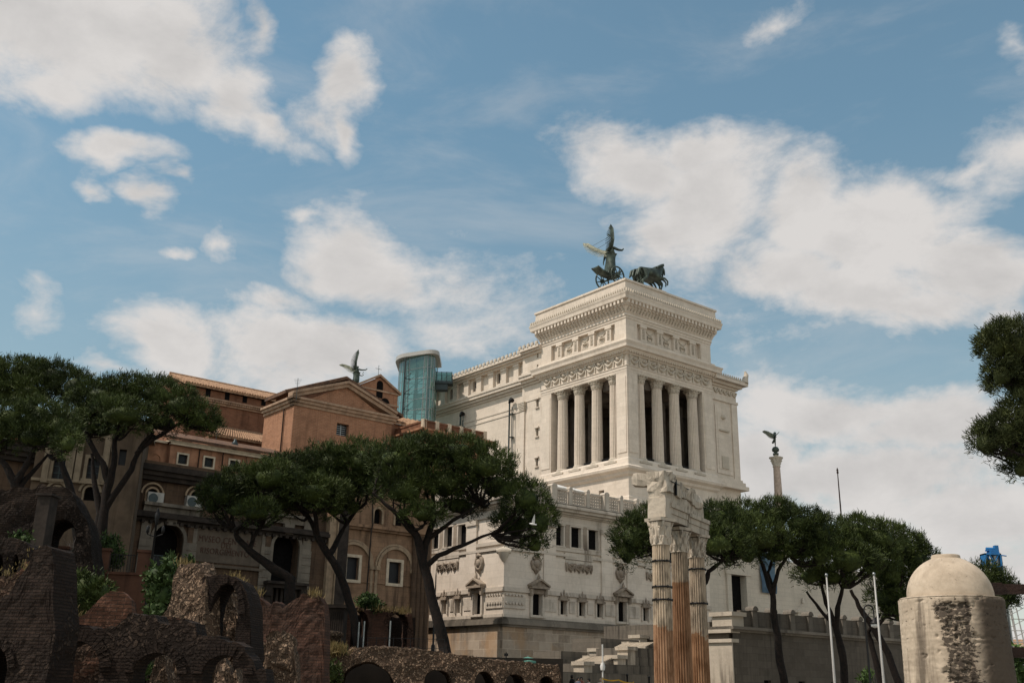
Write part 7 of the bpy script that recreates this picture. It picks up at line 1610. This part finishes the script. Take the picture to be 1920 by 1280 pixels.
# blue machine on a mast behind the bollard
Y = 105; p = at(1862, 1058, Y); k = Y*PX*1.03
rg = empty('drilling_rig', (p.x, p.y, 0), 'blue rig head on a grey mast above the far right pine', 'drilling rig')
s = MB(); F_ = Frame(Vector((p.x, p.y, 0)), Vector((1, 0, 0)), Vector((0, -1, 0)))
x0, x1, zb, zt = -17*k, 12*k, p.z-.3, at(1862, 1038, Y).z
s.box(F_, x0, x0+.12, zb, zt, -.6, .6); s.box(F_, x1-.12, x1, zb-.9, zt, -.6, .6); s.box(F_, x0, x1, zt-.15, zt, -.6, .6); s.box(F_, x0, x1, zb, zb+.12, -.6, .6); s.box(F_, x0, x0+.9, zb, zt, -.62, -.5)
s.tube([F_.pt(x0, zt, .5), F_.pt(x0+1.0, zb, .5)], .07, 5); s.tube([F_.pt(x0+.4, zt, .5), F_.pt(x1-.2, zb-.5, .5)], .09, 5); s.tube([F_.pt(x1-.2, zt, .5), F_.pt(x0+.7, zb, .5)], .08, 5)
s.hexa([F_.pt(-.35, zt, -.4), F_.pt(x1, zt, -.4), F_.pt(x1, zt, .4), F_.pt(-.35, zt, .4), F_.pt(-.3, zt+.3, -.4), F_.pt(x1-.1, zt+.25, -.4), F_.pt(x1-.1, zt+.25, .4), F_.pt(-.3, zt+.3, .4)]); s.build('rig_head', M['blue'], rg)
s = MB()
s.tube([F_.pt(-.5, zt+.5, 0), F_.pt(x1-.3, zt+.5, 0)], .16, 10)
s.box(F_, x1-.35, x1, zt+.2, zt+.85, -.25, .25)
s.box(F_, -.5, x1-.1, zt+.28, zt+.42, -.3, .3)
s.tube([F_.pt(x1-.1, zt-.1, .2), F_.pt(x1+.7, zt-.2, .2)], .06, 6); s.build('pulley', M['blue'], rg)
s = MB(); s.tube([F_.pt(.3, 0, 0), F_.pt(.3, zt-.2, 0)], .42, 10); s.tube([F_.pt(.85, 0, .1), F_.pt(.85, zt-.2, .1)], .12, 6); s.build('mast', M['steel'], rg)
# pale building and scaffold seen below the rails
p = at(1896, 1200, 120); bb = empty('pale_building', (p.x, p.y, 0), 'pale building with a sloping roof glimpsed between the rails at the right edge', 'building')
F_ = Frame(Vector((p.x, p.y, 0)), Vector((1, 0, 0)), Vector((0, -1, 0)))
z1 = at(1896, 1232, 120).z; s = MB(); s.box(F_, -1.5, 14, 0, z1, -8, 0); s.build('wall', M['white'], bb)
s = MB(); s.box(F_, -1.8, 14.3, z1, z1+.3, -8.3, .3); s.hexa([F_.pt(-1.8, z1+.3, .3), F_.pt(14.3, z1+.3, .3), F_.pt(14.3, z1+2, -4), F_.pt(-1.8, z1+2, -4), F_.pt(-1.8, z1+.5, .3), F_.pt(14.3, z1+.5, .3), F_.pt(14.3, z1+2.2, -4), F_.pt(-1.8, z1+2.2, -4)]); s.build('roof', M['tile'], bb)
p = at(1896, 1200, 112); F_ = Frame(Vector((p.x, p.y, 0)), Vector((1, 0, 0)), Vector((0, -1, 0))); z1 = at(1893, 1138, 112).z
s = MB()
for x in (-1.1, -.3, .6, 1.4):
    s.tube([F_.pt(x+.6, 0, 0), F_.pt(x*.7, z1, 0)], .07, 5)
    s.tube([F_.pt(x+.6, 0, -1.5), F_.pt(x*.7, z1, -1.5)], .07, 5)
for q in range(9): z = z1*q/9; s.tube([F_.pt(-.6, z, 0), F_.pt(1.9, z, 0)], .05, 5); s.tube([F_.pt(-.6, z, 0), F_.pt(1.8, z+z1/9, 0)], .04, 5)
s.box(F_, -.2, .25, 0, z1, -.9, -.8); tag(s.build('scaffold_tower', M['pole'], None, at0=(p.x, p.y, 0)), 'slender pale scaffold tower behind the rails at the right edge', 'scaffold')
# ------------------------------------------------------------------ people on the pavement
def person(px, py, Y, label, shirt, hair, face=0.0, h=1.7):
    p = at(px, py, Y); g0 = p.z-h; k = h/1.7
    o = empty('person', (p.x, p.y, g0), label, 'person', None, rz=face)
    J_ = {'pelvis': (0, 0, .92, .15, .11), 'waist': (0, 0, 1.08, .135, .1), 'chest': (0, .01, 1.28, .165, .11), 'neck': (0, .0, 1.45, .055), 'head': (0, .015, 1.565, .075, .09), 'crown': (0, .005, 1.64, .06, .07), 'nose': (0, .115, 1.56, .014),
          'sl': (.17, 0, 1.38, .06), 'el': (.23, -.02, 1.1, .043), 'hl': (.22, .08, .88, .03), 'pl': (.22, .11, .8, .035, .02), 'sr': (-.17, 0, 1.38, .06), 'er': (-.23, -.02, 1.1, .043), 'hr': (-.22, .08, .88, .03), 'pr': (-.22, .11, .8, .035, .02),
          'tl': (.09, 0, .86, .09), 'kl': (.1, .02, .48, .06), 'al': (.1, -.01, .09, .042), 'ftl': (.11, .13, .04, .035), 'tr': (-.09, 0, .86, .09), 'kr': (-.1, .02, .48, .06), 'ar': (-.1, -.01, .09, .042), 'ftr': (-.11, .13, .04, .035)}
    E_ = [('pelvis', 'waist'), ('waist', 'chest'), ('chest', 'neck'), ('neck', 'head'), ('head', 'crown'), ('head', 'nose'), ('chest', 'sl'), ('sl', 'el'), ('el', 'hl'), ('hl', 'pl'), ('chest', 'sr'), ('sr', 'er'), ('er', 'hr'), ('hr', 'pr'), ('pelvis', 'tl'), ('tl', 'kl'), ('kl', 'al'), ('al', 'ftl'), ('pelvis', 'tr'), ('tr', 'kr'), ('kr', 'ar'), ('ar', 'ftr')]
    for sd, x in (('l', .22), ('r', -.22)):
        sg = 1 if x > 0 else -1
        for q, (dx, ln) in enumerate(((-.03, .07), (-.01, .085), (.01, .08), (.03, .06))):
            J_[f'f{q}{sd}'] = (x+dx*.8, .125, .755, .009); J_[f'g{q}{sd}'] = (x+dx, .13, .8-ln*1.2, .007); E_ += [('p'+sd, f'f{q}{sd}'), (f'f{q}{sd}', f'g{q}{sd}')]
        J_['t'+sd+'1'] = (x-sg*.03, .15, .82, .01); J_['t'+sd+'2'] = (x-sg*.03, .17, .77, .008); E_ += [('p'+sd, 't'+sd+'1'), ('t'+sd+'1', 't'+sd+'2')]
    skin_obj('body', {a: tuple(x*k for x in b) for a, b in J_.items()}, E_, M['skin'], o, 'pelvis', 2)
    s = MB(); s.lathe([(.155, .98), (.17, 1.1), (.20, 1.28), (.2, 1.38), (.11, 1.455), (.075, 1.47)], 18, smooth=True, mod=lambda th, i: 1-.32*abs(math.sin(th))); 
    for sg in (-1, 1): s.tube([(sg*.15, 0, 1.39), (sg*.19, -.01, 1.3), (sg*.235, -.02, 1.14)], [.075, .07, .062], 10)
    q = s.build('shirt', M[shirt]); q.parent = o; q.scale = (k, k, k)
    s = MB(); s.lathe([(.02, .11), (.07, .09), (.1, .03), (.103, -.03), (.09, -.09), (.06, -.12)], 16, (0, -.022, 1.60)); q = s.build('hair', M[hair]); q.parent = o; q.scale = (k, k, k)
    s = MB()
    for sg in (-1, 1): s.tube([(sg*.09, 0, .93), (sg*.1, .01, .5), (sg*.1, -.01, .1)], [.115, .085, .07], 10)
    q = s.build('trousers', M['denim']); q.parent = o; q.scale = (k, k, k)
    return o
M['skin'] = plain('skin', (0.42, 0.25, 0.17), 0.6, var=.1, bump=0); M['hair_dark'] = plain('dark_hair', (0.02, 0.015, 0.012), 0.6, var=.2, bump=0); M['hair_light'] = plain('fair_hair', (0.35, 0.24, 0.14), 0.6, var=.2, bump=0)
M['denim'] = plain('dark_trousers', (0.03, 0.035, 0.05), 0.9, var=.2, bump=0); M['shirt_black'] = plain('black_shirt', (0.018, 0.018, 0.02), 0.9, bump=0); M['shirt_grey'] = plain('grey_shirt', (0.18, 0.2, 0.25), 0.9, bump=0); M['shirt_red'] = plain('red_brown_shirt', (0.22, 0.08, 0.06), 0.9, bump=0); M['shirt_pale'] = plain('pale_shirt', (0.5, 0.42, 0.36), 0.9, bump=0)
person(1073, 1264, 71, 'dark haired person in a black top at the left of the people by the stairs', 'shirt_black', 'hair_dark', R(-60))
person(1084, 1269, 70, 'dark haired person in a grey top, second from the left by the stairs', 'shirt_grey', 'hair_dark', R(200), 1.62)
person(1090, 1268, 73, 'person in a red-brown top in the middle of the people by the stairs', 'shirt_red', 'hair_dark', R(160), 1.68)
person(1104, 1271, 71, 'dark haired person in a pale top, right of the people by the stairs', 'shirt_pale', 'hair_dark', R(120), 1.62)
person(1126, 1271, 73, 'fair haired person in a pale top standing apart by the yellow tape', 'shirt_pale', 'hair_light', R(180), 1.62)
# yellow barrier tape, thin posts and a teal umbrella
p0, p1, p2 = at(1130, 1273, 72.5), at(1160, 1275, 72.5), at(1188, 1281, 72.5)
s = MB()
for a, b in ((p0, p1), (p1, p2)):
    n = 6
    for q in range(n):
        c, d = a.lerp(b, q/n), a.lerp(b, (q+1)/n); sag = lambda t: Vector((0, .02*math.sin(9*t), -.08*math.sin(math.pi*t))); c = c+sag(q/n); d = d+sag((q+1)/n)
        s.hexa([c, d, d+Vector((0, .02, 0)), c+Vector((0, .02, 0)), c+UPV*.09, d+UPV*.09, d+Vector((0, .02, .09)), c+Vector((0, .02, .09))])
for q in (p0, p2): s.tube([(q.x, q.y, .7), (q.x, q.y, q.z+.15)], .03, 6)
tag(s.build('barrier_tape', M['yellow'], None, at0=(p1.x, p1.y, .7)), 'yellow barrier tape stretched between posts below the stone stairs', 'barrier')
for px, py, Y, lab in ((1176, 1262, 74, 'black iron post below the stair wall, left one'), (1217, 1266, 74, 'black iron post near the first temple column')):
    q = at(px, py, Y); s = MB(); s.lathe([(.1, .7), (.1, 1.0), (.06, 1.1), (.06, q.z-.15), (.1, q.z-.1), (.03, q.z)], 8, (q.x, q.y, 0)); tag(s.build('iron_post', M['iron'], None, at0=(q.x, q.y, .7)), lab, 'post', 'iron posts below the stairs')
q = at(1130, 1248, 82); s = MB(); s.tube([(q.x, q.y, .7), (q.x, q.y, q.z+1.6)], .06, 6); s.lathe([(.16, -.3), (.2, 0), (.1, .25)], 8, (q.x, q.y, q.z)); tag(s.build('lamp_pole', M['white'], None, at0=(q.x, q.y, .7)), 'thin pale pole standing against the stair wall', 'pole')
q = at(990, 1230, 66); um = empty('umbrella', (q.x, q.y, .7), 'teal sun umbrella just above the end of the arched wall', 'umbrella')
s = MB(); N = 8
for i in range(N):
    a, b = 2*math.pi*i/N, 2*math.pi*(i+1)/N; rr = .95; A, B = Vector((q.x+rr*math.cos(a), q.y+rr*math.sin(a), q.z-.28)), Vector((q.x+rr*math.cos(b), q.y+rr*math.sin(b), q.z-.28)); T = Vector((q.x, q.y, q.z)); m1 = T.lerp((A+B)/2, .5)+UPV*.03
    s.add([T, A, B, m1, A-UPV*.12, B-UPV*.12], [(0, 1, 3), (1, 2, 3), (2, 0, 3), (1, 4, 5, 2)])
s.build('canopy', M['teal_cloth'], um)
s = MB(); s.tube([(q.x, q.y, .7), (q.x, q.y, q.z+.08)], .025, 6); s.build('pole', M['steel'], um)
q = at(949, 1232, 64); s = MB(); s.tube([(q.x, q.y, .7), (q.x, q.y, at(949, 1222, 64).z)], .03, 6); s.box(Frame(Vector((q.x, q.y, 0)), Vector((1, 0, 0)), Vector((0, 1, 0))), -.12, .12, at(949, 1229, 64).z, at(949, 1224, 64).z, -.05, .05); tag(s.build('thin_post', M['iron'], None, at0=(q.x, q.y, .7)), 'thin dark post behind the arched wall by the white corner', 'post')
# white parasols of the terrace cafe and a gull
for px, py, lab in ((1040, 914, 'left white parasol behind the carved balustrade of the terrace'), (1068, 920, 'right white parasol behind the carved balustrade of the terrace')):
    u, z = LR.uz(px, py, -9); c = LR.pt(u, z, -9); o = empty('white_parasol', (c.x, c.y, 22.74), lab, 'parasol', 'white parasols on the terrace')
    s = MB(); rr = 2.0
    s.add([c+UPV*.55]+[c+eR*rr*a+eL*rr*b-UPV*.25 for a, b in ((-1, -1), (1, -1), (1, 1), (-1, 1))]+[c+eR*rr*a+eL*rr*b-UPV*.5 for a, b in ((-1, -1), (1, -1), (1, 1), (-1, 1))], [(0, 1, 2), (0, 2, 3), (0, 3, 4), (0, 4, 1), (1, 5, 6, 2), (2, 6, 7, 3), (3, 7, 8, 4), (4, 8, 5, 1)]); s.build('canopy', M['white'], o)
    s = MB(); s.tube([(c.x, c.y, 22.74), (c.x, c.y, c.z+.6)], .06, 6); s.build('pole', M['steel'], o)
q = at(1000, 982, 62); gl = empty('seagull', (q.x, q.y, q.z), 'white gull flying in front of the dark pine crown', 'gull', None); gl.scale = (.72, .72, .72)
s = skin_obj('body', {'tail': (.28, 0, -.06, .03, .07), 'rump': (.12, 0, -.02, .07), 'breast': (-.1, 0, 0, .09), 'head': (-.26, 0, .05, .055), 'bill': (-.36, 0, .03, .014)}, [('tail', 'rump'), ('rump', 'breast'), ('breast', 'head'), ('head', 'bill')], M['feather'], gl, 'breast', 2)
for sg in (-1, 1):
    w_ = MB(); w_.add([(-.12, .04*sg, .04), (.1, .04*sg, .03), (-.1, .1*sg, .34), (.13, .1*sg, .30), (.02, .22*sg, .62), (.12, .2*sg, .56), (.1, .3*sg, .8)]+[(-.12, .055*sg, .055), (.1, .05*sg, .045), (-.1, .115*sg, .345), (.13, .115*sg, .305), (.02, .235*sg, .62), (.12, .215*sg, .56), (.1, .305*sg, .805)], [(0, 1, 3, 2), (2, 3, 5, 4), (4, 5, 6), (7, 9, 10, 8), (9, 11, 12, 10), (11, 13, 12), (0, 2, 9, 7), (2, 4, 11, 9), (4, 6, 13, 11), (1, 8, 10, 3), (3, 10, 12, 5), (5, 12, 13, 6)]); w_.build('wing', M['feather']).parent = gl
